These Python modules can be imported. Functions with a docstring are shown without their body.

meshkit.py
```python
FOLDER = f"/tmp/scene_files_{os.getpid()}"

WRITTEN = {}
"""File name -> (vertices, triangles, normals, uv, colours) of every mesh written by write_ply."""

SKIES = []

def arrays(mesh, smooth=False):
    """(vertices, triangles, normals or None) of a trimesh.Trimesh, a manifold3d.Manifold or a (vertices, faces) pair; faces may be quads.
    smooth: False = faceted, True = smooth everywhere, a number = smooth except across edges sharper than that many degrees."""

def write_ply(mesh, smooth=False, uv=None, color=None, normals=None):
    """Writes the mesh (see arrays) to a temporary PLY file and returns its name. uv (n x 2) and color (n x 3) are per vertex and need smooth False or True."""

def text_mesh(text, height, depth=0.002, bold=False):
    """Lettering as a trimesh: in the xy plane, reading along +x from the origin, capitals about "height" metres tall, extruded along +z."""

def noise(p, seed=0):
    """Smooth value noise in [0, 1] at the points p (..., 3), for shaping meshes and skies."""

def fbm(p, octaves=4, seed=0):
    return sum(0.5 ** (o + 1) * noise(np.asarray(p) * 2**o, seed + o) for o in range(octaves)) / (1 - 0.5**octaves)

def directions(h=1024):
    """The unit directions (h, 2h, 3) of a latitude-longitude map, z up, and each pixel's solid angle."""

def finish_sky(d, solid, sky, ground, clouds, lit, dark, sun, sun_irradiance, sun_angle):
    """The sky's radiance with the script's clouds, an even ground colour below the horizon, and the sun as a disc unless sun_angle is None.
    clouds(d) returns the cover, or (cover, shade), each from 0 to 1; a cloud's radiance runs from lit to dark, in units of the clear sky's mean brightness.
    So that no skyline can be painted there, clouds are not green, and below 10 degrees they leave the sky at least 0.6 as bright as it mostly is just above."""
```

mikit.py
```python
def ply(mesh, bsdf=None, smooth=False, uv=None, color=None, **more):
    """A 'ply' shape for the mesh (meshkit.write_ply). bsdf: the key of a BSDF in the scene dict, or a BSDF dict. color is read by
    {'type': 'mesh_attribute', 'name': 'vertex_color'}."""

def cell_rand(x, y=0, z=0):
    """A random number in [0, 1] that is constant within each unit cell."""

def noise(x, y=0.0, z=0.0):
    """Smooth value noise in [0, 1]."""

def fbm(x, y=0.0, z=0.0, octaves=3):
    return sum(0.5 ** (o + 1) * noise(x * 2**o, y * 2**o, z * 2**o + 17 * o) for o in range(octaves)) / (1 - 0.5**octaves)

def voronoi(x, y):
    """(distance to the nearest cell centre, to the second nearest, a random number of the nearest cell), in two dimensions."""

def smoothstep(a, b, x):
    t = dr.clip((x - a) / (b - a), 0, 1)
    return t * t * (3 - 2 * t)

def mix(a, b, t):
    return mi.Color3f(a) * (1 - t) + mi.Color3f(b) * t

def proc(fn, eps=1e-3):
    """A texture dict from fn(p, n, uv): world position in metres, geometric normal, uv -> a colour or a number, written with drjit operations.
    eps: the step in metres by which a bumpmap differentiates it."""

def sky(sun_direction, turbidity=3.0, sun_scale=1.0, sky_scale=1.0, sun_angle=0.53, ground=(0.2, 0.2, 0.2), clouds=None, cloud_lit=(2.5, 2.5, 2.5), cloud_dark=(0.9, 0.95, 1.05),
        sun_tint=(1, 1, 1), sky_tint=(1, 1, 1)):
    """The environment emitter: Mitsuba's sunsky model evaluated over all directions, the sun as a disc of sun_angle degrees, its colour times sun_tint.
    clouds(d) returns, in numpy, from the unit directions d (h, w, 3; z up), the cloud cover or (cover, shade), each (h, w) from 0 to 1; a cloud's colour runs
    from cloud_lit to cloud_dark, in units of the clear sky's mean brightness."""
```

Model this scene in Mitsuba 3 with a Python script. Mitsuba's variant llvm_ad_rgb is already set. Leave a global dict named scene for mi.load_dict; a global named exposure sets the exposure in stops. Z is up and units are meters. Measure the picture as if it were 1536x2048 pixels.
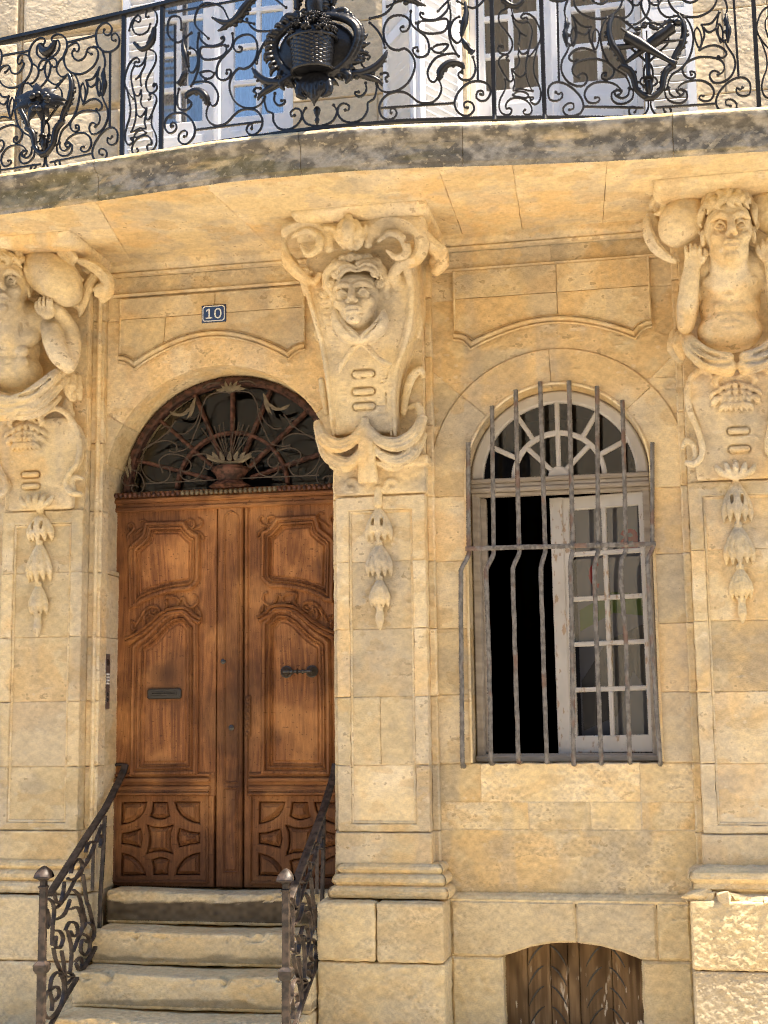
"""An old honey-coloured stone townhouse front: carved door, barred window, stone atlantes under a wrought-iron balcony."""
import math, random
import numpy as np, trimesh, mitsuba as mi, drjit as dr
import shapely, shapely.ops, shapely.affinity
from shapely.geometry import Polygon, LineString, Point, box as sbox
from scipy.interpolate import PchipInterpolator
import mikit, meshkit
from mikit import noise, fbm, voronoi, smoothstep, mix

T = mi.ScalarTransform4f
scene, labels, COUNT = {}, {}, {}

# ---------------------------------------------------------------- camera, sky, exposure
EYE = np.array([3.878, -7.6, 1.75])
FWD, UP = np.array([-.19636, .97008, .14280]), np.array([.04059, -.13747, .98967])
scene['camera'] = {'type': 'perspective', 'fov': 31.26, 'fov_axis': 'x', 'near_clip': .05, 'far_clip': 500.,
                   'to_world': T().look_at(origin=EYE.tolist(), target=(EYE + FWD).tolist(), up=UP.tolist())}
SUN = (.36, -.075, .86)
scene['sky'] = mikit.sky(SUN, turbidity=3, ground=(.3, .26, .2))
exposure = 3.35

# ---------------------------------------------------------------- naming
def key(parent, kind):
    base = f'{parent}__{kind}' if parent else kind
    n = COUNT.get(base, 0)
    COUNT[base] = n + 1
    return base if n == 0 else f'{base}_{n:03d}'

def thing(name, label, cat, group=None):
    k = key(None, name)
    labels[k] = {'label': label, 'category': cat}
    if group: labels[k]['group'] = group
    return k

def put(parent, kind, mesh, bsdf, smooth=False, uv=None, label=None, cat=None, group=None, stuff=None, **more):
    """One entry of the scene. uv: a constant (tint, kind) pair read by the materials."""
    k = key(parent, kind)
    v, f = (mesh.vertices, mesh.faces) if isinstance(mesh, trimesh.Trimesh) else mesh
    mesh = trimesh.Trimesh(np.asarray(v, float), np.asarray(f, int), process=False)
    if uv is not None:
        if smooth not in (False, True):
            mesh = trimesh.graph.smooth_shade(mesh, angle=math.radians(smooth), facet_minarea=None)
            smooth = True
        uv = np.tile(np.array([uv], float), (len(mesh.vertices), 1))
    scene[k] = mikit.ply(mesh, bsdf, smooth=smooth, uv=uv, **more)
    if label or cat or stuff:
        labels[k] = {}
        if label: labels[k]['label'] = label
        if cat: labels[k]['category'] = cat
        if group: labels[k]['group'] = group
        if stuff: labels[k]['kind'] = stuff
    return k

# ---------------------------------------------------------------- meshes
def cat(*ms):
    vs, fs, o = [], [], 0
    for m in ms:
        v, f = (m.vertices, m.faces) if isinstance(m, trimesh.Trimesh) else m
        vs.append(np.asarray(v, float)); fs.append(np.asarray(f, int) + o); o += len(v)
    return np.vstack(vs), np.vstack(fs)

def quads(q):
    q = np.asarray(q, int)
    return np.vstack([q[:, [0, 1, 2]], q[:, [0, 2, 3]]])

def outward(m):
    m = trimesh.Trimesh(m[0], m[1], process=False)
    if m.volume < 0: m.invert()
    return m.vertices, m.faces

def inset(ring, c):
    """Move each edge of a counter-clockwise ring inwards by c (mitred)."""
    p = np.asarray(ring, float)
    e = np.roll(p, -1, 0) - p
    e /= np.linalg.norm(e, axis=1, keepdims=True) + 1e-12
    n = np.stack([-e[:, 1], e[:, 0]], 1)
    m = n + np.roll(n, 1, 0)
    d = (m * n).sum(1, keepdims=True)
    return p + c * m / np.maximum(d, .35)

def prism(poly, y0, y1, bev=0., wob=0., seed=0):
    """Shapely polygon in (x, z) extruded from its front at y0 to its back at y1 > y0, with a chamfered front edge."""
    if poly.geom_type != 'Polygon': poly = max(poly.geoms, key=lambda g: g.area)
    poly = shapely.geometry.polygon.orient(poly.simplify(.0004))
    rng = np.random.default_rng(seed)
    rings = []
    for r in [poly.exterior, *poly.interiors]:
        p = np.array(r.coords)[:-1]
        if wob:
            q = []
            for a, b in zip(p, np.roll(p, -1, 0)):
                n = max(1, int(np.linalg.norm(b - a) / .035))
                q += [a + (b - a) * t for t in np.arange(n) / n]
            p = np.array(q) + rng.normal(0, wob, (len(q), 2))
        rings.append(p)
    fr = [inset(p, bev) if bev else p for p in rings]
    poly2 = Polygon(fr[0], fr[1:])
    if not poly2.is_valid:
        fr = rings; poly2 = Polygon(fr[0], fr[1:])
    tv, tf = trimesh.creation.triangulate_polygon(poly2, engine='earcut')
    tv = np.asarray(tv)
    V, F, o = [], [], 0
    V.append(np.stack([tv[:, 0], np.full(len(tv), y0), tv[:, 1]], 1)); F.append(tf); o += len(tv)
    for p, q in zip(rings, fr):
        n = len(p)
        lay = [np.stack([q[:, 0], np.full(n, y0), q[:, 1]], 1)]
        if bev: lay.append(np.stack([p[:, 0], np.full(n, y0 + bev), p[:, 1]], 1))
        lay.append(np.stack([p[:, 0], np.full(n, y1), p[:, 1]], 1))
        V += lay
        i = np.arange(n); j = (i + 1) % n
        for a in range(len(lay) - 1):
            F.append(quads(np.stack([o + a * n + i, o + (a + 1) * n + i, o + (a + 1) * n + j, o + a * n + j], 1)))
        o += n * len(lay)
    v, f = np.vstack(V), np.vstack(F)
    # face the front towards -y
    t = v[tf[0]]
    if np.cross(t[1] - t[0], t[2] - t[0])[1] > 0: f[:len(tf)] = f[:len(tf), ::-1]
    # side faces are oriented by construction for ccw rings in (x, z) seen from -y
    return v, f

def bx(x0, x1, y0, y1, z0, z1, bev=0.):
    """A box with all its edges chamfered."""
    if not bev:
        v = np.array([[x, y, z] for x in (x0, x1) for y in (y0, y1) for z in (z0, z1)], float)
        f = np.array([[0, 1, 3], [0, 3, 2], [4, 6, 7], [4, 7, 5], [0, 4, 5], [0, 5, 1], [2, 3, 7], [2, 7, 6], [0, 2, 6], [0, 6, 4], [1, 5, 7], [1, 7, 3]])
        return v, f
    b = min(bev, (x1 - x0) / 2.01, (y1 - y0) / 2.01, (z1 - z0) / 2.01)
    pts = []
    for x in (x0, x1):
        for y in (y0, y1):
            for z in (z0, z1):
                sx, sy, sz = (1 if x == x0 else -1), (1 if y == y0 else -1), (1 if z == z0 else -1)
                pts += [(x, y + sy * b, z + sz * b), (x + sx * b, y, z + sz * b), (x + sx * b, y + sy * b, z)]
    h = trimesh.convex.convex_hull(np.array(pts))
    return h.vertices, h.faces

def catmull(pts, step=.012):
    p = np.asarray(pts, float)
    if len(p) < 3: return p
    q = np.vstack([2 * p[0] - p[1], p, 2 * p[-1] - p[-2]])
    out = []
    for i in range(1, len(q) - 2):
        a, b, c, d = q[i - 1], q[i], q[i + 1], q[i + 2]
        n = max(2, int(np.linalg.norm(c - b) / step))
        t = (np.arange(n) / n)[:, None]
        out.append(.5 * ((2 * b) + (-a + c) * t + (2 * a - 5 * b + 4 * c - d) * t**2 + (-a + 3 * b - 3 * c + d) * t**3))
    return np.vstack(out + [p[-1:]])

def frames(p, up):
    t = np.gradient(p, axis=0)
    t /= np.linalg.norm(t, axis=1, keepdims=True) + 1e-12
    u = np.broadcast_to(np.asarray(up, float), p.shape)
    s = np.cross(t, u); s /= np.linalg.norm(s, axis=1, keepdims=True) + 1e-12
    w = np.cross(s, t)
    return t, s, w

def tube(p, r, n=6, up=(0, -1, 0), flat=1.):
    """A tapered tube along p; r a number or one per point; flat scales it along `up`."""
    p = np.asarray(p, float); r = np.broadcast_to(np.asarray(r, float), (len(p),))
    _, s, w = frames(p, up)
    a = np.arange(n) * 2 * np.pi / n + np.pi / n
    v = p[:, None] + r[:, None, None] * (np.cos(a)[None, :, None] * s[:, None] + flat * np.sin(a)[None, :, None] * w[:, None])
    m = len(p); i, j = np.meshgrid(np.arange(m - 1), np.arange(n), indexing='ij')
    f = quads(np.stack([i * n + j, i * n + (j + 1) % n, (i + 1) * n + (j + 1) % n, (i + 1) * n + j], -1).reshape(-1, 4))
    caps = [[0, k + 1, k] for k in range(1, n - 1)] + [[(m - 1) * n, (m - 1) * n + k, (m - 1) * n + k + 1] for k in range(1, n - 1)]
    return outward((v.reshape(-1, 3), np.vstack([f, caps])))

def bar(p, wid, dep, up=(0, -1, 0), closed=False):
    """A flat iron bar: `wid` across the curve in its plane, `dep` along `up`; wid may vary."""
    p = np.asarray(p, float); wid = np.broadcast_to(np.asarray(wid, float), (len(p),))
    _, s, w = frames(p, up)
    c = np.array([(-.5, -.34), (-.34, -.5), (.34, -.5), (.5, -.34), (.5, .34), (.34, .5), (-.34, .5), (-.5, .34)])
    v = p[:, None] + c[None, :, :1] * wid[:, None, None] * s[:, None] + c[None, :, 1:] * dep * w[:, None]
    n, m = 8, len(p); i, j = np.meshgrid(np.arange(m - 1), np.arange(n), indexing='ij')
    f = quads(np.stack([i * n + j, i * n + (j + 1) % n, (i + 1) * n + (j + 1) % n, (i + 1) * n + j], -1).reshape(-1, 4))
    caps = [[0, k + 1, k] for k in range(1, n - 1)] + [[(m - 1) * n, (m - 1) * n + k, (m - 1) * n + k + 1] for k in range(1, n - 1)]
    return outward((v.reshape(-1, 3), np.vstack([f, caps])))

def sweep(path, prof, y=0., closed=False):
    """A mitred moulding: path in (x, z) on the plane y; prof = [(offset to the left of the path, height towards -y)]."""
    p = np.asarray(path, float)
    if closed: d0 = p - np.roll(p, 1, 0); d1 = np.roll(p, -1, 0) - p
    else:
        d1 = np.vstack([p[1:] - p[:-1], p[-1:] - p[-2:-1]]); d0 = np.vstack([p[1:2] - p[:1], p[1:] - p[:-1]])
    d0 = d0 / (np.linalg.norm(d0, axis=1, keepdims=True) + 1e-12); d1 = d1 / (np.linalg.norm(d1, axis=1, keepdims=True) + 1e-12)
    n0, n1 = np.stack([-d0[:, 1], d0[:, 0]], 1), np.stack([-d1[:, 1], d1[:, 0]], 1)
    m = n0 + n1; m = m / np.maximum((m * n1).sum(1, keepdims=True), .4)
    prof = np.asarray(prof, float); k = len(prof); n = len(p)
    v = np.zeros((n, k, 3))
    v[:, :, 0] = p[:, None, 0] + m[:, None, 0] * prof[None, :, 0]
    v[:, :, 2] = p[:, None, 1] + m[:, None, 1] * prof[None, :, 0]
    v[:, :, 1] = y - prof[None, :, 1]
    a = np.arange(n if closed else n - 1); i, j = np.meshgrid(a, np.arange(k), indexing='ij'); i2 = (i + 1) % n
    f = quads(np.stack([i * k + j, i * k + (j + 1) % k, i2 * k + (j + 1) % k, i2 * k + j], -1).reshape(-1, 4))
    if not closed:
        f = np.vstack([f, [[0, b + 1, b] for b in range(1, k - 1)], [[(n - 1) * k, (n - 1) * k + b, (n - 1) * k + b + 1] for b in range(1, k - 1)]])
    return outward((v.reshape(-1, 3), f))

def ball(c, r, sub=1):
    m = trimesh.creation.icosphere(subdivisions=sub)
    return m.vertices * np.asarray(r, float) + np.asarray(c, float), m.faces

def lathe(prof, c, n=12, square=False):
    """prof = [(radius, z)] about a vertical axis at c = (x, y); square gives a four-sided turning."""
    prof = np.asarray(prof, float); k = len(prof)
    a = np.arange(4) * np.pi / 2 + np.pi / 4 if square else np.arange(n) * 2 * np.pi / n
    s = math.sqrt(2) if square else 1.; n = len(a)
    v = np.stack([c[0] + s * prof[:, None, 0] * np.cos(a), c[1] + s * prof[:, None, 0] * np.sin(a), np.broadcast_to(prof[:, None, 1], (k, n))], -1).reshape(-1, 3)
    i, j = np.meshgrid(np.arange(k - 1), np.arange(n), indexing='ij')
    f = quads(np.stack([i * n + j, i * n + (j + 1) % n, (i + 1) * n + (j + 1) % n, (i + 1) * n + j], -1).reshape(-1, 4))
    f = np.vstack([f, [[0, b + 1, b] for b in range(1, n - 1)], [[(k - 1) * n, (k - 1) * n + b, (k - 1) * n + b + 1] for b in range(1, n - 1)]])
    return outward((v, f))

def turn(m, deg, c):
    """Rotate about the vertical axis through c = (x, y)."""
    v = np.array(m[0], float); a = math.radians(deg); x, y = v[:, 0] - c[0], v[:, 1] - c[1]
    v[:, 0], v[:, 1] = c[0] + x * math.cos(a) - y * math.sin(a), c[1] + x * math.sin(a) + y * math.cos(a)
    return v, m[1]

def mirror(m, xc):
    v = np.array(m[0], float); v[:, 0] = 2 * xc - v[:, 0]
    return v, np.asarray(m[1])[:, ::-1]

def arc(cx, cz, r, a0, a1, n=24, rz=None):
    a = np.radians(np.linspace(a0, a1, n))
    return np.stack([cx + r * np.cos(a), cz + (rz or r) * np.sin(a)], 1)

def cut(poly, lines):
    """Split a polygon by lines; returns the pieces."""
    u = shapely.unary_union([poly.boundary, *[LineString(l).intersection(poly.buffer(.003)) for l in lines]])
    return [g for g in shapely.ops.polygonize(u) if poly.buffer(1e-5).contains(g.representative_point()) and g.area > 4e-4]

RNG = random.Random(7)
def stones(parent, poly, lines, y0, y1, gap=.002, bev=.003, kind=0., jit=.0018, name='stone', wob=.0013):
    """Cut a stretch of wall into its stones, each an entry of its own with open joints between."""
    for g in cut(poly, lines):
        q = g.buffer(-gap / 2, join_style=2)
        if q.is_empty or q.area < 3e-4: continue
        put(parent, name, prism(q, y0 + RNG.uniform(-jit, jit), y1, bev, wob, RNG.randrange(10**6)), 'stone', uv=(RNG.random(), kind(g) if callable(kind) else kind))

class Clay:
    """A solid modelled on a grid of distances: smooth unions and cuts of simple forms, meshed by surface nets."""
    def __init__(s, lo, hi, h):
        s.lo, s.h = np.array(lo, float), h
        s.n = np.ceil((np.array(hi, float) - s.lo) / h).astype(int) + 1
        s.D = np.full(s.n, .5, np.float32)
    def part(s, lo, hi):
        a = np.clip(np.floor((np.asarray(lo) - s.lo) / s.h).astype(int), 0, s.n)
        b = np.clip(np.ceil((np.asarray(hi) - s.lo) / s.h).astype(int) + 1, 0, s.n)
        if (b <= a).any(): return None, None
        g = [(s.lo[k] + s.h * np.arange(a[k], b[k])).astype(np.float32) for k in range(3)]
        return tuple(slice(a[k], b[k]) for k in range(3)), np.stack(np.meshgrid(*g, indexing='ij'), -1)
    def mixin(s, sl, d, k, cut):
        D = s.D[sl]
        if cut:
            d = -d
            h = np.clip(.5 + .5 * (d - D) / max(k, 1e-5), 0, 1)
            s.D[sl] = D * (1 - h) + d * h + k * h * (1 - h)
        else:
            h = np.clip(.5 + .5 * (D - d) / max(k, 1e-5), 0, 1)
            s.D[sl] = D * (1 - h) + d * h - k * h * (1 - h)
    def ell(s, c, r, k=.01, cut=False, rot=None):
        c, r = np.asarray(c, np.float32), np.asarray(r, np.float32) * np.ones(3, np.float32)
        m = float(r.max()) + k + 3 * s.h
        sl, P = s.part(c - m, c + m)
        if sl is None: return
        q = P - c
        if rot is not None: q = q @ np.asarray(rot, np.float32)
        k0 = np.linalg.norm(q / r, axis=-1); k1 = np.linalg.norm(q / r**2, axis=-1)
        s.mixin(sl, np.where(k1 > 1e-9, k0 * (k0 - 1) / np.maximum(k1, 1e-9), -r.min()), k, cut)
    def cone(s, a, b, ra, rb, k=.01, cut=False, flat=None):
        """A tapered capsule; flat = (axis index, factor) squashes it along that axis."""
        a, b = np.asarray(a, np.float32), np.asarray(b, np.float32)
        m = max(ra, rb) * (1.8 if flat else 1) + k + 3 * s.h
        sl, P = s.part(np.minimum(a, b) - m, np.maximum(a, b) + m)
        if sl is None: return
        A, B = a.copy(), b.copy()
        if flat:
            P = P.copy(); P[..., flat[0]] /= flat[1]; A[flat[0]] /= flat[1]; B[flat[0]] /= flat[1]
        e = B - A; t = np.clip(((P - A) @ e) / max(float(e @ e), 1e-9), 0, 1)
        s.mixin(sl, np.linalg.norm(P - A - t[..., None] * e, axis=-1) - (ra + (rb - ra) * t), k, cut)
    def rope(s, pts, r, k=.006, cut=False, step=.02, flat=None, smooth=True):
        """pts (n, 3); r a number or a list (at the control points)."""
        pts = np.asarray(pts, float)
        r = np.broadcast_to(np.asarray(r, float), (len(pts),)) if np.ndim(r) == 0 else np.interp(np.linspace(0, 1, len(pts)), np.linspace(0, 1, len(r)), r)
        q = np.hstack([pts, r[:, None]])
        if smooth and len(q) > 2: q = catmull(q, step)
        for u, v in zip(q[:-1], q[1:]): s.cone(u[:3], v[:3], max(u[3], .001), max(v[3], .001), k, cut, flat)
    def box(s, lo, hi, rad=.005, k=.005, cut=False):
        lo, hi = np.asarray(lo, np.float32), np.asarray(hi, np.float32)
        m = k + rad + 3 * s.h
        sl, P = s.part(lo - m, hi + m)
        if sl is None: return
        q = np.abs(P - (lo + hi) / 2) - (hi - lo) / 2 + rad
        s.mixin(sl, np.linalg.norm(np.maximum(q, 0), axis=-1) + np.minimum(q.max(-1), 0) - rad, k, cut)
    def rough(s, amp, freq, seed=0):
        """Weathering: a little noise added to the distances."""
        idx = np.argwhere(np.abs(s.D) < 3 * s.h + amp)
        p = s.lo + idx * s.h
        d = meshkit.fbm(p * freq + seed)
        s.D[tuple(idx.T)] += (amp * (d - d.mean())).astype(np.float32)
    def mesh(s, ymax=None):
        D = s.D
        if ymax is not None:
            y = (s.lo[1] + s.h * np.arange(s.n[1]))[None, :, None] - ymax
            D = np.maximum(D, y.astype(np.float32))
        D = D.copy()
        for ax in range(3):
            sl = [slice(None)] * 3
            for e in (0, -1): sl[ax] = e; D[tuple(sl)] = np.maximum(D[tuple(sl)], .4 * s.h)
        I = D < 0
        n = np.array(D.shape)
        c = np.zeros(n - 1, int)
        for dx in (0, 1):
            for dy in (0, 1):
                for dz in (0, 1): c += I[dx:n[0] - 1 + dx, dy:n[1] - 1 + dy, dz:n[2] - 1 + dz]
        act = np.argwhere((c > 0) & (c < 8))
        idx = np.full(n - 1, -1, int); idx[tuple(act.T)] = np.arange(len(act))
        acc, cnt = np.zeros((len(act), 3)), np.zeros(len(act))
        for ax in range(3):
            o1, o2 = [b for b in range(3) if b != ax]
            for u in (0, 1):
                for w in (0, 1):
                    a = act.copy(); a[:, o1] += u; a[:, o2] += w
                    b = a.copy(); b[:, ax] += 1
                    da, db = D[tuple(a.T)], D[tuple(b.T)]
                    m = (da < 0) != (db < 0)
                    t = np.where(m, da / np.where(m, da - db, 1), 0)
                    pt = a.astype(float); pt[:, ax] += t
                    acc += pt * m[:, None]; cnt += m
        v = s.lo + s.h * acc / cnt[:, None]
        F = []
        for ax in range(3):
            o1, o2 = [(1, 2), (2, 0), (0, 1)][ax]
            sa = [slice(None)] * 3; sb = [slice(None)] * 3
            sa[ax] = slice(0, -1); sb[ax] = slice(1, None)
            A, B = I[tuple(sa)], I[tuple(sb)]
            e = np.argwhere(A != B)
            e = e[(e[:, o1] > 0) & (e[:, o2] > 0) & (e[:, o1] < n[o1] - 1) & (e[:, o2] < n[o2] - 1)]
            def at(u, w):
                q = e.copy(); q[:, o1] -= u; q[:, o2] -= w
                return idx[tuple(q.T)]
            q = np.stack([at(1, 1), at(0, 1), at(0, 0), at(1, 0)], 1)
            inside = A[tuple(e.T)]
            q = np.where(inside[:, None], q, q[:, ::-1])
            F.append(quads(q))
        return v, np.vstack(F)

# ---------------------------------------------------------------- materials
def C(*v): return mi.Color3f(*v)

def stone_colour(p, n, uv):
    """Weathered ochre limestone. uv = (tint of the stone, kind): 0 ashlar, .2 rough plinth, .4 lichened balcony edge, .6 carving, .8 upper wall."""
    u, k = uv.x, uv.y
    h = u * 7.3
    a = fbm(p.x * 1.1 + 3, p.y * 1.1, p.z * 1.1, 3)
    b = fbm(p.x * 5.0 + h, p.y * 5.0, p.z * 5.0 + 9, 5)
    c = fbm(p.x * 34, p.y * 34, p.z * 34, 3)
    g = noise(p.x * 190, p.y * 190, p.z * 190)
    o = fbm(p.x * 2.6 + 11 + h, p.y * 2.6, p.z * 2.2, 5)
    s = fbm(p.x * 7, p.y * 7, p.z * .9, 4)
    col = mix(C(.68, .55, .32), C(.74, .60, .36), smoothstep(.3, .7, a))
    col = mix(col, C(.77, .665, .47), smoothstep(.45, .70, b) * .6)                        # pale worn skin
    col = mix(col, C(.71, .46, .18), smoothstep(.53, .63, o) * .45)                       # iron-rich orange
    col = mix(col, C(.50, .44, .345), smoothstep(.50, .66, s) * .42)                      # grey run-off
    gm = fbm(p.x * 3.4 + 31, p.y * 3.4, p.z * 3.0 + 5, 5)
    cv = smoothstep(.55, .6, k) * (1 - smoothstep(.65, .7, k))
    col = mix(col, C(.37, .335, .275), smoothstep(.55 - .05 * cv, .70, gm) * (.44 + .22 * cv))
    # flaked scars with a crisp edge, small holes, mortar-coloured crumbs
    fl = smoothstep(.60, .625, fbm(p.x * 6.5 + 3, p.y * 6.5, p.z * 8.0 + h, 5))
    col = mix(col, C(.60, .45, .24), fl * .55 * (1 - cv))
    pit = smoothstep(.66, .74, c) * smoothstep(.42, .6, b)
    col = mix(col, C(.25, .18, .10), pit * .55)
    col = mix(col, C(.80, .72, .56), smoothstep(.71, .78, fbm(p.x * 22 + 7, p.y * 22, p.z * 30, 3)) * .3)
    col = mix(col, C(.74, .625, .38), smoothstep(.15, .25, k) * (1 - smoothstep(.28, .35, k)) * .5)
    up = smoothstep(.75, .8, k)
    col = mix(col, mix(C(.66, .56, .40), C(.72, .63, .48), b), up * .8)
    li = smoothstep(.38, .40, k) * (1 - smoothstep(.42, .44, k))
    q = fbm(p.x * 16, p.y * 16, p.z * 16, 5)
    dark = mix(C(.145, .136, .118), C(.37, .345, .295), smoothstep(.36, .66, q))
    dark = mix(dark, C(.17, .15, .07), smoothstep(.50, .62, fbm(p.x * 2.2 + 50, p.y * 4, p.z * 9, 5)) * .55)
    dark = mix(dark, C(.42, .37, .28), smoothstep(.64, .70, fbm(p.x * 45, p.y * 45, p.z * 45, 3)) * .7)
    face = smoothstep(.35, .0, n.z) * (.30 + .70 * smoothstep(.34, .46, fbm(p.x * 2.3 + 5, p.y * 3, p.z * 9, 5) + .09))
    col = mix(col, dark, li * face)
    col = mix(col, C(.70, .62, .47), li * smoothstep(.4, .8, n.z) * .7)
    rk = smoothstep(.08, .2, k) * (1 - smoothstep(.5, .55, k))
    grain = fbm(p.x * 60 + 5, p.y * 60, p.z * 60, 3)
    # stones from different beds: some greyer, some warmer
    f = u * 5.37; f = f - dr.floor(f)
    col = mix(col, mix(C(.58, .52, .41), C(.76, .56, .28), f), smoothstep(.35, .5, dr.abs(f - .5)) * .38 * (1 - cv) * (1 - li))
    return col * (.82 + .28 * mix(C(u, u, u), C(.5, .5, .5), li)) * (.88 + .24 * g) * (.80 + .40 * c) * (1 + (.28 + .45 * rk * smoothstep(.40, .62, b)) * (grain - .5))

def stone_height(p, n, uv):
    k = uv.y
    r = smoothstep(.15, .2, k) * (1 - smoothstep(.5, .55, k))
    cv = smoothstep(.55, .6, k) * (1 - smoothstep(.65, .7, k))
    f1 = fbm(p.x * 34, p.y * 34, p.z * 34, 4)
    f2 = fbm(p.x * 11, p.y * 11, p.z * 11, 3)
    pit = smoothstep(.62, .74, fbm(p.x * 55 + 4, p.y * 55, p.z * 55, 2)) * smoothstep(.42, .6, f2)
    fl = smoothstep(.60, .625, fbm(p.x * 6.5 + 3, p.y * 6.5, p.z * 8.0 + uv.x * 7.3, 5))
    return f1 * (.0055 + .010 * r * smoothstep(.42, .6, fbm(p.x * 3 + 2, p.y * 3, p.z * 3, 3)) - .0020 * cv) + f2 * (.005 + .008 * r - .003 * cv) - pit * .004 - fl * .002 * (1 - cv)

def bump(inner, fn, scale=1., eps=2e-3):
    return {'type': 'bumpmap', 'arbitrary': mikit.proc(fn, eps=eps), 'scale': scale, 'bsdf': inner}

scene['stone'] = bump({'type': 'diffuse', 'reflectance': mikit.proc(stone_colour)}, stone_height, eps=4e-3)

def wood_colour(p, n, uv):
    """uv = (tint, grain): grain 0 runs up, 1 runs across."""
    h = smoothstep(.45, .55, uv.y)
    al = p.z * (1 - h) + p.x * h
    ac = p.x * (1 - h) + p.z * h
    q = uv.x * 37
    w = fbm(ac * 6 + q, p.y * 8, al * .8 + q, 3)
    ring = fbm(ac * 95 + w * 16 + q, p.y * 90, al * 3.0, 4)
    fine = noise(ac * 420, p.y * 400, al * 22)
    blot = fbm(p.x * 5.5, p.y * 3, p.z * 4.1 + 7, 5)
    col = mix(C(.150, .060, .024), C(.320, .138, .050), smoothstep(.2, .8, ring))
    col = mix(col, C(.50, .24, .085), smoothstep(.45, .70, blot) * .6)
    col = mix(col, C(.085, .038, .020), smoothstep(.50, .66, fbm(p.x * 4 + 13, p.y * 3, p.z * 3.1, 5)) * .5)
    # grime and wear: the foot of the door and the meeting stile, where rain and hands reach
    foot = smoothstep(1.25, .74, p.z + .35 * (fbm(p.x * 7, p.y, p.z * 7, 4) - .5))
    hand = dr.exp(-dr.square((p.x - 1.40) / .10)) * smoothstep(2.6, 1.7, p.z) * smoothstep(.35, .6, blot + .1)
    scorch = dr.exp(-(dr.square((p.x - .955) / .075) + dr.square((p.z - 1.975) / .09))) * smoothstep(.3, .6, blot + .12)
    col = mix(col, C(.052, .024, .015), dr.maximum(dr.maximum(foot * .62, hand * .7), scorch * .8))
    speck = smoothstep(.86, .90, noise(p.x * 70, p.y * 70, p.z * 70))
    return mix(col, C(.03, .015, .01), speck * .5) * (.55 + .75 * uv.x) * (.78 + .44 * fine)

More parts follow.
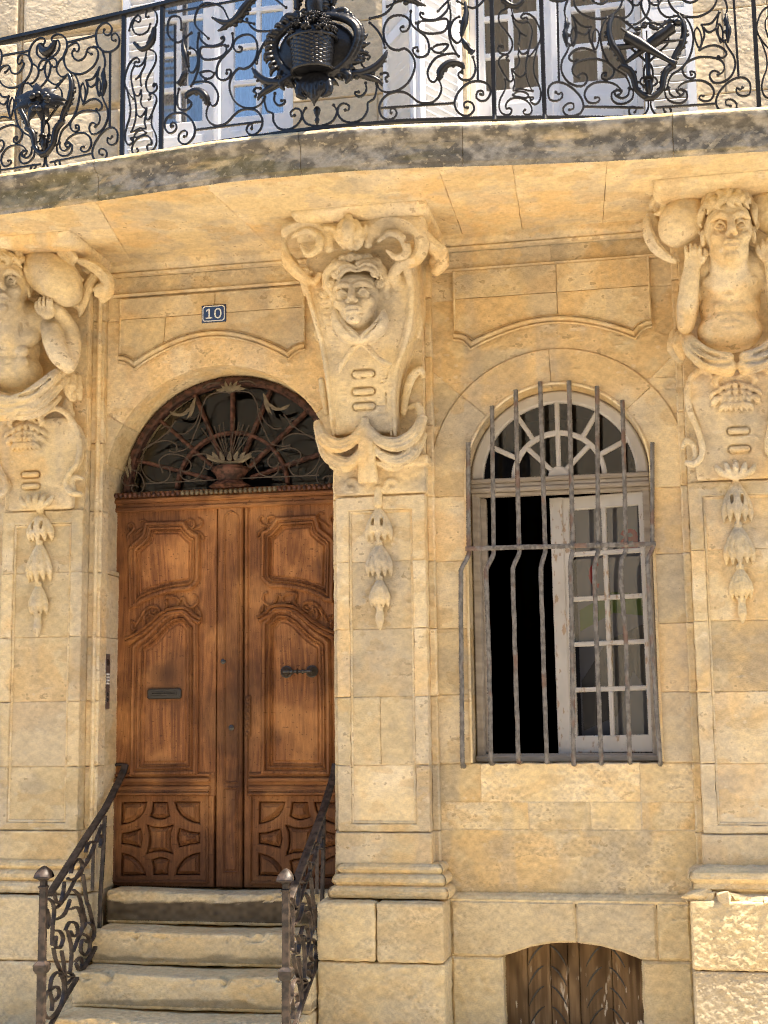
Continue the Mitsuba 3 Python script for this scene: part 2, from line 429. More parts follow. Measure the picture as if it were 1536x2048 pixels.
def wood_height(p, n, uv):
    h = smoothstep(.45, .55, uv.y)
    al = p.z * (1 - h) + p.x * h
    ac = p.x * (1 - h) + p.z * h
    return noise(ac * 260, p.y * 260, al * 9) * .0006 + fbm(ac * 70, p.y * 70, al * 4, 2) * .0008

scene['door_wood'] = bump({'type': 'principled', 'base_color': mikit.proc(wood_colour), 'roughness': .62, 'specular': .22}, wood_height)

def old_wood_colour(p, n, uv):
    w = fbm(p.x * 60, p.y * 30, p.z * 3, 3)
    col = mix(C(.15, .095, .050), C(.26, .175, .095), smoothstep(.3, .7, w))
    col = mix(col, C(.035, .022, .014), smoothstep(.5, .72, fbm(p.x * 7, p.y * 7, p.z * 2.2, 4)) * .8)
    paint = smoothstep(.66, .72, fbm(p.x * 48 + 8, p.y * 40, p.z * 11, 3)) * smoothstep(.50, .1, p.z)
    return mix(col, C(.62, .55, .43), paint) * (.8 + .4 * uv.x)
scene['old_wood'] = bump({'type': 'diffuse', 'reflectance': mikit.proc(old_wood_colour)}, lambda p, n, uv: fbm(p.x * 90, p.y * 50, p.z * 5, 3) * .003)

def fan_colour(p, n, uv):
    w = fbm(p.x * 40, p.y * 40, p.z * 40, 3)
    return mix(C(.030, .016, .012), C(.12, .055, .038), smoothstep(.3, .75, w)) * (.7 + .5 * uv.x)
scene['red_wood'] = {'type': 'principled', 'base_color': mikit.proc(fan_colour), 'roughness': .6, 'specular': .3}

def white_colour(p, n, uv):
    """Old off-white paint. uv = (wear, kind)."""
    w = fbm(p.x * 14, p.y * 14, p.z * 5, 4)
    bare = smoothstep(.66 - .14 * uv.x, .72 - .12 * uv.x, .6 * fbm(p.x * 75, p.y * 75, p.z * 22, 3) + .4 * fbm(p.x * 12, p.y * 12, p.z * 4, 3)) * smoothstep(.08, .3, uv.x)
    col = mix(C(.44, .42, .385), C(.58, .56, .52), w)
    return mix(col, C(.36, .24, .14), bare * .8)
scene['worn_white_paint'] = {'type': 'principled', 'base_color': mikit.proc(white_colour), 'roughness': .5, 'specular': .4}
scene['shutter_paint'] = {'type': 'principled', 'base_color': mikit.proc(lambda p, n, uv: mix(C(.70, .73, .77), C(.78, .80, .83), fbm(p.x * 6, p.y * 6, p.z * 9, 3))), 'roughness': .45}
scene['grey_wood'] = bump({'type': 'diffuse', 'reflectance': mikit.proc(lambda p, n, uv: mix(C(.24, .205, .165), C(.50, .45, .38), fbm(p.x * 12 + p.z * 20, p.y * 30, p.z * 30, 4)))}, lambda p, n, uv: fbm(p.x * 30, p.y * 80, p.z * 80, 2) * .002)

def iron_grey(p, n, uv):
    w = fbm(p.x * 70, p.y * 70, p.z * 40, 3)
    col = mix(C(.11, .10, .088), C(.21, .195, .175), smoothstep(.3, .7, w))
    return mix(col, C(.17, .085, .05), smoothstep(.55, .7, fbm(p.x * 18, p.y * 18, p.z * 9, 3)) * .6)
scene['weathered_iron'] = {'type': 'principled', 'base_color': mikit.proc(iron_grey), 'roughness': .55, 'specular': .4}
scene['black_iron'] = {'type': 'principled', 'base_color': mikit.proc(lambda p, n, uv: mix(C(.004, .0045, .006), C(.014, .0145, .017), fbm(p.x * 40, p.y * 40, p.z * 40, 3))), 'roughness': .33, 'specular': .42}
scene['brown_iron'] = {'type': 'principled', 'base_color': mikit.proc(lambda p, n, uv: mix(C(.016, .013, .012), C(.065, .046, .035), smoothstep(.3, .7, fbm(p.x * 35, p.y * 35, p.z * 35, 3)))), 'roughness': .5, 'specular': .5}
scene['bronze'] = {'type': 'principled', 'base_color': {'type': 'rgb', 'value': [.030, .026, .021]}, 'roughness': .38, 'specular': .6}
scene['dull_gilt'] = {'type': 'principled', 'base_color': mikit.proc(lambda p, n, uv: mix(C(.05, .038, .026), C(.20, .165, .10), fbm(p.x * 45, p.y * 45, p.z * 45, 3))), 'roughness': .6}
scene['glass'] = {'type': 'thindielectric', 'int_ior': 1.7}
scene['old_glass'] = {'type': 'thindielectric', 'int_ior': 1.42}
scene['bright_glass'] = {'type': 'thindielectric', 'int_ior': 2.1}
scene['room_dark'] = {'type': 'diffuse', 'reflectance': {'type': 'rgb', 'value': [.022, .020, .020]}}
scene['curtain'] = {'type': 'diffuse', 'reflectance': {'type': 'rgb', 'value': [.30, .22, .14]}}
scene['blue_enamel'] = {'type': 'plastic', 'diffuse_reflectance': {'type': 'rgb', 'value': [.020, .030, .075]}}
scene['white_enamel'] = {'type': 'plastic', 'diffuse_reflectance': {'type': 'rgb', 'value': [.75, .74, .68]}}
scene['steel'] = {'type': 'principled', 'base_color': {'type': 'rgb', 'value': [.22, .20, .19]}, 'metallic': .7, 'roughness': .38}
scene['black_plastic'] = {'type': 'principled', 'base_color': {'type': 'rgb', 'value': [.02, .02, .02]}, 'roughness': .4}

def paving(p, n, uv):
    a = cell = mikit.cell_rand(dr.floor(p.x / .6), dr.floor(p.y / .4))
    return mix(C(.38, .345, .285), C(.45, .41, .345), a) * (.85 + .3 * fbm(p.x * 3, p.y * 3, 0, 4))
scene['paving'] = {'type': 'diffuse', 'reflectance': mikit.proc(paving)}

scene['curtain_dark'] = {'type': 'twosided', 'bsdf': {'type': 'diffuse', 'reflectance': {'type': 'rgb', 'value': [.12, .11, .11]}}}
scene['far_stone'] = {'type': 'diffuse', 'reflectance': {'type': 'rgb', 'value': [.42, .33, .21]}}
scene['far_roof'] = {'type': 'diffuse', 'reflectance': {'type': 'rgb', 'value': [.30, .15, .09]}}
def step_colour(p, n, uv):
    """Step stone: pale trodden treads and noses, dark damp crust peeling from the risers."""
    b = stone_colour(p, n, mi.Point2f(uv.x, .3))
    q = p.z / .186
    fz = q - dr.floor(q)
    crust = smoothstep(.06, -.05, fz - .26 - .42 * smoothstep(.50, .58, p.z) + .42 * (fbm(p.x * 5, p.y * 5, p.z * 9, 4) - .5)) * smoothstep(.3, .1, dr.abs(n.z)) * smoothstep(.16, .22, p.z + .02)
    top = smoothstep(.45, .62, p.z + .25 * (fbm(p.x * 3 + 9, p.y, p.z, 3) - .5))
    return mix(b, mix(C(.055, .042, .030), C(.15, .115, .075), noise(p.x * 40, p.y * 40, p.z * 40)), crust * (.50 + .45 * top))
scene['step_stone'] = bump({'type': 'diffuse', 'reflectance': mikit.proc(step_colour)}, lambda p, n, uv: stone_height(p, n, mi.Point2f(uv.x, .3)), eps=4e-3)

for k_, c_ in (('reflection_white', [.10, .105, .12]), ('reflection_red', [.22, .02, .025]), ('reflection_green', [.055, .10, .015])):  # dim colours of the added sheet that imitates reflections in the panes
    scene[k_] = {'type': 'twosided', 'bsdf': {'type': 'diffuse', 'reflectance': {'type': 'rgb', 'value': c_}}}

scene['fan_iron'] = {'type': 'principled', 'base_color': mikit.proc(lambda p, n, uv: mix(C(.030, .023, .018), C(.085, .064, .046), fbm(p.x * 60, p.y * 60, p.z * 60, 3))), 'roughness': .6}

# ---------------------------------------------------------------- street and the house
put(None, 'street', (np.array([[-60, -70, 0], [70, -70, 0], [70, 1, 0], [-60, 1, 0.]]), np.array([[0, 1, 2], [0, 2, 3]])), 'paving')
labels['street'] = {'kind': 'structure', 'label': 'pale stone paving of the street in front of the house'}

HOUSE = thing('stone_townhouse', 'ochre limestone townhouse front with carved pilasters, arched door and arched ground-floor window', 'building')
WALL = key(HOUSE, 'wall')
XD, XW = 1.345, 3.328                      # axes of the door bay and of the window bay
PIL = (.312, 2.345, 4.29)                  # axes of the three pilasters in view
RD, RW, ZA, ZW = .71, .508, 3.08, 3.045    # arch radii and springing heights
CS = (.436, .748, 1.095, 1.452, 1.823, 2.196, 2.573, 2.94)   # courses

def arch_poly(xc, r, z0, zs, n=40):
    return Polygon([(xc - r, z0), *arc(xc, zs, r, 180, 0, n).tolist(), (xc + r, z0)][::-1])

core = sbox(-3, 0, 8, 4.46).difference(arch_poly(XD, RD + .012, -.1, ZA)).difference(arch_poly(XW, RW + .012, 1.44, ZW))
core = core.difference(sbox(2.96, -.1, 3.70, .53))
scene[WALL] = mikit.ply(prism(core, .0055, .5), 'stone', uv=None)
v_, f_ = prism(core, .0058, .5)
scene[WALL] = mikit.ply((v_, f_), 'stone', uv=np.tile([[.2, 0.]], (len(v_), 1)))

def radial(xc, zc, r0, r1, degs):
    return [[(xc + r0 * math.cos(math.radians(a)), zc + r0 * math.sin(math.radians(a))), (xc + r1 * math.cos(math.radians(a)), zc + r1 * math.sin(math.radians(a)))] for a in degs]

# door bay: courses above, long arch stones below
bay = sbox(.64, 2.6, 2.06, 4.375).difference(arch_poly(XD, RD, 2.5, ZA))
lines = [[(0, 4.105), (3, 4.105)], [(0, 4.25), (3, 4.25)], [(0, 3.87), (.82, 3.87)], [(1.86, 3.87), (3, 3.87)]]
lines += radial(XD, ZA, .6, .96, (12, 168)) + radial(XD, ZA, .6, 1.04, (33, 147)) + radial(XD, ZA, .6, 1.01, (58, 122)) + radial(XD, ZA, .6, .93, (80, 101))
lines += [[(1.33, 4.105), (1.33, 4.25)], [(.98, 3.98), (.98, 4.105)], [(1.62, 3.96), (1.62, 4.105)]]
stones(WALL, bay, lines, 0, .30)
stones(WALL, sbox(.60, .74, .64, 2.6), [[(0, z), (3, z)] for z in CS], 0, .30)
stones(WALL, sbox(2.05, .74, 2.10, 2.6), [[(0, z), (3, z)] for z in CS], 0, .30)
# window bay
wbay = sbox(2.63, .748, 4.04, 4.375).difference(arch_poly(XW, .7165, 1.452, ZW))
lines = [[(0, z), (9, z)] for z in (1.10, 1.247)] + [[(2.5, z), (9, z)] for z in (2.573, 2.94, 3.35)] + [[(0, 3.60), (2.95, 3.60)], [(3.72, 3.56), (9, 3.56)], [(0, 4.085), (9, 4.085)], [(0, 4.25), (9, 4.25)]]
lines += [[(3.135, 4.085), (3.135, 4.25)], [(3.36, 3.80), (3.36, 4.085)], [(3.20, 3.80), (3.20, 3.92)], [(3.45, 1.10), (3.45, 1.247)], [(3.12, 1.10), (3.12, 1.247)], [(2.86, 1.247), (2.86, 1.452)], [(3.72, 1.10), (3.72, 1.452)], [(3.33, 4.25), (3.33, 4.4)]]
lines += radial(XW, ZW, .70, 1.0, (138, 44, 90))
stones(WALL, wbay, lines, .004, .30, kind=lambda g: .18 if g.centroid.y < 1.46 else 0.)
put(WALL, 'stone', prism(sbox(2.64, .748, 2.83, 1.452), 0.012, .3, 0), 'stone', uv=(.5, .2))
# raised band round the window
sur = arch_poly(XW, .716, 1.455, ZW).difference(arch_poly(XW, RW, 1.40, ZW))
SUR = key(HOUSE, 'window_surround'); 
lines = [[(2, z), (9, z)] for z in (1.828, 2.196, 2.573, 2.94)] + radial(XW, ZW, .48, .75, (41, 92, 138))
for i, g in enumerate(cut(sur, lines)):
    m = prism(g.buffer(-.0007, join_style=2), -.009 + RNG.uniform(-.001, .001), .26, .004, .0005, i)
    if i == 0:
        scene[SUR] = mikit.ply(m, 'stone', uv=np.tile([[.5, 0.]], (len(m[0]), 1)))
    else: put(SUR, 'stone', m, 'stone', uv=(RNG.random(), 0.))
# inner lip of the arch
put(SUR, 'lip', sweep([(XW - RW, 1.46), *arc(XW, ZW, RW, 180, 0, 40).tolist(), (XW + RW, 1.46)], [(-.002, 0), (-.002, .012), (.006, .014), (.014, .008), (.014, 0)], y=-.010), 'stone', 30, uv=(.9, 0.))

def zcourse(x0, x1, z0, z1): return [[(x0 - .1, z), (x1 + .1, z)] for z in CS if z0 < z < z1]

def around(xc, half, yf, prof, back=.02):
    """A moulding carried round the front and both sides of a pilaster: prof = [(projection, z)]."""
    prof = np.array(prof); k = len(prof)
    ring = []
    for o, z in prof: ring.append([(xc - half - o, back, z), (xc - half - o, yf - o, z), (xc + half + o, yf - o, z), (xc + half + o, back, z)])
    v = np.array(ring).reshape(-1, 3); f = []
    for i in range(k - 1):
        for j in range(3): f.append([i * 4 + j, i * 4 + j + 1, (i + 1) * 4 + j + 1, (i + 1) * 4 + j])
    f.append([(k - 1) * 4, (k - 1) * 4 + 1, (k - 1) * 4 + 2, (k - 1) * 4 + 3]); f.append([0, 3, 2, 1])
    f = quads(f)
    t = v[f[0]]
    return outward((v, f))

def fine(m, step, amp, freq, seed=0, smooth_it=2):
    """Subdivide a mesh and weather it along its normals."""
    t = trimesh.Trimesh(m[0], m[1], process=True)
    v, f = trimesh.remesh.subdivide_to_size(t.vertices, t.faces, step)
    t = trimesh.Trimesh(v, f, process=True)
    if smooth_it: trimesh.smoothing.filter_laplacian(t, lamb=.5, iterations=smooth_it)
    n = t.vertex_normals
    d = meshkit.fbm(t.vertices * freq + seed) - .5
    return t.vertices + n * (amp * 2 * d)[:, None], t.faces

def rbox(x0, x1, y0, y1, z0, z1, rad=.02, step=.026, amp=.004, freq=12, seed=0):
    """A rounded, weathered block meshed as an even grid."""
    lo, hi = np.array([x0, y0, z0]), np.array([x1, y1, z1])
    V, F, o = [], [], 0
    for ax in range(3):
        a, b = [k for k in range(3) if k != ax]
        na, nb = (max(3, int((hi[k] - lo[k]) / step)) + 1 for k in (a, b))
        ga, gb = (np.unique(np.concatenate([np.linspace(lo[k], hi[k], n), [lo[k] + rad * .3, lo[k] + rad, hi[k] - rad, hi[k] - rad * .3]])) for k, n in ((a, na), (b, nb)))
        A, B = np.meshgrid(ga, gb, indexing='ij'); na, nb = A.shape
        i, j = np.meshgrid(np.arange(na - 1), np.arange(nb - 1), indexing='ij')
        q = np.stack([i * nb + j, (i + 1) * nb + j, (i + 1) * nb + j + 1, i * nb + j + 1], -1).reshape(-1, 4)
        for side in (0, 1):
            v = np.zeros((na * nb, 3)); v[:, a] = A.ravel(); v[:, b] = B.ravel(); v[:, ax] = (lo, hi)[side][ax]
            flip = (side == 0) != (ax == 1)
            V.append(v); F.append((q[:, ::-1] if flip else q) + o); o += len(v)
    v = np.vstack(V); inn = np.clip(v, lo + rad, hi - rad); d = v - inn
    v = inn + d / np.maximum(np.linalg.norm(d, axis=1, keepdims=True), 1e-9) * rad
    t = trimesh.Trimesh(v, quads(np.vstack(F)), process=True)
    n = t.vertex_normals
    e = meshkit.fbm(t.vertices * freq + seed * 3.7) - .5
    return t.vertices + n * (amp * 2 * e)[:, None], t.faces

def block(x0, x1, y0, y1, z0, z1, seed=0, amp=.008, rad=.018, step=.02, freq=20):
    return rbox(x0, x1, y0, y1, z0, z1, rad, step, amp, freq, seed)

pil_labels = ['pilaster left of the door, with a carved giant above it', 'pilaster between door and window, with a carved mask above it', 'pilaster right of the window, with a carved giant above it']
for pi, xc in enumerate(PIL):
    P = key(HOUSE, 'pilaster'); labels[P] = {'label': pil_labels[pi]}
    v_, f_ = prism(sbox(xc - .25, .3, xc + .25, 4.4), -.118, .05)
    scene[P] = mikit.ply((v_, f_), 'stone', uv=np.tile([[.3, 0.]], (len(v_), 1)))
    off = (0, 0, .02)[pi]
    # sunk panel, with its raised border cut at the same courses
    vj = {0: [(xc - .02, 1.095, 1.43)], 1: [(2.33, 1.452, 1.823), (2.36, 2.2, 2.94)], 2: [(xc + .06, 1.9, 2.2), (xc - .1, 1.1, 1.45)]}[pi]
    stones(P, sbox(xc - .178, 1.14, xc + .178, 2.86), zcourse(0, 6, 1.1, 2.9) + [[(x, a), (x, b)] for x, a, b in vj], -.124, .0)
    fr = sbox(xc - .255, 1.095, xc + .255, 2.94).difference(sbox(xc - .18, 1.14, xc + .18, 2.86))
    stones(P, fr, zcourse(0, 6, 1.1, 2.9) + [[(xc + .01, 2.8), (xc + .01, 3)]], -.14, .0, bev=.005, wob=.0015)
    put(P, 'bead', sweep([(xc - .18, 1.14), (xc + .18, 1.14), (xc + .18, 2.86), (xc - .18, 2.86)][::-1], [(0, 0), (0, .010), (-.006, .013), (-.012, .008), (-.013, 0)], y=-.121, closed=True), 'stone', 40, uv=(.6, 0.))
    # backing of the carving
    stones(P, sbox(xc - .255, 2.94, xc + .255, 4.40), [[(0, z), (9, z)] for z in (3.3, 3.62, 4.0)], -.10, .0, jit=.0015)
    # the stepped strips beside it
    for sx in (-1, 1):
        a, b = sorted((xc + sx * .25, xc + sx * .294))
        if sx == 1 and pi == 0: b = .645
        stones(P, sbox(a, .748, b, 4.375), zcourse(0, 6, .75, 3) + [[(-1, z), (9, z)] for z in (3.35, 3.75, 4.1)], -.05, .05, bev=.007, wob=.0015, name='strip_stone')
    if pi == 0:
        put(P, 'bead', sweep([(.612, .75), (.612, 4.37)], [(.014, 0), (.012, .012), (0, .018), (-.012, .012), (-.014, 0)], y=-.048), 'stone', 40, uv=(.9, 0.))
    # base: plain block, then two worn rolls
    put(P, 'base_stone', rbox(xc - .265, xc + .265, -.155, .04, .918, 1.092, .008, .03, .003, 16, pi), 'stone', True, uv=(.35, .12))
    prof = [(.0, .918), (.012, .914), (.024, .902), (.028, .888), (.020, .874), (.014, .868), (.034, .860), (.046, .845), (.048, .826), (.036, .812), (.026, .808), (.052, .796), (.062, .78), (.062, .758), (.056, .744)]
    if pi == 2: prof = [(.0, .935), (.06, .922), (.095, .905), (.105, .875), (.085, .852), (.092, .825), (.060, .805), (.10, .790), (.112, .770), (.105, .744)]
    m = fine(around(xc, .265, -.155, prof[::-1]), .028, .004 if pi < 2 else .009, 26, 9 + pi, 1)
    put(P, 'base_moulding', m, 'stone', 50, uv=(.45, .2 if pi < 2 else .165))
    # plinth
    xl, xr = xc - .338, xc + .345
    P0 = key(P, 'plinth_stone')
    def rb(k, *a, **b):
        m = block(*a, **b)
        scene[k] = mikit.ply(m, 'stone', smooth=True, uv=np.tile([[RNG.random(), .3 if pi < 2 else .21]], (len(m[0]), 1)))
    zt = .745
    if pi == 1:
        rb(P0, xl, 2.325, -.30, .05, .44, zt, seed=1); rb(key(P, 'plinth_stone'), 2.33, xr, -.30, .05, .438, zt, seed=2)
        rb(key(P, 'plinth_stone'), xl, xr, -.295, .05, .0, .436, seed=3)
    elif pi == 0:
        rb(P0, -.5, .655, -.28, .05, .40, zt, seed=4, amp=.005); rb(key(P, 'plinth_stone'), -.5, .1, -.28, .05, 0, .396, seed=5); rb(key(P, 'plinth_stone'), .105, .655, -.28, .05, 0, .396, seed=6)
    else:
        rb(P0, xl, xr + .1, -.30, .05, .44, zt + .03, seed=7, amp=.006, step=.010, freq=55, rad=.012); rb(key(P, 'plinth_stone'), xl, xr + .1, -.295, .05, .0, .436, seed=8, amp=.006, step=.010, freq=55, rad=.012)
        # broken stone left on the ledge
        rr = np.random.default_rng(12)
        for bi, (x, z, r) in enumerate([(3.985, .812, .055), (4.05, .795, .04), (4.12, .80, .048), (4.20, .79, .03), (4.33, .79, .03), (4.44, .79, .03)]):
            h = trimesh.convex.convex_hull(rr.normal(0, 1, (16, 3)) * np.array([1.25, .8, .75]) * r * .62 + np.array([x, -.26 + rr.uniform(-.03, .03), z]))
            v, f = trimesh.remesh.subdivide_to_size(h.vertices, h.faces, .016)
            v = v + ((meshkit.fbm(v * 60 + bi) - .5) * .010)[:, None] * np.array([1, 1, 1])
            put(P, 'broken_stone', (v, f), 'stone', 60, uv=(.7, .165))

# wall plinth under the window, with the cellar opening
XC0, XC1 = 2.97, 3.69
ca = Polygon([(XC0, -.1), (XC1, -.1), (XC1, .44), *[(x, .44 + .078 * (1 - ((x - 3.33) / .36) ** 2)) for x in np.linspace(XC1, XC0, 15)[1:-1]], (XC0, .44)])
PL = key(HOUSE, 'plinth')
v_, f_ = prism(sbox(2.66, 0, 4.0, .70).difference(ca.buffer(.01)), -.045, .2)
scene[PL] = mikit.ply((v_, f_), 'stone', uv=np.tile([[.3, .2]], (len(v_), 1)))
reg = sbox(2.69, 0, 3.955, .735).difference(ca)
for i, g in enumerate(cut(reg, [[(2, .44), (2.98, .44)], [(3.68, .44), (4.2, .44)], [(3.36, .5), (3.36, .8)], [(3.78, .43), (3.78, .8)]])):
    m = prism(g.buffer(-.003, join_style=2), -.062 + RNG.uniform(-.003, .003), .16, .012, .002, 40 + i)
    put(PL, 'stone', m, 'stone', uv=(RNG.random(), .25))
m = fine((lambda p: (np.array([(x, y, z) for x in (2.69, 3.955) for y, z in p]), quads([[i, i + 6, i + 7, i + 1] for i in range(5)])))([(.02, .722), (-.055, .722), (-.058, .738), (-.045, .752), (-.016, .764), (.02, .77)]), .035, .004, 15, 3, 0)
put(PL, 'ledge', m, 'stone', True, uv=(.5, .25))

# raised tablets over door and window, each with a bead along its scalloped foot
def tablet(xc, half, ztop, zc, zcusp, zmid, seed):
    c = half - .10
    left = [(xc - half, zc), (xc - half + .035, zc - .006), (xc - half + .07, zc - .022), (xc - c, zcusp)]
    mid = [(xc - c * math.cos(math.pi * t), zcusp + (zmid - zcusp) * (1 - (2 * t - 1) ** 2) ** .75) for t in np.linspace(0, 1, 27)[1:-1]]
    mid = [(xc - c + 2 * c * t, zcusp + (zmid - zcusp) * math.sin(math.pi * t) ** .9) for t in np.linspace(0, 1, 27)[1:-1]]
    foot = left + mid + [(2 * xc - x, z) for x, z in left[::-1]]
    return foot, Polygon(foot + [(xc + half, ztop), (xc - half, ztop)])
for name, xc, half, args, ln in (('tablet', 1.305, .577, (4.236, 3.872, 3.825, 3.985), [[(0, 4.105), (3, 4.105)], [(1.33, 4.105), (1.33, 4.3)], [(1.0, 3.8), (1.02, 4.105)]]),
                                 ('tablet', 3.323, .556, (4.252, 3.872, 3.815, 3.932), [[(0, 4.085), (9, 4.085)], [(3.36, 3.8), (3.36, 4.3)]])):
    foot, poly = tablet(xc, half, *args, 0)
    K = key(HOUSE, name)
    v_, f_ = prism(poly.buffer(-.004), -.012, .01)
    scene[K] = mikit.ply((v_, f_), 'stone', uv=np.tile([[.4, 0.]], (len(v_), 1)))
    for i, g in enumerate(cut(poly, ln)):
        put(K, 'stone', prism(g.buffer(-.0012, join_style=2), -.026 + RNG.uniform(-.001, .001), .005, .004, .0005, i), 'stone', uv=(RNG.random() * .5 + .1, 0.))
    pr = [(-.030, 0), (-.030, .012), (-.024, .016), (-.020, .002), (-.014, .002), (-.010, .022), (-.002, .034), (.006, .030), (.010, .016), (.014, .028), (.020, .020), (.022, 0)]
    put(K, 'bead', sweep(foot, pr, y=-.016), 'stone', 40, uv=(.25, 0.))
    for x, s in ((xc - half, 1), (xc + half, -1)):
        put(K, 'bead', sweep([(x, args[1]), (x, args[0])] if s == 1 else [(x, args[0]), (x, args[1])], [(-.010, 0), (-.010, .008), (-.004, .014), (.002, .010), (.002, 0)], y=-.018), 'stone', 40, uv=(.5, 0.))

# frieze strips and the cornice under the balcony
for a, b in ((-1.6, .05), (.66, 2.0), (2.69, 3.96)):
    K = key(HOUSE, 'cornice')
    prof = [(.0, 4.375), (-.03, 4.378), (-.035, 4.392), (-.024, 4.400), (-.045, 4.412), (-.062, 4.432), (-.066, 4.456), (.02, 4.456)]
    v = np.array([(x, y, z) for x in np.linspace(a, b, 9) for y, z in prof]); k = len(prof)
    f = quads([[i * k + j, (i + 1) * k + j, (i + 1) * k + j + 1, i * k + j + 1] for i in range(8) for j in range(k - 1)])
    v[:, 2] += (meshkit.noise(v * np.array([6, 1, 1])) - .5) * .004
    scene[K] = mikit.ply((v, f), 'stone', uv=np.tile([[.6, 0.]], (len(v), 1)))
    put(K, 'fillet', sweep([(b, 4.25), (a, 4.25)], [(0, 0), (0, .016), (-.016, .020), (-.022, 0)], y=.0), 'stone', 40, uv=(.8, 0.))

# ---------------------------------------------------------------- balcony slab
BX = [-4, -1, -.2, .41, .9, 1.4, 1.89, 2.3, 2.67, 3.17, 3.79, 4.48, 5.0, 5.5, 6.2, 8]
BY = [.90, .90, .92, .962, 1.015, 1.08, 1.126, 1.125, 1.095, 1.017, .94, .89, .74, .59, .50, .46]
YF = PchipInterpolator(BX, [-v for v in BY])       # front edge of the slab in plan
SL = key(HOUSE, 'balcony_slab'); labels[SL] = {'label': 'bowed stone balcony slab with a dark lichened edge'}
def plan(poly, z, t, **k):
    v, f = prism(poly, z, z + t, **k)
    return np.stack([v[:, 0], -v[:, 2], v[:, 1]], 1), f
xs = np.linspace(-2.6, 7.6, 180)
v_, f_ = plan(Polygon([(xs[0], -.3)] + [(xs[-1], -.3)] + [(x, -float(YF(x)) - .03) for x in xs[::-1]]), 4.47, .2)
scene[SL] = mikit.ply((v_, f_), 'stone', uv=np.tile([[.3, .0]], (len(v_), 1)))
soff = Polygon([(-2.6, 0.02), (7.6, 0.02)] + [(x, -float(YF(x)) - .004) for x in xs[::-1]])

lines = [[(-.55, -.1), (-.75, 1.3)], [(.80, 0), (1.05, 1.3)], [(1.72, -.1), (1.62, 1.3)], [(2.83, -.1), (2.86, 1.3)], [(3.17, -.1), (3.24, 1.3)], [(3.62, -.1), (3.72, 1.3)], [(4.75, -.1), (4.9, 1.3)], [(6, -.1), (6.1, 1.3)], [(2.83, .52), (3.2, .52)], [(1.05, .58), (1.7, .56)]]
for i, g in enumerate(cut(soff, lines)):
    m = plan(g.buffer(-.0008, join_style=2), 4.455 + RNG.uniform(-.001, .001), .05, bev=.002, wob=.0012, seed=i)
    put(SL, 'soffit_stone', m, 'stone', uv=(.55 + .45 * RNG.random(), .1))
FPROF = [(-.01, 4.458), (.0, 4.458), (.004, 4.478), (.014, 4.482), (.014, 4.582), (.022, 4.588), (.024, 4.602), (.044, 4.608), (.058, 4.622), (.060, 4.648), (.050, 4.668), (.020, 4.676), (-.08, 4.680), (-.40, 4.684)]
cuts = [-2.6, -.9, .1, 1.02, 2.16, 2.98, 4.02, 5.0, 6.2, 7.6]
for ci, (a, b) in enumerate(zip(cuts[:-1], cuts[1:])):
    xx = np.linspace(a + .0015, b - .0015, max(3, int((b - a) / .03)))
    k = len(FPROF); v = []
    fp = np.array(FPROF); fp2 = [fp[0]]
    for p, q in zip(fp[:-1], fp[1:]):
        n = max(1, int(np.linalg.norm(q - p) / .03)) if q[0] > -.05 else 1
        fp2 += [p + (q - p) * t / n for t in range(1, n + 1)]
    fp2 = np.array(fp2); k = len(fp2)
    for x in xx:
        y0 = float(YF(x)); s = float(YF(x + .01) - YF(x - .01)) / .02; n = np.array([s, -1.]) / math.hypot(1, s)
        v.append([(x + o * n[0], y0 + o * n[1], z) for o, z in fp2])
    v = np.array(v).reshape(-1, 3)
    f = quads([[i * k + j, (i + 1) * k + j, (i + 1) * k + j + 1, i * k + j + 1] for i in range(len(xx) - 1) for j in range(k - 1)])
    d = meshkit.fbm(v * 11, seed=2) - .5; e = meshkit.fbm(v * 40, seed=4) - .5
    w = (v[:, 1] < -.5)
    v[:, 1] += w * (d * .014 + e * .008); v[:, 2] += w * (e * .006)
    scene_k = put(SL, 'edge_stone', (v, f), 'stone', 60, uv=(RNG.random(), .41))
# square caps between the consoles and the slab
for xc in PIL:
    m = around(xc, .325, -.60, [(-.02, 4.395), (.0, 4.397), (.008, 4.402), (.030, 4.412), (.045, 4.43), (.050, 4.4535), (.02, 4.4535)], back=.0)
    put(SL, 'cap', m, 'stone', 40, uv=(.8, 0.))

# ---------------------------------------------------------------- upper wall
UP_ = key(HOUSE, 'upper_wall')
op = [sbox(.76, 4.6, 1.79, 6.9), sbox(2.87, 4.6, 3.89, 6.9)]
up = sbox(-3, 4.62, 8, 8.6)
for o in op: up = up.difference(o)
v_, f_ = prism(up, .075, .5); scene[UP_] = mikit.ply((v_, f_), 'stone', uv=np.tile([[.6, .9]], (len(v_), 1)))
lines = [[(-3, z), (.72, z)] for z in (5.05, 5.50, 6.02, 6.5)] + [[(.0, 4), (.0, 9)], [(.72, 4), (.72, 9)], [(.35, 5.05), (.35, 5.5)], [(.42, 5.5), (.42, 6.02)], [(-.6, 5.5), (-.6, 6.02)]]
lines += [[(1.79, z), (2.87, z)] for z in (4.97, 5.42, 5.9, 6.4)] + [[(2.32, 4.97), (2.32, 5.42)], [(3.89, 5.21), (9, 5.21)], [(3.89, 5.72), (9, 5.72)], [(3.89, 6.2), (9, 6.2)], [(4.6, 4), (4.6, 9)], [(4.35, 5.21), (4.35, 5.72)]]
lines += [[(.72, 6.9), (8, 6.9)]]
for i, g in enumerate(cut(up, lines)):
    put(UP_, 'stone', prism(g.buffer(-.002, join_style=2), .06 + RNG.uniform(-.003, .003), .3, .006, .001, 70 + i), 'stone', uv=(RNG.random(), .9))
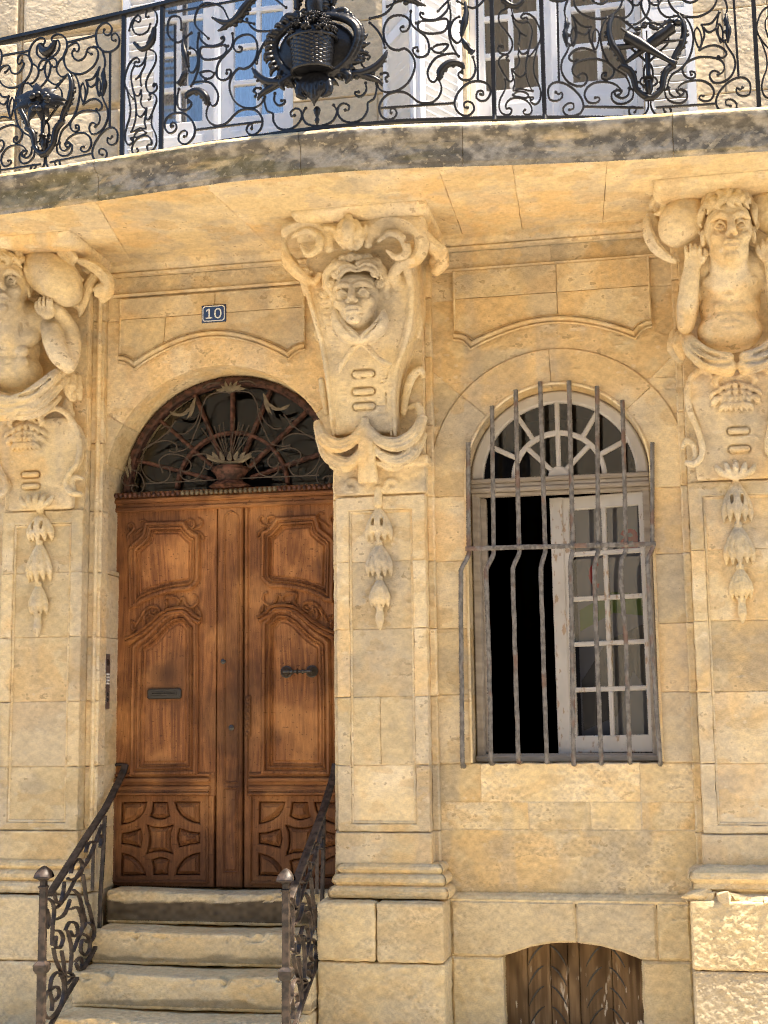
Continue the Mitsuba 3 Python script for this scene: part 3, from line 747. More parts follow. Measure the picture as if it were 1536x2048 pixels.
# rusticated quoin blocks left of the first shutter
for x0, x1, z0, z1 in ((-.62, -.02, 5.52, 6.0), (.02, .68, 5.52, 6.0), (-.62, -.02, 6.04, 6.5), (.02, .68, 6.04, 6.5), (.02, .68, 5.07, 5.48), (-.62, -.02, 5.07, 5.48)):
    put(UP_, 'quoin_stone', rbox(x0, x1, .02, .1, z0, z1, .022, .05, .004, 9, int(z0 * 10)), 'stone', True, uv=(RNG.random(), .9))

# ---------------------------------------------------------------- door
YD = .24                                    # face of the door in its reveal
DOOR = key(HOUSE, 'door'); labels[DOOR] = {'label': 'weathered brown double door with carved panels and a worn dark meeting stile'}
scene[DOOR] = mikit.ply(bx(.60, 2.09, .285, .31, .74, 3.0), 'door_wood', uv=np.tile([[.2, 0.]], (8, 1)))
XA = 1.349                                  # axis of the two leaves
def wood(kind, m, tint=.5, grain=0., smooth=35, parent=DOOR, **k): return put(parent, kind, m, 'door_wood', smooth, uv=(tint, grain), **k)
def both(kind, m, tint=.5, grain=0., smooth=35):
    a = wood(kind, m, tint, grain, smooth); b = wood(kind, mirror(m, XA), tint * .9, grain, smooth)
    return a, b
def ccw(p):
    p = np.asarray(p, float)
    return p if Polygon(p).exterior.is_ccw else p[::-1]

upper = ccw([(.825,2.882),(1.05,2.877),(1.063,2.854),(1.082,2.832),(1.108,2.81),(1.137,2.8),(1.139,2.544),(1.124,2.52),(1.093,2.496),(1.019,2.491),(.94,2.479),(.86,2.458),(.786,2.427),(.761,2.405),(.733,2.4),(.723,2.652),(.722,2.736),(.748,2.764),(.778,2.786),(.806,2.812),(.815,2.848)])
lower = ccw([(.761,2.138),(.786,2.163),(.824,2.185),(.863,2.217),(.903,2.258),(.937,2.291),(.981,2.318),(1.021,2.328),(1.06,2.327),(1.085,2.306),(1.11,2.274),(1.126,2.264),(1.129,1.863),(1.132,1.408),(.952,1.406),(.757,1.403),(.756,1.776)])
XL0, XL1 = .612, 1.262
Z0, ZT = .745, 2.972
zl = 1.265                                  # top of the low carved panel
up_p, lo_p = Polygon(upper), Polygon(lower)
board = sbox(XL0, zl, XL1, ZT).difference(up_p.buffer(.004)).difference(lo_p.buffer(.004))
a, b = both('leaf', prism(board, YD, YD + .045, .002), .62, 0., False)
both('panel', prism(up_p.buffer(.008), YD + .014, YD + .03, 0), .80, 0., False)
both('panel', prism(lo_p.buffer(.008), YD + .012, YD + .03, 0), .72, 0., False)
def field(ring, d):
    q = Polygon(ring).buffer(-d, join_style=2)
    return prism(q if q.geom_type == 'Polygon' else max(q.geoms, key=lambda g: g.area), YD + .004, YD + .02, .010)
both('raised_field', field(upper, .048), .85, 0., 30); both('raised_field', field(lower, .052), .74, 0., 30)
BOL = [(-.022, -.002), (-.022, .014), (-.012, .028), (.000, .026), (.004, .010), (.010, .008), (.018, .018), (.025, .013), (.028, -.002), (.034, .002), (.040, -.008), (.040, -.02)]
both('moulding', sweep(upper, BOL, YD, True), .50, 0., 40)
both('moulding', sweep(lower, [(-.026, -.002), (-.026, .016), (-.014, .030), (-.002, .027), (.003, .006), (.010, .006), (.018, .016), (.026, .010), (.030, -.004), (.037, .000), (.043, -.010), (.043, -.02)], YD, True), .45, 0., 40)
# hood moulding over the tall panel
hood = [(.696,2.186),(.729,2.201),(.769,2.219),(.808,2.242),(.848,2.271),(.887,2.306),(.926,2.338),(.966,2.356),(1.01,2.364),(1.06,2.365),(1.09,2.352),(1.119,2.323),(1.149,2.304),(1.171,2.297)]
both('hood', sweep(hood, [(-.030, -.002), (-.032, .018), (-.018, .040), (-.008, .034), (-.004, .022), (.004, .044), (.014, .034), (.016, 0)], YD, False), .50, 1., 40)
# carved scrolls: small tapering tendrils standing half out of the board
def tendril(pts, r0=.006, r1=.010, flat=1.5):
    p = catmull(np.asarray(pts), .01); n = len(p)
    r = np.interp(np.linspace(0, 1, n), [0, .25, .7, 1], [r0 * .5, r1 * 1.15, r1, r0])
    q = np.stack([p[:, 0], np.full(n, YD - .006), p[:, 1]], 1)
    return cat(tube(q, r, 6, flat=flat), ball(q[-1], r0 * 1.7, 1))
def leaf(a, b, w=.012, bend=.3):
    a, b = np.asarray(a, float), np.asarray(b, float); d = b - a; nrm = np.array([-d[1], d[0]])
    t = np.linspace(0, 1, 7)[:, None]; p = a + d * t + nrm * bend * t * (1 - t)
    q = np.stack([p[:, 0], np.full(7, YD - .004), p[:, 1]], 1)
    return tube(q, w * np.array([.3, .8, 1, .9, .7, .45, .12]), 6, flat=1.4)
band = [[(.731,2.239),(.758,2.279),(.784,2.323),(.812,2.364),(.851,2.387),(.893,2.379),(.902,2.348),(.872,2.327),(.842,2.34)], [(.907,2.343),(.941,2.366),(.953,2.398),(.938,2.427),(.96,2.442),(1.005,2.436),(1.026,2.41),(1.012,2.385),(.982,2.386)], [(1.025,2.392),(1.04,2.424),(1.057,2.435),(1.067,2.4),(1.091,2.374),(1.125,2.382),(1.144,2.41),(1.138,2.44),(1.122,2.448)], [(1.137,2.379),(1.158,2.346),(1.164,2.318),(1.141,2.301),(1.125,2.317)], [(.823,2.279),(.807,2.308),(.814,2.336),(.84,2.354)]]
for t in band: both('carving', tendril(t), .40)
lv = [(.724,2.22),(.763,2.257),(.738,2.239),(.728,2.282),(.753,2.29),(.722,2.31),(.812,2.308),(.852,2.335),(.862,2.344),(.901,2.362),(.921,2.352),(.961,2.37),(.991,2.369),(1.04,2.382),(1.08,2.367),(1.119,2.347),(1.159,2.327),(1.144,2.365)]
for p, q in zip(lv[::2], lv[1::2]): both('carving', leaf(p, q, .011), .38)
cor = [[(.691,2.783),(.695,2.821),(.719,2.846),(.736,2.872),(.719,2.897),(.696,2.885),(.7,2.859)], [(.737,2.824),(.765,2.85),(.797,2.87),(.813,2.896),(.798,2.916),(.776,2.909)], [(1.06,2.893),(1.087,2.906),(1.113,2.898),(1.121,2.872),(1.105,2.853),(1.083,2.866)], [(1.115,2.846),(1.147,2.856),(1.17,2.879),(1.164,2.903),(1.15,2.908)], [(1.127,2.836),(1.155,2.823),(1.177,2.798),(1.175,2.777),(1.157,2.782)]]
for t in cor: both('carving', tendril(t, .005, .009), .40)
# rails above the low panel
for z, o, h in ((1.392, .020, .014), (1.364, .034, .020), (1.318, .018, .028), (1.283, .040, .014)):
    both('rail', bx(XL0, XL1 - .03, YD - o, YD + .01, z - h, z + h * .2, .005), .45, 1., False)
both('rail', bx(XL0, XL1 - .004, YD - .006, YD + .01, zl, 1.40, .002), .5, 1., False)
# low panel with nine raised lozenges
loz = [[(.684,1.221),(.753,1.222),(.832,1.224),(.822,1.18),(.796,1.147),(.758,1.122),(.72,1.109),(.684,1.103)], [(.88,1.224),(.922,1.224),(.965,1.224),(.971,1.182),(.979,1.151),(.954,1.137),(.923,1.131),(.891,1.137),(.863,1.148),(.876,1.182)], [(1.017,1.226),(1.089,1.226),(1.163,1.226),(1.164,1.109),(1.129,1.116),(1.09,1.131),(1.053,1.155),(1.03,1.188)],
       [(.685,1.042),(.736,1.049),(.797,1.069),(.81,1.022),(.799,.97),(.737,.985),(.686,.991)], [(.846,1.092),(.882,1.081),(.921,1.077),(.96,1.081),(1,1.092),(.986,1.054),(.984,1.014),(.987,.974),(.998,.936),(.961,.947),(.923,.95),(.884,.946),(.844,.935),(.857,.973),(.861,1.013),(.856,1.054)], [(1.165,1.048),(1.115,1.052),(1.044,1.073),(1.033,1.023),(1.045,.974),(1.115,.99),(1.165,.997)],
       [(.687,.926),(.728,.92),(.765,.902),(.797,.875),(.818,.847),(.832,.811),(.759,.809),(.689,.808)], [(.878,.89),(.901,.901),(.928,.906),(.955,.902),(.978,.893),(.971,.857),(.97,.816),(.929,.816),(.888,.814),(.886,.856)], [(1.166,.934),(1.121,.923),(1.084,.905),(1.056,.878),(1.037,.849),(1.027,.815),(1.093,.817),(1.166,.818)]]
strap = sbox(XL0, Z0, XL1 - .006, zl + .004)
for l in loz: strap = strap.difference(Polygon(ccw(l)).buffer(.0055, join_style=2))
both('strapwork', prism(strap, YD - .012, YD + .04, .005), .46, 0., False)
both('low_board', bx(XL0, XL1 - .006, YD + .034, YD + .045, Z0, zl), .2, 0., False)
for l in loz:
    q = Polygon(ccw(l))
    both('lozenge', cat(prism(q, YD - .010, YD + .036, .016), prism(q.buffer(-.020), YD - .020, YD - .004, .006)), .42, 0., 30)
both('low_frame', sweep(ccw([(.639,1.285),(1.214,1.293),(1.217,.776),(.642,.769)]), [(-.008, 0), (-.008, .010), (.0, .014), (.008, .004), (.008, 0)], YD - .012, True), .34, 0., 40)
# meeting stile
ms = key(DOOR, 'meeting_stile'); scene[ms] = mikit.ply(prism(sbox(1.272, .745, 1.432, 2.972), YD - .02, YD + .04, .006), 'door_wood', uv=None)
v_, f_ = prism(sbox(1.272, .745, 1.428, 2.972), YD - .02, YD + .04, .008); scene[ms] = mikit.ply((v_, f_), 'door_wood', uv=np.tile([[.42, 0.]], (len(v_), 1)))
labels[ms] = {'label': 'dark worn meeting stile of the door'}
TH = [(-.006, 0), (-.005, .006), (.0, .009), (.006, .004), (.006, 0)]
wood('bead', sweep(ccw([(1.323,1.344),(1.32,2.136),(1.316,2.912),(1.334,2.932),(1.358,2.945),(1.386,2.93),(1.402,2.908),(1.405,2.134),(1.404,1.344)]), TH, YD - .019, True), .40, 0.)
wood('bead', sweep(ccw([(1.318,1.312),(1.404,1.312),(1.406,.833),(1.321,.832)]), TH, YD - .019, True), .40, 0.)
wood('raised_field', prism(Polygon(ccw([(1.326,1.304),(1.397,1.304),(1.398,.841),(1.328,.84)])), YD - .026, YD - .01, .008), .62, 0., False)
wood('strip', prism(sbox(1.44, .75, 1.462, 2.97), YD - .012, YD + .01, .006), .42, 0., False)
# ironmongery
LB = [(.836,1.894),(1.046,1.891),(1.047,1.831),(.836,1.834)]
x0, z1 = LB[0]; x1, z0 = LB[2]
bolt = key(DOOR, 'letter_box'); labels[bolt] = {'label': 'dark bronze letter slot in the left leaf'}
m = cat(prism(Polygon([(x0 + .008, z0), (x1 - .008, z0), (x1, z0 + .012), (x1, z1 - .012), (x1 - .008, z1), (x0 + .008, z1), (x0, z1 - .012), (x0, z0 + .012)]).difference(sbox(x0 + .03, z0 + .028, x1 - .03, z1 - .022)), YD - .020, YD + .005, .006),
        bx(x0 + .026, x1 - .026, YD - .012, YD - .004, z0 + .024, z1 - .018, .002), sweep([(x0 + .03, z0 + .028), (x1 - .03, z0 + .028), (x1 - .03, z1 - .022), (x0 + .03, z1 - .022)], [(-.006, 0), (-.004, .006), (.003, .006), (.004, 0)], YD - .018, True))
scene[bolt] = mikit.ply(m, 'bronze', smooth=25)
ph = key(DOOR, 'pull_handle'); labels[ph] = {'label': 'turned dark pull handle fixed sideways on the right leaf'}
(hx0, hz), (hx1, _) = [(1.695,1.979),(1.85,1.981)]
def xlathe(prof, y, z, n=12):
    prof = np.asarray(prof); v, f = lathe([(r, x) for x, r in prof], (0, 0), n)
    return outward((np.stack([v[:, 2], y + v[:, 1], z + v[:, 0]], 1), f))
def ylathe(prof, x, z, n=14):
    v, f = lathe([(r, y) for y, r in prof], (0, 0), n)
    return outward((np.stack([x + v[:, 0], v[:, 2], z + v[:, 1]], 1), f))
L = hx1 - hx0
hp = [(hx0 - .006, .002), (hx0 - .004, .012), (hx0 + .012, .009), (hx0 + .022, .014), (hx0 + .032, .009), (hx0 + L * .32, .016), (hx0 + L * .36, .009), (hx0 + L * .46, .010), (hx0 + L * .5, .020), (hx0 + L * .54, .010), (hx0 + L * .64, .009), (hx0 + L * .68, .016), (hx1 - .032, .009), (hx1 - .012, .010), (hx1 + .004, .012), (hx1 + .006, .002)]
ros = lambda x: ylathe([(YD + .002, .036), (YD - .008, .036), (YD - .012, .028), (YD - .020, .024), (YD - .030, .012), (YD - .046, .010), (YD - .048, .001)], x, hz)
scene[ph] = mikit.ply(cat(xlathe(hp, YD - .042, hz), ros(hx0), ros(hx1)), 'bronze', smooth=40)
for c, r in (([(1.313,2.046)][0], .013), ([(1.365,1.658)][0], .014)):
    put(DOOR, 'keyhole', cat(ylathe([(YD - .018, r * 1.3), (YD - .026, r * 1.2), (YD - .030, r * .6), (YD - .030, .001)], *c)), 'bronze', 40)
lp = [(1.442,1.845),(1.478,1.845),(1.478,1.604),(1.443,1.604)]
put(DOOR, 'lock_plate', cat(bx(lp[0][0], lp[1][0], YD - .014, YD, lp[2][1], lp[0][1], .004), *[ball((.5 * (lp[0][0] + lp[1][0]), YD - .014, z), (.012, .008, .014), 1) for z in np.linspace(lp[2][1] + .02, lp[0][1] - .02, 6)]), 'door_wood', 40, uv=(.12, 0.))

# transom with its row of beads
TR = key(HOUSE, 'transom'); labels[TR] = {'label': 'carved wooden transom with a beaded edge above the door'}
scene[TR] = mikit.ply(prism(sbox(.618, 2.972, 2.075, 3.05), .205, .33, .004), 'door_wood', uv=None)
v_, f_ = cat(bx(.618, 2.075, .205, .33, 2.966, 2.992, .006), bx(.618, 2.075, .215, .33, 2.99, 3.018, .004), bx(.618, 2.075, .190, .33, 3.016, 3.045, .008), bx(.618, 2.075, .210, .33, 3.044, 3.085, .006)); scene[TR] = mikit.ply((v_, f_), 'door_wood', uv=np.tile([[.33, 1.]], (len(v_), 1)))
for i, x in enumerate(np.arange(.632, 2.07, .0305)):
    w = math.exp(-((x - 1.35) / .33) ** 2)
    put(TR, 'bead', ball((x, .192, 3.064), (.0135, .016, .017), 1), 'dull_gilt' if w > .45 else 'red_wood', True, uv=(.9, 0.))

# fanlight
FAN = key(HOUSE, 'fanlight'); labels[FAN] = {'label': 'half-round fanlight of reddish glazing bars behind thin scrolled ironwork'}
cx_, cz_ = XD, 3.085
ring = Polygon([*arc(cx_, cz_, .70, 0, 180, 40).tolist(), *arc(cx_, cz_, .652, 180, 0, 40).tolist()])
scene[FAN] = mikit.ply(prism(ring, .25, .32, .012), 'red_wood', uv=None)
v_, f_ = prism(ring, .25, .32, .012); scene[FAN] = mikit.ply((v_, f_), 'red_wood', uv=np.tile([[.35, 0.]], (len(v_), 1)))
hub = np.array([XD, 3.12])
def bar2(p, q, w, y0, y1, bev=.006):
    p, q = np.asarray(p, float), np.asarray(q, float); d = (q - p) / np.linalg.norm(q - p); n = np.array([-d[1], d[0]]) * w / 2
    return prism(Polygon([p + n, p - n, q - n, q + n]), y0, y1, bev)
for a in (16, 42, 67, 90, 113, 138, 164):
    d = np.array([math.cos(math.radians(a)), math.sin(math.radians(a))])
    tt = .645
    put(FAN, 'glazing_bar', bar2(hub + d * .12, hub + d * (tt - .03 * math.sin(math.radians(a))), .021, .258, .30), 'red_wood', False, uv=(.8, 0.))
ar = Polygon([*arc(cx_, cz_, .361, 3, 177, 40).tolist(), *arc(cx_, cz_, .340, 177, 3, 40).tolist()])
put(FAN, 'glazing_arc', prism(ar, .252, .30, .006), 'red_wood', False, uv=(.8, 0.))
put(FAN, 'pane', prism(Polygon([*arc(cx_, cz_, .69, 0, 180, 40).tolist()]), .305, .306), 'old_glass')
# carved vase at its foot
vz = 3.085
put(FAN, 'vase', cat(lathe([(.10, vz), (.13, vz + .012), (.105, vz + .03), (.075, vz + .045), (.085, vz + .075), (.115, vz + .11), (.105, vz + .13), (.03, vz + .15), (.001, vz + .155)], (XD, .24), 18)), 'red_wood', 40, uv=(.9, 0.))
def rod(kind, pts, r, mat, y=.205, parent=FAN, n=5, end=0.):
    p = catmull(np.asarray(pts, float), .014); q = np.stack([p[:, 0], np.full(len(p), y), p[:, 1]], 1)
    m = tube(q, r, n)
    if end: m = cat(m, ball(q[-1], end, 1))
    return m
def fan(pts, kind='scroll', r=.0038, mat='fan_iron', y=.205, mir=True):
    m = rod(kind, pts, r, mat, y, end=r * 1.8)
    put(FAN, kind, m, mat, 50)
    if mir: put(FAN, kind, mirror(m, XD + .004), mat, 50)
for t in ([(.772,3.113),(.744,3.13),(.725,3.108),(.747,3.08),(.79,3.086),(.807,3.131),(.784,3.19),(.73,3.224),(.68,3.207),(.66,3.169),(.686,3.131),(.731,3.129)], [(.803,3.32),(.787,3.243),(.822,3.175),(.887,3.136),(.952,3.15),(.975,3.195),(.952,3.233),(.919,3.225),(.925,3.201)], [(.796,3.344),(.854,3.38),(.95,3.395),(1.013,3.362),(1.008,3.321),(.971,3.329)], [(.911,3.227),(.904,3.276),(.966,3.31),(1.056,3.292),(1.106,3.247),(1.095,3.204),(1.057,3.199),(1.039,3.221)], [(1.039,3.211),(1.047,3.165),(1.089,3.142),(1.149,3.158),(1.186,3.209),(1.196,3.262)], [(1.006,3.319),(1.086,3.344),(1.125,3.419),(1.164,3.514),(1.173,3.591)], [(1.164,3.563),(1.124,3.478),(1.065,3.432),(1.025,3.434)], [(1.178,3.708),(1.222,3.735),(1.282,3.736)], [(1.175,3.591),(1.213,3.657),(1.292,3.677),(1.352,3.67)], [(.914,3.469),(.944,3.487),(.974,3.466),(.954,3.438)], [(1.116,3.29),(1.166,3.302),(1.225,3.289),(1.245,3.24),(1.216,3.203),(1.186,3.224)], [(.824,3.357),(.944,3.439),(1.004,3.513)]): fan(t)
fan([(.809,3.133),(1.362,3.139),(1.637,3.138),(1.902,3.136)], 'tie_rod', .0035, 'fan_iron', mir=False)
for a in (52, 60, 68, 75, 82, 98, 105, 112, 120, 128):
    d = np.array([math.cos(math.radians(a)), math.sin(math.radians(a))]); p = np.array([XD, 3.24])
    fan([p + d * .04, p + d * .14 + np.array([.01 * d[0], 0]), p + d * (.26 + .02 * math.sin(a))], 'ray', .003, 'fan_iron', mir=False)
def spray(pts, w, y, parent, mat, kind='leaf', flat=.5):
    pts = np.asarray(pts, float); ms = []
    for p, q in zip(pts[::2], pts[1::2]):
        d = q - p; nn = np.array([-d[1], d[0]]); t = np.linspace(0, 1, 7)[:, None]; c = p + d * t + nn * .25 * t * (1 - t)
        ms.append(tube(np.stack([c[:, 0], np.full(7, y), c[:, 1]], 1), w * np.array([.4, .8, 1, .9, .7, .45, .1]), 6, flat=flat))
    return cat(*ms)
for pts in ([(1.133,3.652),(1.084,3.567),(1.123,3.624),(1.079,3.519),(1.113,3.595),(1.044,3.555),(1.123,3.633),(1.099,3.528),(1.084,3.558),(.983,3.553),(1.024,3.551),(.968,3.574)], ):
    m = spray(pts, .011, .20, FAN, 'dull_gilt'); put(FAN, 'leaf', m, 'dull_gilt', 50); put(FAN, 'leaf', mirror(m, XD + .004), 'dull_gilt', 50)
put(FAN, 'leaf', spray([(1.36,3.673),(1.36,3.736),(1.352,3.678),(1.297,3.72),(1.367,3.677),(1.426,3.713),(1.347,3.683),(1.322,3.743),(1.372,3.682),(1.401,3.738),(1.322,3.69),(1.263,3.693),(1.392,3.686),(1.451,3.687)], .013, .20, FAN, 'dull_gilt'), 'dull_gilt', 50)
put(FAN, 'crown', cat(spray([(1.362,3.239),(1.361,3.306),(1.324,3.25),(1.299,3.309),(1.285,3.257),(1.25,3.307),(1.265,3.258),(1.21,3.294),(1.393,3.247),(1.412,3.304),(1.427,3.25),(1.457,3.297),(1.452,3.249),(1.496,3.285),(1.304,3.247),(1.265,3.258),(1.403,3.242),(1.452,3.249)], .016, .185, FAN, 'dull_gilt'), tube([(x, .185, z) for x, z in [(1.22,3.272),(1.29,3.245),(1.366,3.231),(1.442,3.242),(1.491,3.271)]], .011, 6)), 'dull_gilt', 50)
for s in (-1, 1): put(FAN, 'leaf', spray([(XD + s * .64, 3.27), (XD + s * .625, 3.20), (XD + s * .63, 3.31), (XD + s * .645, 3.23), (XD + s * .66, 3.25), (XD + s * .64, 3.17)], .011, .20, FAN, 'dull_gilt'), 'dull_gilt', 50)

# dark rooms behind the openings
def room(x0, x1, y0, y1, z0, z1):
    v, f = bx(x0, x1, y0, y1, z0, z1)
    return v, np.array([t for t in f[:, ::-1] if not (v[t][:, 1] == y0).all()])
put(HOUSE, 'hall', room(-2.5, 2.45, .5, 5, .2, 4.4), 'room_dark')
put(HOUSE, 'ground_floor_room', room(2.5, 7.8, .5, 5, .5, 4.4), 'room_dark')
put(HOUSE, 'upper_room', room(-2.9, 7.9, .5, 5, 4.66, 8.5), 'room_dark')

# ---------------------------------------------------------------- ground-floor window
WIN = key(HOUSE, 'window'); labels[WIN] = {'label': 'arched ground-floor window, its left sash open on a dark room'}
YW = .14
fr = arch_poly(XW, RW - .004, 1.455, ZW).difference(sbox(XW - .455, 1.50, XW + .462, 2.955)).difference(Polygon([*arc(XW, 3.055, .437, 0, 180, 40).tolist()]))
v_, f_ = prism(fr, YW, YW + .05, .006); scene[WIN] = mikit.ply((v_, f_), 'grey_wood', uv=None)
WH = 'worn_white_paint'
def wput(kind, m, wear=.3, smooth=False, parent=WIN, **k): return put(parent, kind, m, WH, smooth, uv=(wear, 0.), **k)
hb = np.array([XW, 3.05])
ringw = Polygon([*arc(XW, 3.05, .462, 0, 180, 40).tolist(), *arc(XW, 3.05, .432, 180, 0, 40).tolist()])
wput('arch_frame', prism(Polygon([*arc(XW, 3.05, .50, 0, 180, 40).tolist(), *arc(XW, 3.05, .432, 180, 0, 40).tolist()]), YW - .006, YW + .04, .01), .1)
wput('glazing_arc', prism(Polygon([*arc(XW, 3.05, .272, 0, 180, 30).tolist(), *arc(XW, 3.05, .242, 180, 0, 30).tolist()]), YW + .002, YW + .03, .006), .1)
wput('hub', prism(Polygon([*arc(XW, 3.05, .062, 0, 180, 16).tolist()]), YW - .004, YW + .03, .006), .1)
for a, r0, r1 in ((45, .05, .25), (135, .05, .25), (90, .05, .44), (27, .262, .44), (58, .262, .44), (122, .262, .44), (153, .262, .44)):
    d = np.array([math.cos(math.radians(a)), math.sin(math.radians(a))])
    wput('glazing_bar', bar2(hb + d * r0, hb + d * r1, .027, YW + .001, YW + .03), .1)
put(WIN, 'pane', prism(Polygon([*arc(XW, 3.05, .48, 0, 180, 40).tolist()]), YW + .024, YW + .025), 'glass')
for z0, z1, o in ((2.952, 2.975, .010), (2.974, 3.0, .030), (2.999, 3.028, .018), (3.027, 3.052, .034)):
    put(WIN, 'transom', bx(XW - RW + .004, XW + RW - .004, YW - o, YW + .05, z0, z1, .006), 'grey_wood')
put(WIN, 'sill', bx(XW - RW, XW + RW, YW - .03, YW + .09, 1.455, 1.492, .008), 'grey_wood')
# right-hand sash, hinged on the right and standing a little open into the room
SASH = key(WIN, 'sash'); labels[SASH] = {'label': 'peeling white sash with ten panes, standing ajar'}
HX, HYs, ang, sag = XW + .478, YW + .035, -9., math.radians(.9)
sw, sz0, sz1 = .535, 1.505, 2.95
def sash(m):
    v = np.array(m[0], float); u, z = v[:, 0] - HX, v[:, 2] - sz0
    v[:, 2] += u * math.sin(sag); v[:, 0] -= z * math.sin(sag) * .35
    return turn((v, m[1]), ang, (HX, HYs))
XS = HX - sw
fr = sbox(XS, sz0, HX, sz1).difference(sbox(XS + .105, sz0 + .095, HX - .032, sz1 - .075))
v_, f_ = sash(prism(fr, HYs - .02, HYs + .02, .004)); scene[SASH] = mikit.ply((v_, f_), WH, uv=np.tile([[.35, 0.]], (len(v_), 1)))
gx0, gx1, gz0, gz1 = XS + .105, HX - .032, sz0 + .095, sz1 - .075
put(WIN, 'sash_stile', sash(prism(sbox(XS - .002, sz0 - .002, XS + .072, sz1 + .002), HYs - .032, HYs - .012, .004)), WH, False, uv=(.45, 0.))
rows = np.linspace(gz0, gz1, 6); cm = .5 * (gx0 + gx1)
for z in rows[1:-1]: wput('glazing_bar', sash(bx(gx0 - .003, gx1 + .003, HYs - .016, HYs + .014, z - .0135, z + .0135, .004)), .45)
for i in range(5): wput('glazing_bar', sash(bx(cm - .0135, cm + .0135, HYs - .017, HYs + .013, rows[i] + (.013 if i else -.003), rows[i + 1] - (.013 if i < 4 else -.003), .004)), .45)
for i in range(5):
    for a, b in ((gx0 - .004, cm), (cm, gx1 + .004)):
        m = sash(bx(a + .001, b - .001, HYs + .002, HYs + .003, rows[i] + .001, rows[i + 1] - .001)); put(WIN, 'pane', turn(m, RNG.uniform(-.8, .8), (.5 * (a + b), HYs)), 'glass')
# dim sheet added close behind the ajar sash to imitate reflections in its panes
PO = thing('window_reflection_stand_in', 'dim added sheet with red and green shapes, imitating reflections in the ajar sash', 'reflection_stand_in')
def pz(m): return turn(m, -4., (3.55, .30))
put(PO, 'sheet', pz(bx(3.40, 3.86, .300, .302, 1.56, 2.92)), 'reflection_white')
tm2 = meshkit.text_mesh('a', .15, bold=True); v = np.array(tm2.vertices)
put(PO, 'letter', pz(outward((np.stack([3.645 + v[:, 0], .299 - v[:, 2] * .2, 2.64 + v[:, 1]], 1), np.array(tm2.faces)))), 'reflection_red')
put(PO, 'letter', pz(tube(np.array([(3.53 + .05 * math.cos(a), .298, 2.50 + .065 * math.sin(a)) for a in np.linspace(1.7, 4.6, 12)]), .014, 6, flat=.15)), 'reflection_red')
put(PO, 'band', pz(prism(Polygon([(3.41, 2.30), (3.60, 2.40), (3.85, 2.37), (3.85, 2.25), (3.60, 2.28), (3.41, 2.18)]), .297, .300)), 'reflection_green')
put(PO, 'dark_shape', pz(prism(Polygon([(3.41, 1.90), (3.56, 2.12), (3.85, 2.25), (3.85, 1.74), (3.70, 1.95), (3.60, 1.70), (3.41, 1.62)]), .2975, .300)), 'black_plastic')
# left sash, swung right back into the dark room
fr = sbox(XW - .47, sz0, XW - .44, sz1)
put(WIN, 'open_sash', cat(bx(XW - .462, XW - .425, YW + .04, YW + .10, sz0, sz1, .006), bx(XW - .50, XW - .46, YW - .01, YW + .03, 1.49, 2.955, .004)), 'grey_wood')

# ---------------------------------------------------------------- iron bars over the window
GR = thing('window_grille', 'grey wrought-iron bars with a crossbar in front of the arched window', 'window grille')
YG = -.035
tops = [(2.837,3.24),(2.977,3.443),(3.113,3.529),(3.252,3.567),(3.413,3.563),(3.568,3.522),(3.704,3.434),(3.857,3.188)]
kin = [[(2.827,2.638),(2.828,2.608),(2.81,2.564),(2.787,2.521),(2.783,2.457),(2.777,2.057),(2.772,1.442)], [(2.967,2.638),(2.968,2.603),(2.951,2.56),(2.929,2.516),(2.926,2.453),(2.93,2.054),(2.93,1.457)], [(3.11,2.638),(3.111,2.603),(3.095,2.565),(3.076,2.521),(3.073,2.458),(3.075,2.051),(3.078,1.463)], [(3.254,2.637),(3.253,2.603),(3.241,2.565),(3.231,2.526),(3.228,2.453),(3.229,2.048),(3.231,1.463)],
       [(3.405,2.637),(3.405,2.603),(3.397,2.564),(3.391,2.526),(3.389,2.448),(3.384,2.045),(3.374,1.451)], [(3.544,2.637),(3.543,2.603),(3.533,2.564),(3.522,2.526),(3.519,2.444),(3.518,2.042),(3.521,1.455)], [(3.693,2.636),(3.693,2.602),(3.68,2.564),(3.666,2.526),(3.663,2.44),(3.674,2.039),(3.671,1.459)], [(3.835,2.636),(3.835,2.602),(3.82,2.569),(3.808,2.541),(3.807,2.425),(3.814,2.036),(3.83,1.449)]]
for t, k in zip(tops, kin):
    k = np.asarray(k); p = np.vstack([[t], catmull(k, .03)])
    q = np.stack([p[:, 0], np.full(len(p), YG), p[:, 1]], 1)
    q[1:, 1] -= .03 * np.clip((k[0][1] - q[1:, 2]) / .12, 0, 1)
    q = np.vstack([q, [q[-1, 0], .03, q[-1, 2] - .006]])
    d = meshkit.noise(q * np.array([20, 1, 9])) - .5; q[1:-1, 0] += .004 * d[1:-1]
    put(GR, 'bar', tube(q, .0125 + .0015 * meshkit.noise(q * 30), 8), 'weathered_iron', 50)
cb = np.asarray([(2.811,2.635),(2.966,2.634),(3.111,2.633),(3.255,2.631),(3.405,2.63),(3.544,2.629),(3.693,2.626),(3.854,2.624)])
q = np.stack([cb[:, 0], np.full(len(cb), -.052), cb[:, 1]], 1)
put(GR, 'crossbar', bar(catmull(q, .05), .026, .014), 'weathered_iron', 30)
for x, y, z in q[1:-1]: put(GR, 'rivet', ball((x, y - .006, z), (.017, .010, .017), 1), 'weathered_iron', True)

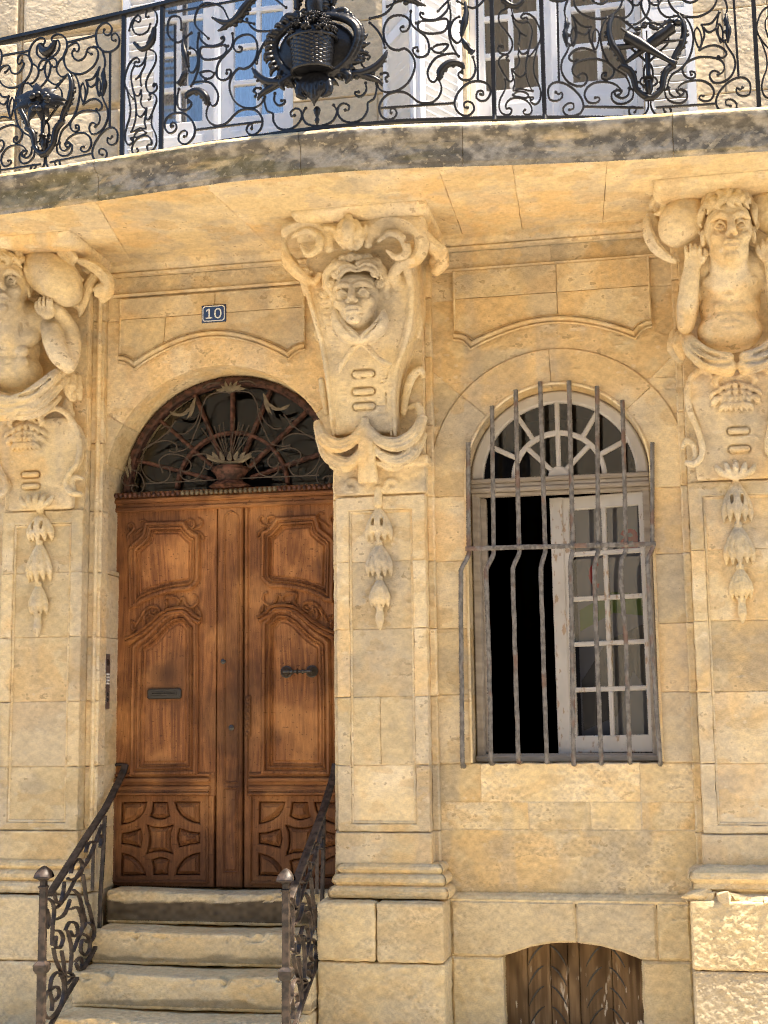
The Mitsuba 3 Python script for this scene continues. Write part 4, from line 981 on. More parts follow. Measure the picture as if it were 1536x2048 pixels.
# ---------------------------------------------------------------- number plate, entry phone
NP = thing('house_number_plate', 'small blue enamel plate with the white number 10 above the door', 'house number plate')
(px0, pz1), (px1, pz0) = [(1.252,4.153),(1.402,4.047)]
c = .014
def notch(d):
    a, b, e, g = px0 + d, px1 - d, pz0 + d, pz1 - d
    return Polygon([(a + c, e), (b - c, e), (b - c * .3, e + c * .3), (b, e + c), (b, g - c), (b - c * .3, g - c * .3), (b - c, g), (a + c, g), (a + c * .3, g - c * .3), (a, g - c), (a, e + c), (a + c * .3, e + c * .3)])
put(NP, 'plate', prism(sbox(px0, pz0, px1, pz1), -.036, -.02, .002), 'blue_enamel', False)
put(NP, 'border', prism(notch(.006).difference(notch(.0105)), -.0375, -.035), 'white_enamel', False)
tm = meshkit.text_mesh('10', .058)
v = np.array(tm.vertices if hasattr(tm, 'vertices') else tm[0]); f = np.array(tm.faces if hasattr(tm, 'faces') else tm[1])
lo, hi = v.min(0), v.max(0); sc_ = .062 / (hi[1] - lo[1])
w = (hi[0] - lo[0]) * sc_ * 1.05
v2 = np.stack([(px0 + px1) / 2 - w / 2 + (v[:, 0] - lo[0]) * sc_ * 1.05, -.0362 - (v[:, 2] - lo[2]) / max(hi[2] - lo[2], 1e-6) * .0018, (pz0 + pz1) / 2 - .031 + (v[:, 1] - lo[1]) * sc_], 1)
put(NP, 'number', outward((v2, f)), 'white_enamel', False)

IP = thing('entry_phone', 'narrow steel door-entry panel on the left reveal beside the door', 'entry phone')
put(IP, 'plate', bx(.625, .641, .055, .125, 1.775, 2.10, .003), 'steel')
for z in (1.92, 1.938, 1.956, 1.974): put(IP, 'button', cat(bx(.640, .646, .068, .084, z, z + .011, .001), bx(.640, .646, .092, .110, z, z + .011, .001)), 'white_enamel')
put(IP, 'speaker', ball((.641, .09, 2.05), (.004, .02, .02), 1), 'black_plastic', True)
put(IP, 'lock', cat(*[ball((.641, .09, z), (.006, .012, .012), 1) for z in (1.83, 1.862)]), 'black_plastic', True)

# ---------------------------------------------------------------- steps up to the door
ST = thing('stone_steps', 'four worn ochre stone steps rising between the railings to the door', 'steps')
for i, (x0, x1, yf, z0, z1) in enumerate(((.662, 2.02, .055, .556, .742), (.672, 2.0, -.165, .372, .556), (.668, 2.0, -.405, .187, .372), (.66, 2.0, -.65, .0, .187))):
    m = rbox(x0, x1, yf, .35, z0, z1, .020, .022, .006, 13, 20 + i)
    v = m[0]; wear = np.exp(-((v[:, 0] - 1.35) / .35) ** 2) * (v[:, 2] > z1 - .05); v[:, 2] -= .014 * wear
    nose = (np.abs(v[:, 1] - yf) < .05) & (v[:, 2] > z1 - .05); ch = np.clip(meshkit.fbm(v * 17 + 40 + i) - .56, 0, 1) * nose
    v[:, 2] -= .16 * ch; v[:, 1] += .12 * ch
    put(ST, 'step', (v, m[1]), 'step_stone', True, uv=(.35 + .2 * (i % 2), .3))

# ---------------------------------------------------------------- cellar hatch
HT = key(HOUSE, 'cellar_hatch'); labels[HT] = {'label': 'old brown plank hatch closing the low cellar opening'}
scene[HT] = mikit.ply(bx(2.95, 3.72, .10, .14, 0, .56), 'old_wood', uv=np.tile([[.4, 0.]], (8, 1)))
pxs = [2.955, 3.085, 3.208, 3.300, 3.362, 3.535, 3.715]
for i, (a, b) in enumerate(zip(pxs[:-1], pxs[1:])):
    put(HT, 'plank', bx(a + .0015, b - .0015, .062 + RNG.uniform(-.003, .003), .105, 0, .56, .004), 'old_wood', False, uv=(RNG.random(), 0.))
for xc in (3.19, 3.50):
    for r in range(5):
        z = .455 - r * .105
        for s in (-1, 1):
            p = np.array([(xc + s * (.018 + .085 * t), .0585, z - .075 * t ** 2 + .03 * (1 - t)) for t in np.linspace(0, 1, 7)])
            put(HT, 'slit_shade', tube(p, .0045 * np.array([.4, .8, 1, 1, 1, .8, .3]), 5, flat=.5), 'black_plastic', 50)  # raised black strips painting the shade inside carved slits

# ---------------------------------------------------------------- stair railings
SR = [[(-.471,.811),(-.4,.77),(-.343,.684),(-.304,.614),(-.339,.588)], [(-.51,.714),(-.415,.71),(-.359,.651),(-.348,.593),(-.407,.538),(-.456,.491)], [(-.564,.615),(-.515,.647),(-.428,.626),(-.405,.573),(-.46,.566),(-.495,.594)], [(-.538,.608),(-.492,.531),(-.481,.467),(-.494,.39)], [(-.709,.634),(-.63,.618),(-.592,.575),(-.626,.536),(-.684,.552),(-.678,.595)],
      [(-.708,.546),(-.681,.488),(-.62,.423),(-.552,.377),(-.45,.358)], [(-.609,.516),(-.581,.457),(-.561,.385),(-.548,.301)], [(-.428,.43),(-.367,.441),(-.337,.4),(-.382,.379),(-.418,.415)], [(-.355,.565),(-.265,.53),(-.24,.469),(-.296,.441),(-.36,.475),(-.345,.528),(-.282,.511)], [(-.259,.608),(-.194,.576),(-.188,.525),(-.236,.497)], [(-.273,.71),(-.23,.639),(-.183,.546)],
      [(-.716,.234),(-.707,.278),(-.737,.337),(-.716,.4),(-.636,.412),(-.574,.353),(-.577,.273),(-.643,.219),(-.746,.203),(-.811,.26),(-.791,.321),(-.729,.343),(-.649,.341),(-.627,.296),(-.675,.279)], [(-.785,.806),(-.727,.778),(-.709,.728),(-.722,.669),(-.725,.569)], [(-.709,.83),(-.687,.78),(-.637,.766),(-.606,.803),(-.592,.86)], [(-.691,.687),(-.601,.693),(-.552,.72),(-.517,.76)], [(-.51,.903),(-.478,.948),(-.409,.966),(-.36,.928),(-.388,.882),(-.491,.866),(-.543,.877)],
      [(-.322,.993),(-.287,1.036),(-.21,1.038),(-.216,1),(-.301,.947)], [(-.352,.878),(-.332,.825),(-.311,.765),(-.287,.712)], [(-.798,.754),(-.772,.71),(-.785,.659),(-.81,.683)], [(-.167,1.032),(-.141,1.067),(-.099,1.056),(-.119,1.006)], [(-.619,.389),(-.536,.394),(-.45,.358),(-.517,.336)]]
HAND = [(.23,1.445),(.191,1.394),(.102,1.328),(-.042,1.223),(-.141,1.167),(-.36,1.05),(-.563,.937),(-.773,.822)]
LOW = [(-.101,1.123),(-.222,1.005),(-.292,.943),(-.423,.882),(-.547,.799),(-.653,.751),(-.699,.747)]
BOT = [(-.088,.506),(-.241,.416),(-.38,.349),(-.547,.267),(-.712,.17),(-.766,.139)]
BACK = [(-.061,1.172),(-.078,.942),(-.107,.724),(-.113,.506)]
BACK2 = [(-.217,1.015),(-.218,.92),(-.221,.775)]
def stair_rail(X, label):
    K = thing('stair_railing', label, 'railing', 'iron railings beside the steps')
    def yz(p): p = np.asarray(p); return np.stack([np.full(len(p), X), p[:, 0], p[:, 1]], 1)
    I = 'brown_iron'
    h = catmull(yz(HAND), .03)
    put(K, 'handrail', bar(h, .018, .042, up=(1, 0, 0)), I, 30)
    e = h[0]
    put(K, 'wall_bracket', tube(np.array([e + (0, .01, 0), e + (-.03 if X < 1.3 else .03, .0, .004), e + (-.075 if X < 1.3 else .075, -.0, .0)]), .009, 6, up=(0, 0, 1)), I, 40)
    put(K, 'lower_rail', bar(catmull(yz(LOW), .03), .012, .02, up=(1, 0, 0)), I, 30)
    put(K, 'bottom_rail', bar(catmull(yz(BOT), .03), .016, .026, up=(1, 0, 0)), I, 30)
    put(K, 'upright', bar(yz(BACK), .018, .022, up=(1, 0, 0)), I, 30)
    put(K, 'upright', bar(yz(BACK2), .012, .018, up=(1, 0, 0)), I, 30)
    for p in SR:
        q = catmull(yz(p), .015)
        put(K, 'scroll', cat(bar(q, .009 + .003 * np.sin(np.linspace(0, 3.14, len(q))), .022, up=(1, 0, 0)), ball(q[-1], (.012, .010, .010), 1)), I, 30)
    # post with moulded collar and domed four-sided cap
    post = [(.018, 0), (.018, .44), (.024, .445), (.033, .462), (.034, .488), (.028, .497), (.020, .503), (.0165, .51), (.0165, .865), (.022, .868), (.022, .876), (.015, .880), (.0145, .903), (.026, .912), (.0385, .918), (.0395, .926), (.033, .945), (.021, .963), (.008, .975), (.001, .978)]
    put(K, 'post', lathe(post, (X, -.84), square=True), I, 30)
stair_rail(.70, 'brown wrought-iron stair railing on the left side of the steps')
stair_rail(1.99, 'brown wrought-iron stair railing on the right, seen nearly edge on')

# ---------------------------------------------------------------- carved giants and mask
def V(*a): return np.array(a, float)
def loft(cl, rows, rad=.012, k=.012, cut=False):
    """A block between the outlines rows = [(z, x_left, x_right, y_front)], running back into the wall."""
    r = np.array(sorted(rows)); lo = V(r[:, 1].min(), r[:, 3].min(), r[0, 0]); hi = V(r[:, 2].max(), .05, r[-1, 0])
    sl, P = cl.part(lo - .04, hi + .04)
    z = P[..., 2]; zz = np.clip(z, r[0, 0], r[-1, 0])
    def ip(c):
        f = PchipInterpolator(r[:, 0], r[:, c]); return f(zz[0, 0])[None, None, :]
    xl, xr, yf = ip(1), ip(2), ip(3)
    q = np.stack([np.maximum(xl - P[..., 0], P[..., 0] - xr), yf - P[..., 1], np.maximum(r[0, 0] - z, z - r[-1, 0])], -1) + rad
    cl.mixin(sl, (np.linalg.norm(np.maximum(q, 0), axis=-1) + np.minimum(q.max(-1), 0) - rad).astype(np.float32), k, cut)

def stone_clay(cl, k, ymax=.0, amp=.003, freq=30, uv=(.5, .6)):
    cl.rough(amp, freq); cl.rough(amp * .8, freq * 2.7, 5)
    v, f = cl.mesh(ymax)
    scene[k] = mikit.ply((v, f), 'stone', smooth=True, uv=np.tile([uv], (len(v), 1)))

def face(cl, c, yaw=0., s=1., tilt=0., stern=True, wide=1.):
    """Skull, features and ears about the centre c; the face looks towards -y turned by yaw."""
    a, b = math.radians(yaw), math.radians(tilt)
    R = np.array([[math.cos(a), -math.sin(a), 0], [math.sin(a), math.cos(a), 0], [0, 0, 1]]) @ np.array([[1, 0, 0], [0, math.cos(b), -math.sin(b)], [0, math.sin(b), math.cos(b)]])
    L = lambda x, y, z: c + s * (R @ V(x * wide, y, z))
    E = lambda x, y, z, r, k=.008, cut=False: cl.ell(L(x, y, z), s * V(r[0] * wide, r[1], r[2]), k, cut, rot=R)
    rp = lambda p, r, k=.005, cut=False: cl.rope([L(*q) for q in p], s * np.asarray(r), k, cut, step=.012)
    E(0, .018, .030, (.104, .114, .112)); E(0, -.02, -.065, (.080, .092, .088), .03); E(0, -.045, .06, (.088, .075, .06), .02)
    for x in (-1, 1):
        E(x * .057, -.078, -.030, (.030, .030, .030), .02)
        E(x * .045, -.128, .008, (.030, .026 if stern else .022, .019), .010, True)
        E(x * .044, -.095, .005, (.022, .016, .014), .004)
        rp([(x * .020, -.112, .004), (x * .044, -.119, .021), (x * .068, -.104, .004)], [.005, .006, .005], .003)
        rp([(x * .022, -.111, .001), (x * .044, -.117, -.011), (x * .066, -.102, .002)], .0042, .003)
        if stern: E(x * .044, -.117, .006, (.006, .006, .006), .002, True)
        else: E(x * .044, -.100, .004, (.025, .019, .015), .003); rp([(x * .022, -.113, -.004), (x * .044, -.121, -.008), (x * .066, -.106, -.002)], .0030, .002, True)
        rp([(x * .014, -.122, .034 if stern else .040), (x * .045, -.119, .048), (x * .080, -.092, .034)], [.011, .012, .008], .012)
        E(x * .016, -.132, -.034, (.012, .014, .011), .006)
        E(x * .108, .005, .0, (.014, .026, .036), .008); E(x * .116, -.002, .004, (.006, .012, .018), .004, True)
        rp([(x * .024, -.122, -.036), (x * .042, -.108, -.062), (x * .046, -.098, -.084)], .006, .006, True); rp([(x * .024, -.112, -.018), (x * .046, -.112, -.026), (x * .066, -.098, -.016)], .0045, .005, True)
        rp([(0, -.121, -.062), (x * .016, -.120, -.060), (x * .038, -.104, -.070)], [.009, .009, .004], .006)
        rp([(0, -.118, -.084), (x * .016, -.116, -.083), (x * .034, -.103, -.074)], [.010, .009, .004], .006)
    rp([(-.040, -.112, -.072), (-.02, -.128, -.071), (.02, -.128, -.071), (.040, -.112, -.072)], .0042, .003, True)
    rp([(0, -.118, .045), (0, -.134, .005), (0, -.150, -.026)], [.011, .013, .017], .010)
    E(0, -.103, -.118, (.030, .022, .024), .018)
    if stern: rp([(-.045, -.115, .075), (0, -.124, .08), (.045, -.115, .075)], .003, .004, True); rp([(-.05, -.112, .092), (0, -.118, .097), (.05, -.112, .092)], .003, .004, True)
    return L

def hair(cl, L, seed, s=1.):
    """Wavy locks in overlapping rows, from the crown down to a ragged fringe."""
    rng = np.random.default_rng(seed)
    def P(t, h, o): return L((.112 + o) * math.sin(t) * math.cos(h), .012 - (.124 + o) * math.cos(t) * math.cos(h), .038 + (.128 + o) * math.sin(h))
    for h0, h1, step, o in ((.80, -.15, 19, .012), (1.30, .50, 24, .026)):
        for d in np.arange(-165, 166, step):
            t = math.radians(d + rng.uniform(-4, 4)); e = h1
            if abs(t) < .95: e = max(h1, .20 + .16 * rng.random())
            elif abs(t) < 1.3: e = max(h1, -.05)
            if h0 - e < .12: continue
            w = rng.choice([-1, 1]) * rng.uniform(.08, .17); u = np.linspace(0, 1, 6)
            pts = [P(t + w * math.sin(2.6 * a * math.pi * .75 + .3) + .06 * a * (1 if t > 0 else -1), h0 + (e - h0) * a, o * (1 - .3 * a) + .006 * math.sin(3 * a)) for a in u]
            cl.rope(pts, s * np.array([.010, .017, .019, .017, .012, .004]) * rng.uniform(.9, 1.15), .0008, step=.018)
            cl.rope([np.array(q) + V(.003, -.016, .004) * s for q in pts[1:5]], .0032, .001, True, step=.018)

def hand_on(cl, p, dirx, s=1.):
    """Four bent fingers laid over an edge at p, seen from the front, with the back of the hand below and the thumb at its side."""
    cl.ell(p + V(0, .0, -.040) * s, V(.050, .030, .045) * s, .012)
    for i, (dx, l) in enumerate(((-.036, .042), (-.012, .050), (.012, .048), (.035, .038))):
        cl.rope([p + s * V(dx, -.018, -.020), p + s * V(dx * 1.05, -.034, .012), p + s * V(dx * 1.08, -.020, l)], s * np.array([.0115, .0110, .0088]), .0015, step=.015)
    for dx in (-.024, 0, .0235): cl.rope([p + s * V(dx, -.030, -.016), p + s * V(dx, -.046, .014), p + s * V(dx, -.034, .044)], .0028, .001, True, step=.012)
    cl.rope([p + s * V(-dirx * .046, -.012, -.045), p + s * V(-dirx * .064, -.024, -.010), p + s * V(-dirx * .060, -.022, .018)], s * np.array([.014, .012, .009]), .005)

def husks(kname, x, zs, w, parent, seed=0):
    """A drop of bell flowers hanging down the sunk panel of a pilaster."""
    K = key(parent, kname)
    cl = Clay((x - .13, -.24, zs[-1] - .20), (x + .13, -.08, zs[0] + .14), .0055)
    rng = np.random.default_rng(seed)
    cl.rope([(x, -.15, zs[0] + .12), (x, -.155, zs[0] + .03)], [.020, .026], .006)
    for i, (z0, z1) in enumerate(zip(zs[:-1], zs[1:])):
        h, ww = z0 - z1, w * (1, .95, .66)[min(i, 2)]
        for j, (u, yy) in enumerate(((-.95, .02), (.95, .02), (-.5, -.005), (.5, -.005), (0, -.018))):
            a = rng.uniform(.93, 1.07)
            cl.rope([(x + .12 * u * ww, -.145, z0), (x + .62 * u * ww * a, -.165 + yy, z0 - h * .30), (x + .98 * u * ww * a, -.168 + yy, z0 - h * .62), (x + 1.08 * u * ww, -.150 + yy, z0 - h * (.90 + .08 * (j == 4)))], [.010, .019, .022, .004], .0008); cl.rope([(x + .62 * u * ww * a, -.186 + yy, z0 - h * .30), (x + 1.0 * u * ww * a, -.19 + yy, z0 - h * .66)], .0028, .001, True)
        if i == 0:
            for s in (-1, 1): cl.ell((x + s * ww * .36, -.18, z0 - h * .40), (.010, .02, .026), .004, True)
        cl.ell((x, -.15, z1 + .012), (.021, .02, .021), .006)
    z = zs[-1]
    cl.rope([(x, -.145, z), (x, -.15, z - .06), (x, -.14, z - .11)], [.018, .022, .006], .006)
    stone_clay(cl, K, -.10, .002, 40)

def slots(cl, pts, hw, hh=.018):
    for x, y, z in pts:
        cl.rope([(x - hw + hh, y, z), (x + hw - hh, y, z)], hh + .010, .002, True, smooth=False, step=1)
        cl.rope([(x - hw + hh, y + .004, z), (x + hw - hh, y + .004, z)], hh, .002, smooth=False)

def pleats(cl, pts, r, n=5, amp=.30, k=.002, spread=1.25, out=(0, -1, 0)):
    """Crisp ridges laid along a rope, as folds of cloth or ribs of a leaf."""
    pts = np.asarray(pts, float); r = np.interp(np.linspace(0, 1, len(pts)), np.linspace(0, 1, len(r)), r)
    q = catmull(np.hstack([pts, r[:, None]]), .03); p, rr = q[:, :3], q[:, 3]
    _, s, w = frames(p, out)
    for i in range(n):
        a = spread * (2 * i / (n - 1) - 1) if n > 1 else 0
        c = p + (rr * .98)[:, None] * (math.sin(a) * s + math.cos(a) * w)
        t = np.linspace(0, 1, len(c)); f = amp * (.55 + .45 * np.sin(np.pi * np.clip(t * 1.1, 0, 1))) * (1 + .25 * math.sin(i * 2.3))
        for u, v, ra, rb_ in zip(c[:-1], c[1:], (rr * f)[:-1], (rr * f)[1:]): cl.cone(u, v, max(ra, .0015), max(rb_, .0015), k)

# ---- the mask on the middle console
MK = thing('carved_mask_console', 'stone console carved with a sleeping-eyed face under two volutes, between door and window', 'carved console')
zr = lambda rows: [(z, x, x2, yf) for (x, z), (x2, _), yf in rows]
def rows_at(pairs):  # [(left point, right point, front)] -> loft rows
    return [(.5 * (a[1] + b[1]), a[0], b[0], y) for a, b, y in pairs]
Lf, Rt = [(1.987,-.44,4.15),(2.01,-.45,4.035),(2.045,-.42,3.884),(2.068,-.36,3.742),(2.078,-.31,3.596),(2.083,-.27,3.464),(2.09,-.24,3.282)], [(2.612,-.44,4.102),(2.612,-.45,3.99),(2.594,-.42,3.846),(2.543,-.36,3.718),(2.488,-.31,3.61),(2.467,-.27,3.504),(2.47,-.24,3.262)]
sh = Clay((1.90, -.72, 2.90), (2.80, .02, 4.42), .0065)
rows = [(a[2], a[0], b[0], a[1]) for a, b in zip(Lf, Rt)]
z0 = rows[-1][0]
rows = [(4.40, 2.06, 2.63, -.40)] + rows
loft(sh, rows, .018)
for side in (Lf, Rt):                      # raised double border down both edges of the shield
    q = np.array(side) + V(0, -.004, 0); sgn = 1 if side is Lf else -1
    sh.rope(q + V(sgn * .012, 0, 0), [.016, .017, .016, .015, .013, .012, .010], .006); sh.rope(q + V(sgn * .036, .006, 0), [.006] * 3, .003); sh.rope(q + V(sgn * .052, .004, 0), [.0045] * 3, .004, True)
for t in np.linspace(.12, .95, 26):        # chiselled hatching along the border
    for side, sgn in ((Lf, 1), (Rt, -1)):
        i = t * (len(side) - 1); a = int(i); p = np.array(side[a]) * (1 - i + a) + np.array(side[min(a + 1, len(side) - 1)]) * (i - a)
        sh.rope([p + V(sgn * .060, .002, 0), p + V(sgn * .105, .002, .003)], .0032, .002, True, smooth=False)
# volutes, shells and leaves of the head
for pts, r in (([(2.164,-.56,4.261),(2.153,-.56,4.333),(2.091,-.56,4.389),(1.99,-.56,4.401),(1.912,-.56,4.372),(1.888,-.56,4.3),(1.927,-.56,4.202),(1.981,-.5,4.143),(2.017,-.46,4.118)], [.030, .034, .040, .042, .040, .036, .030]), ([(1.97,-.6,4.326),(2.047,-.6,4.355),(2.113,-.6,4.321),(2.116,-.6,4.252),(2.054,-.6,4.218),(2.016,-.6,4.276)], [.012, .022, .026, .020, .010]),
               ([(2.383,-.56,4.267),(2.403,-.56,4.343),(2.475,-.56,4.391),(2.574,-.56,4.379),(2.649,-.56,4.326),(2.681,-.56,4.242),(2.646,-.56,4.161),(2.555,-.52,4.146),(2.494,-.48,4.098)], [.028, .034, .040, .044, .042, .036, .028]), ([(2.452,-.6,4.263),(2.513,-.6,4.304),(2.58,-.6,4.268),(2.605,-.6,4.189),(2.548,-.6,4.163),(2.496,-.6,4.206)], [.012, .022, .026, .022, .010]),
               ([(2.679,-.52,4.318),(2.721,-.46,4.265),(2.759,-.42,4.229),(2.766,-.4,4.18),(2.728,-.38,4.143)], [.030, .042, .048, .040, .030]), ([(2.73,-.36,4.212),(2.707,-.22,4.236),(2.678,-.06,4.282)], [.044, .042, .040]), ([(1.865,-.42,4.293),(1.874,-.28,4.282),(1.839,-.06,4.348)], [.044, .040, .036]),
               ([(2.571,-.48,4.162),(2.589,-.46,4.097),(2.593,-.45,4.022)], [.028, .022, .012]), ([(2.007,-.48,4.167),(1.994,-.46,4.111),(1.999,-.45,4.043)], [.028, .022, .012]), ([(2.469,-.47,4.103),(2.501,-.46,4.073),(2.528,-.46,4.102),(2.513,-.46,4.134)], [.018, .022, .018, .010]), ([(2.09,-.47,4.144),(2.056,-.46,4.107),(2.017,-.46,4.141),(2.041,-.46,4.171)], [.018, .022, .018, .010])): sh.rope(pts, np.array(r) * .92, .006); pleats(sh, pts, np.array(r) * .92, 3, .2, spread=.9)
sh.box((1.98, -.58, 4.30), (2.70, 0, 4.40), .02, .02)
for pts, r in (([(2.295,-.64,4.393),(2.291,-.64,4.332),(2.285,-.6,4.277),(2.291,-.56,4.243)], [.022, .036, .030, .010]), ([(2.26,-.62,4.388),(2.24,-.62,4.335),(2.257,-.58,4.278),(2.281,-.55,4.248)], [.012, .022, .020, .008]), ([(2.328,-.62,4.382),(2.347,-.62,4.326),(2.322,-.58,4.273),(2.296,-.55,4.246)], [.012, .022, .020, .008]), ([(2.155,-.6,4.365),(2.201,-.6,4.35),(2.231,-.6,4.289),(2.25,-.55,4.25)], [.010, .018, .020, .008]), ([(2.381,-.6,4.354),(2.361,-.6,4.309),(2.346,-.6,4.256),(2.311,-.55,4.241)], [.012, .018, .018, .008])): sh.rope(pts, r, .004)
for pts in ([(2.247,-.6,4.373),(2.262,-.6,4.31),(2.285,-.6,4.246)], [(2.292,-.645,4.376),(2.292,-.645,4.315),(2.299,-.645,4.237)], [(2.324,-.6,4.366),(2.319,-.6,4.305),(2.307,-.6,4.244)]): sh.rope(pts, .004, .003, True)
for p, r in zip([(2.623,-.61,4.272),(2.608,-.61,4.247),(1.958,-.6,4.28),(1.939,-.6,4.305)], (.022, .016, .02, .014)): sh.ell(p, (r, .07, r), .004, True)
# collar of leaves, ribbon, slots
for pts, r in (([(2.18,-.5,3.929),(2.193,-.5,3.867),(2.231,-.5,3.802),(2.288,-.5,3.76),(2.314,-.5,3.735)], [.012, .034, .040, .032, .014]), ([(2.453,-.5,3.898),(2.445,-.5,3.841),(2.41,-.5,3.79),(2.349,-.5,3.756),(2.318,-.5,3.735)], [.014, .036, .042, .032, .014]), ([(2.163,-.46,3.818),(2.225,-.46,3.76),(2.286,-.46,3.74)], [.008, .014, .010]), ([(2.432,-.46,3.799),(2.386,-.46,3.749),(2.325,-.46,3.737)], [.008, .014, .010]),
               ([(2.3,-.42,3.75),(2.262,-.42,3.721),(2.23,-.42,3.677),(2.199,-.42,3.64),(2.183,-.42,3.595)], [.014, .016, .015, .016, .008]), ([(2.308,-.42,3.749),(2.354,-.42,3.715),(2.392,-.42,3.666),(2.437,-.42,3.633),(2.472,-.42,3.623)], [.014, .016, .015, .016, .008])): sh.rope(pts, r, .006)
for pts in ([(2.208,-.53,3.88),(2.242,-.53,3.813),(2.302,-.53,3.759)], [(2.44,-.53,3.856),(2.413,-.53,3.805),(2.348,-.53,3.756)]): sh.rope(pts, .008, .004, True)
slots(sh, [(2.295,-.315,3.605),(2.288,-.285,3.511),(2.287,-.268,3.431)], .062, .018)
# side scrolls and the swag that closes the shield
for pts, r in (([(2.491,-.16,3.402),(2.509,-.16,3.511),(2.545,-.18,3.599),(2.593,-.18,3.643),(2.608,-.16,3.608)], [.022, .026, .030, .028, .018]), ([(2.529,-.15,3.433),(2.57,-.16,3.444),(2.594,-.17,3.378),(2.567,-.2,3.28)], [.020, .026, .030, .03]), ([(2.012,-.14,3.625),(2.027,-.14,3.52),(2.045,-.15,3.429)], [.024, .022, .018]), ([(2.591,-.24,3.817),(2.603,-.24,3.895),(2.593,-.24,3.975)], [.02, .024, .02]), ([(2.007,-.24,3.889),(2.022,-.24,3.84)], [.02, .02]),
               ([(2.005,-.2,3.357),(2.058,-.27,3.254),(2.144,-.27,3.211),(2.231,-.27,3.245),(2.282,-.27,3.328),(2.29,-.27,3.366)], [.034, .044, .046, .036, .022, .012]), ([(2.607,-.2,3.356),(2.571,-.27,3.251),(2.478,-.27,3.202),(2.378,-.27,3.23),(2.309,-.27,3.311),(2.29,-.27,3.366)], [.034, .044, .046, .036, .022, .012]),
               ([(2.012,-.18,3.282),(2.084,-.25,3.155),(2.186,-.25,3.112),(2.257,-.25,3.17),(2.289,-.25,3.285)], [.034, .042, .040, .028, .014]), ([(2.602,-.18,3.267),(2.559,-.25,3.155),(2.466,-.25,3.114),(2.366,-.25,3.165),(2.312,-.25,3.268)], [.034, .042, .040, .028, .014]), ([(2.075,-.18,3.153),(2.163,-.22,3.095),(2.242,-.22,3.122)], [.03, .034, .02]), ([(2.522,-.18,3.146),(2.444,-.22,3.089),(2.351,-.22,3.117)], [.03, .034, .02])): sh.rope(pts, np.array(r) * .78, .005); pleats(sh, pts, np.array(r) * .80, 5, .24, .001)
for pts in ([(2.093,-.315,3.236),(2.163,-.315,3.202),(2.241,-.315,3.244),(2.284,-.315,3.311)], [(2.564,-.315,3.227),(2.479,-.315,3.193),(2.38,-.315,3.237),(2.319,-.315,3.309)], [(2.102,-.29,3.163),(2.18,-.29,3.128),(2.258,-.29,3.178)], [(2.551,-.29,3.164),(2.474,-.29,3.129),(2.382,-.29,3.18)]): sh.rope(pts, .008, .005, True)
for i, u in enumerate((-1.2, -.4, .4, 1.2)):    # fluted stem hanging from the swag
    sh.rope(np.array([(2.295,-.28,3.356),(2.297,-.27,3.203),(2.291,-.2,3.022)]) + np.array([(u * .010, 0, 0), (u * .024, 0, 0), (u * .034, 0, 0)]), [.010, .016, .018], .003)
for s, p in zip((-1, 1), [(2.184,-.15,3.003),(2.421,-.15,2.992)]):
    t = np.linspace(0, 5.2, 12); sh.rope([(p[0] - s * (.044 - .006 * q) * math.cos(q), -.15, p[2] + (.044 - .006 * q) * math.sin(q)) for q in t], [.014, .010], .004)
    sh.rope([(p[0] - s * .044, -.15, p[2]), (p[0] - s * .075, -.145, p[2] - .02), (p[0] - s * .10, -.14, p[2] + .07)], [.012, .014, .010], .004)
sh.box((2.345 - .262, -.15, 2.95), (2.345 + .262, 0, 3.13), .010, .01); sh.box((2.345 - .285, -.185, 3.105), (2.345 + .285, 0, 3.16), .014, .008)
stone_clay(sh, key(MK, 'shield'), .0, .003, 28)
# the head
hc = V(*([(2.292,-.425,3.994)][0]))
hd = Clay(hc - V(.25, .26, .26), hc + V(.25, .16, .26), .0055)
Lc = face(hd, hc, 0., 1.16, 2., stern=False, wide=1.16)
for pts, r in (([(2.176,-.44,4.01),(2.142,-.46,4.069),(2.14,-.48,4.133),(2.196,-.52,4.163),(2.267,-.56,4.152)], [.022, .030, .032, .030, .02]), ([(2.431,-.44,4.006),(2.455,-.46,4.061),(2.44,-.48,4.126),(2.396,-.52,4.163),(2.328,-.56,4.155)], [.022, .028, .032, .030, .02])): hd.rope(pts, r, .012)
rng = np.random.default_rng(5)
def snail(c, r, turns, rad, d):
    t = np.linspace(0, turns * 2 * math.pi, int(9 * turns) + 3); k = 1 - .75 * t / t[-1]
    hd.rope([(c[0] + d * r * q * math.cos(u), c[1] - .022 * (1 - q), c[2] + r * q * math.sin(u)) for u, q in zip(t, k)], [rad * .8, rad, rad * .9], .001, step=.012)
for i, c in enumerate([(2.114,-.45,4.035),(2.126,-.46,4.078),(2.138,-.475,4.119),(2.158,-.49,4.16),(2.194,-.51,4.186),(2.24,-.525,4.201),(2.283,-.53,4.203),(2.329,-.53,4.2),(2.373,-.52,4.192),(2.416,-.505,4.166),(2.443,-.49,4.13),(2.456,-.475,4.087),(2.462,-.46,4.045),(2.46,-.45,4.001),(2.2,-.54,4.117),(2.244,-.56,4.139),(2.423,-.545,4.099),(2.44,-.5,4.057),(2.17,-.51,4.075)]):
    snail(np.array(c) + rng.normal(0, .004, 3), .026 * rng.uniform(.85, 1.2), 1.6, .0105, rng.choice([-1, 1]))
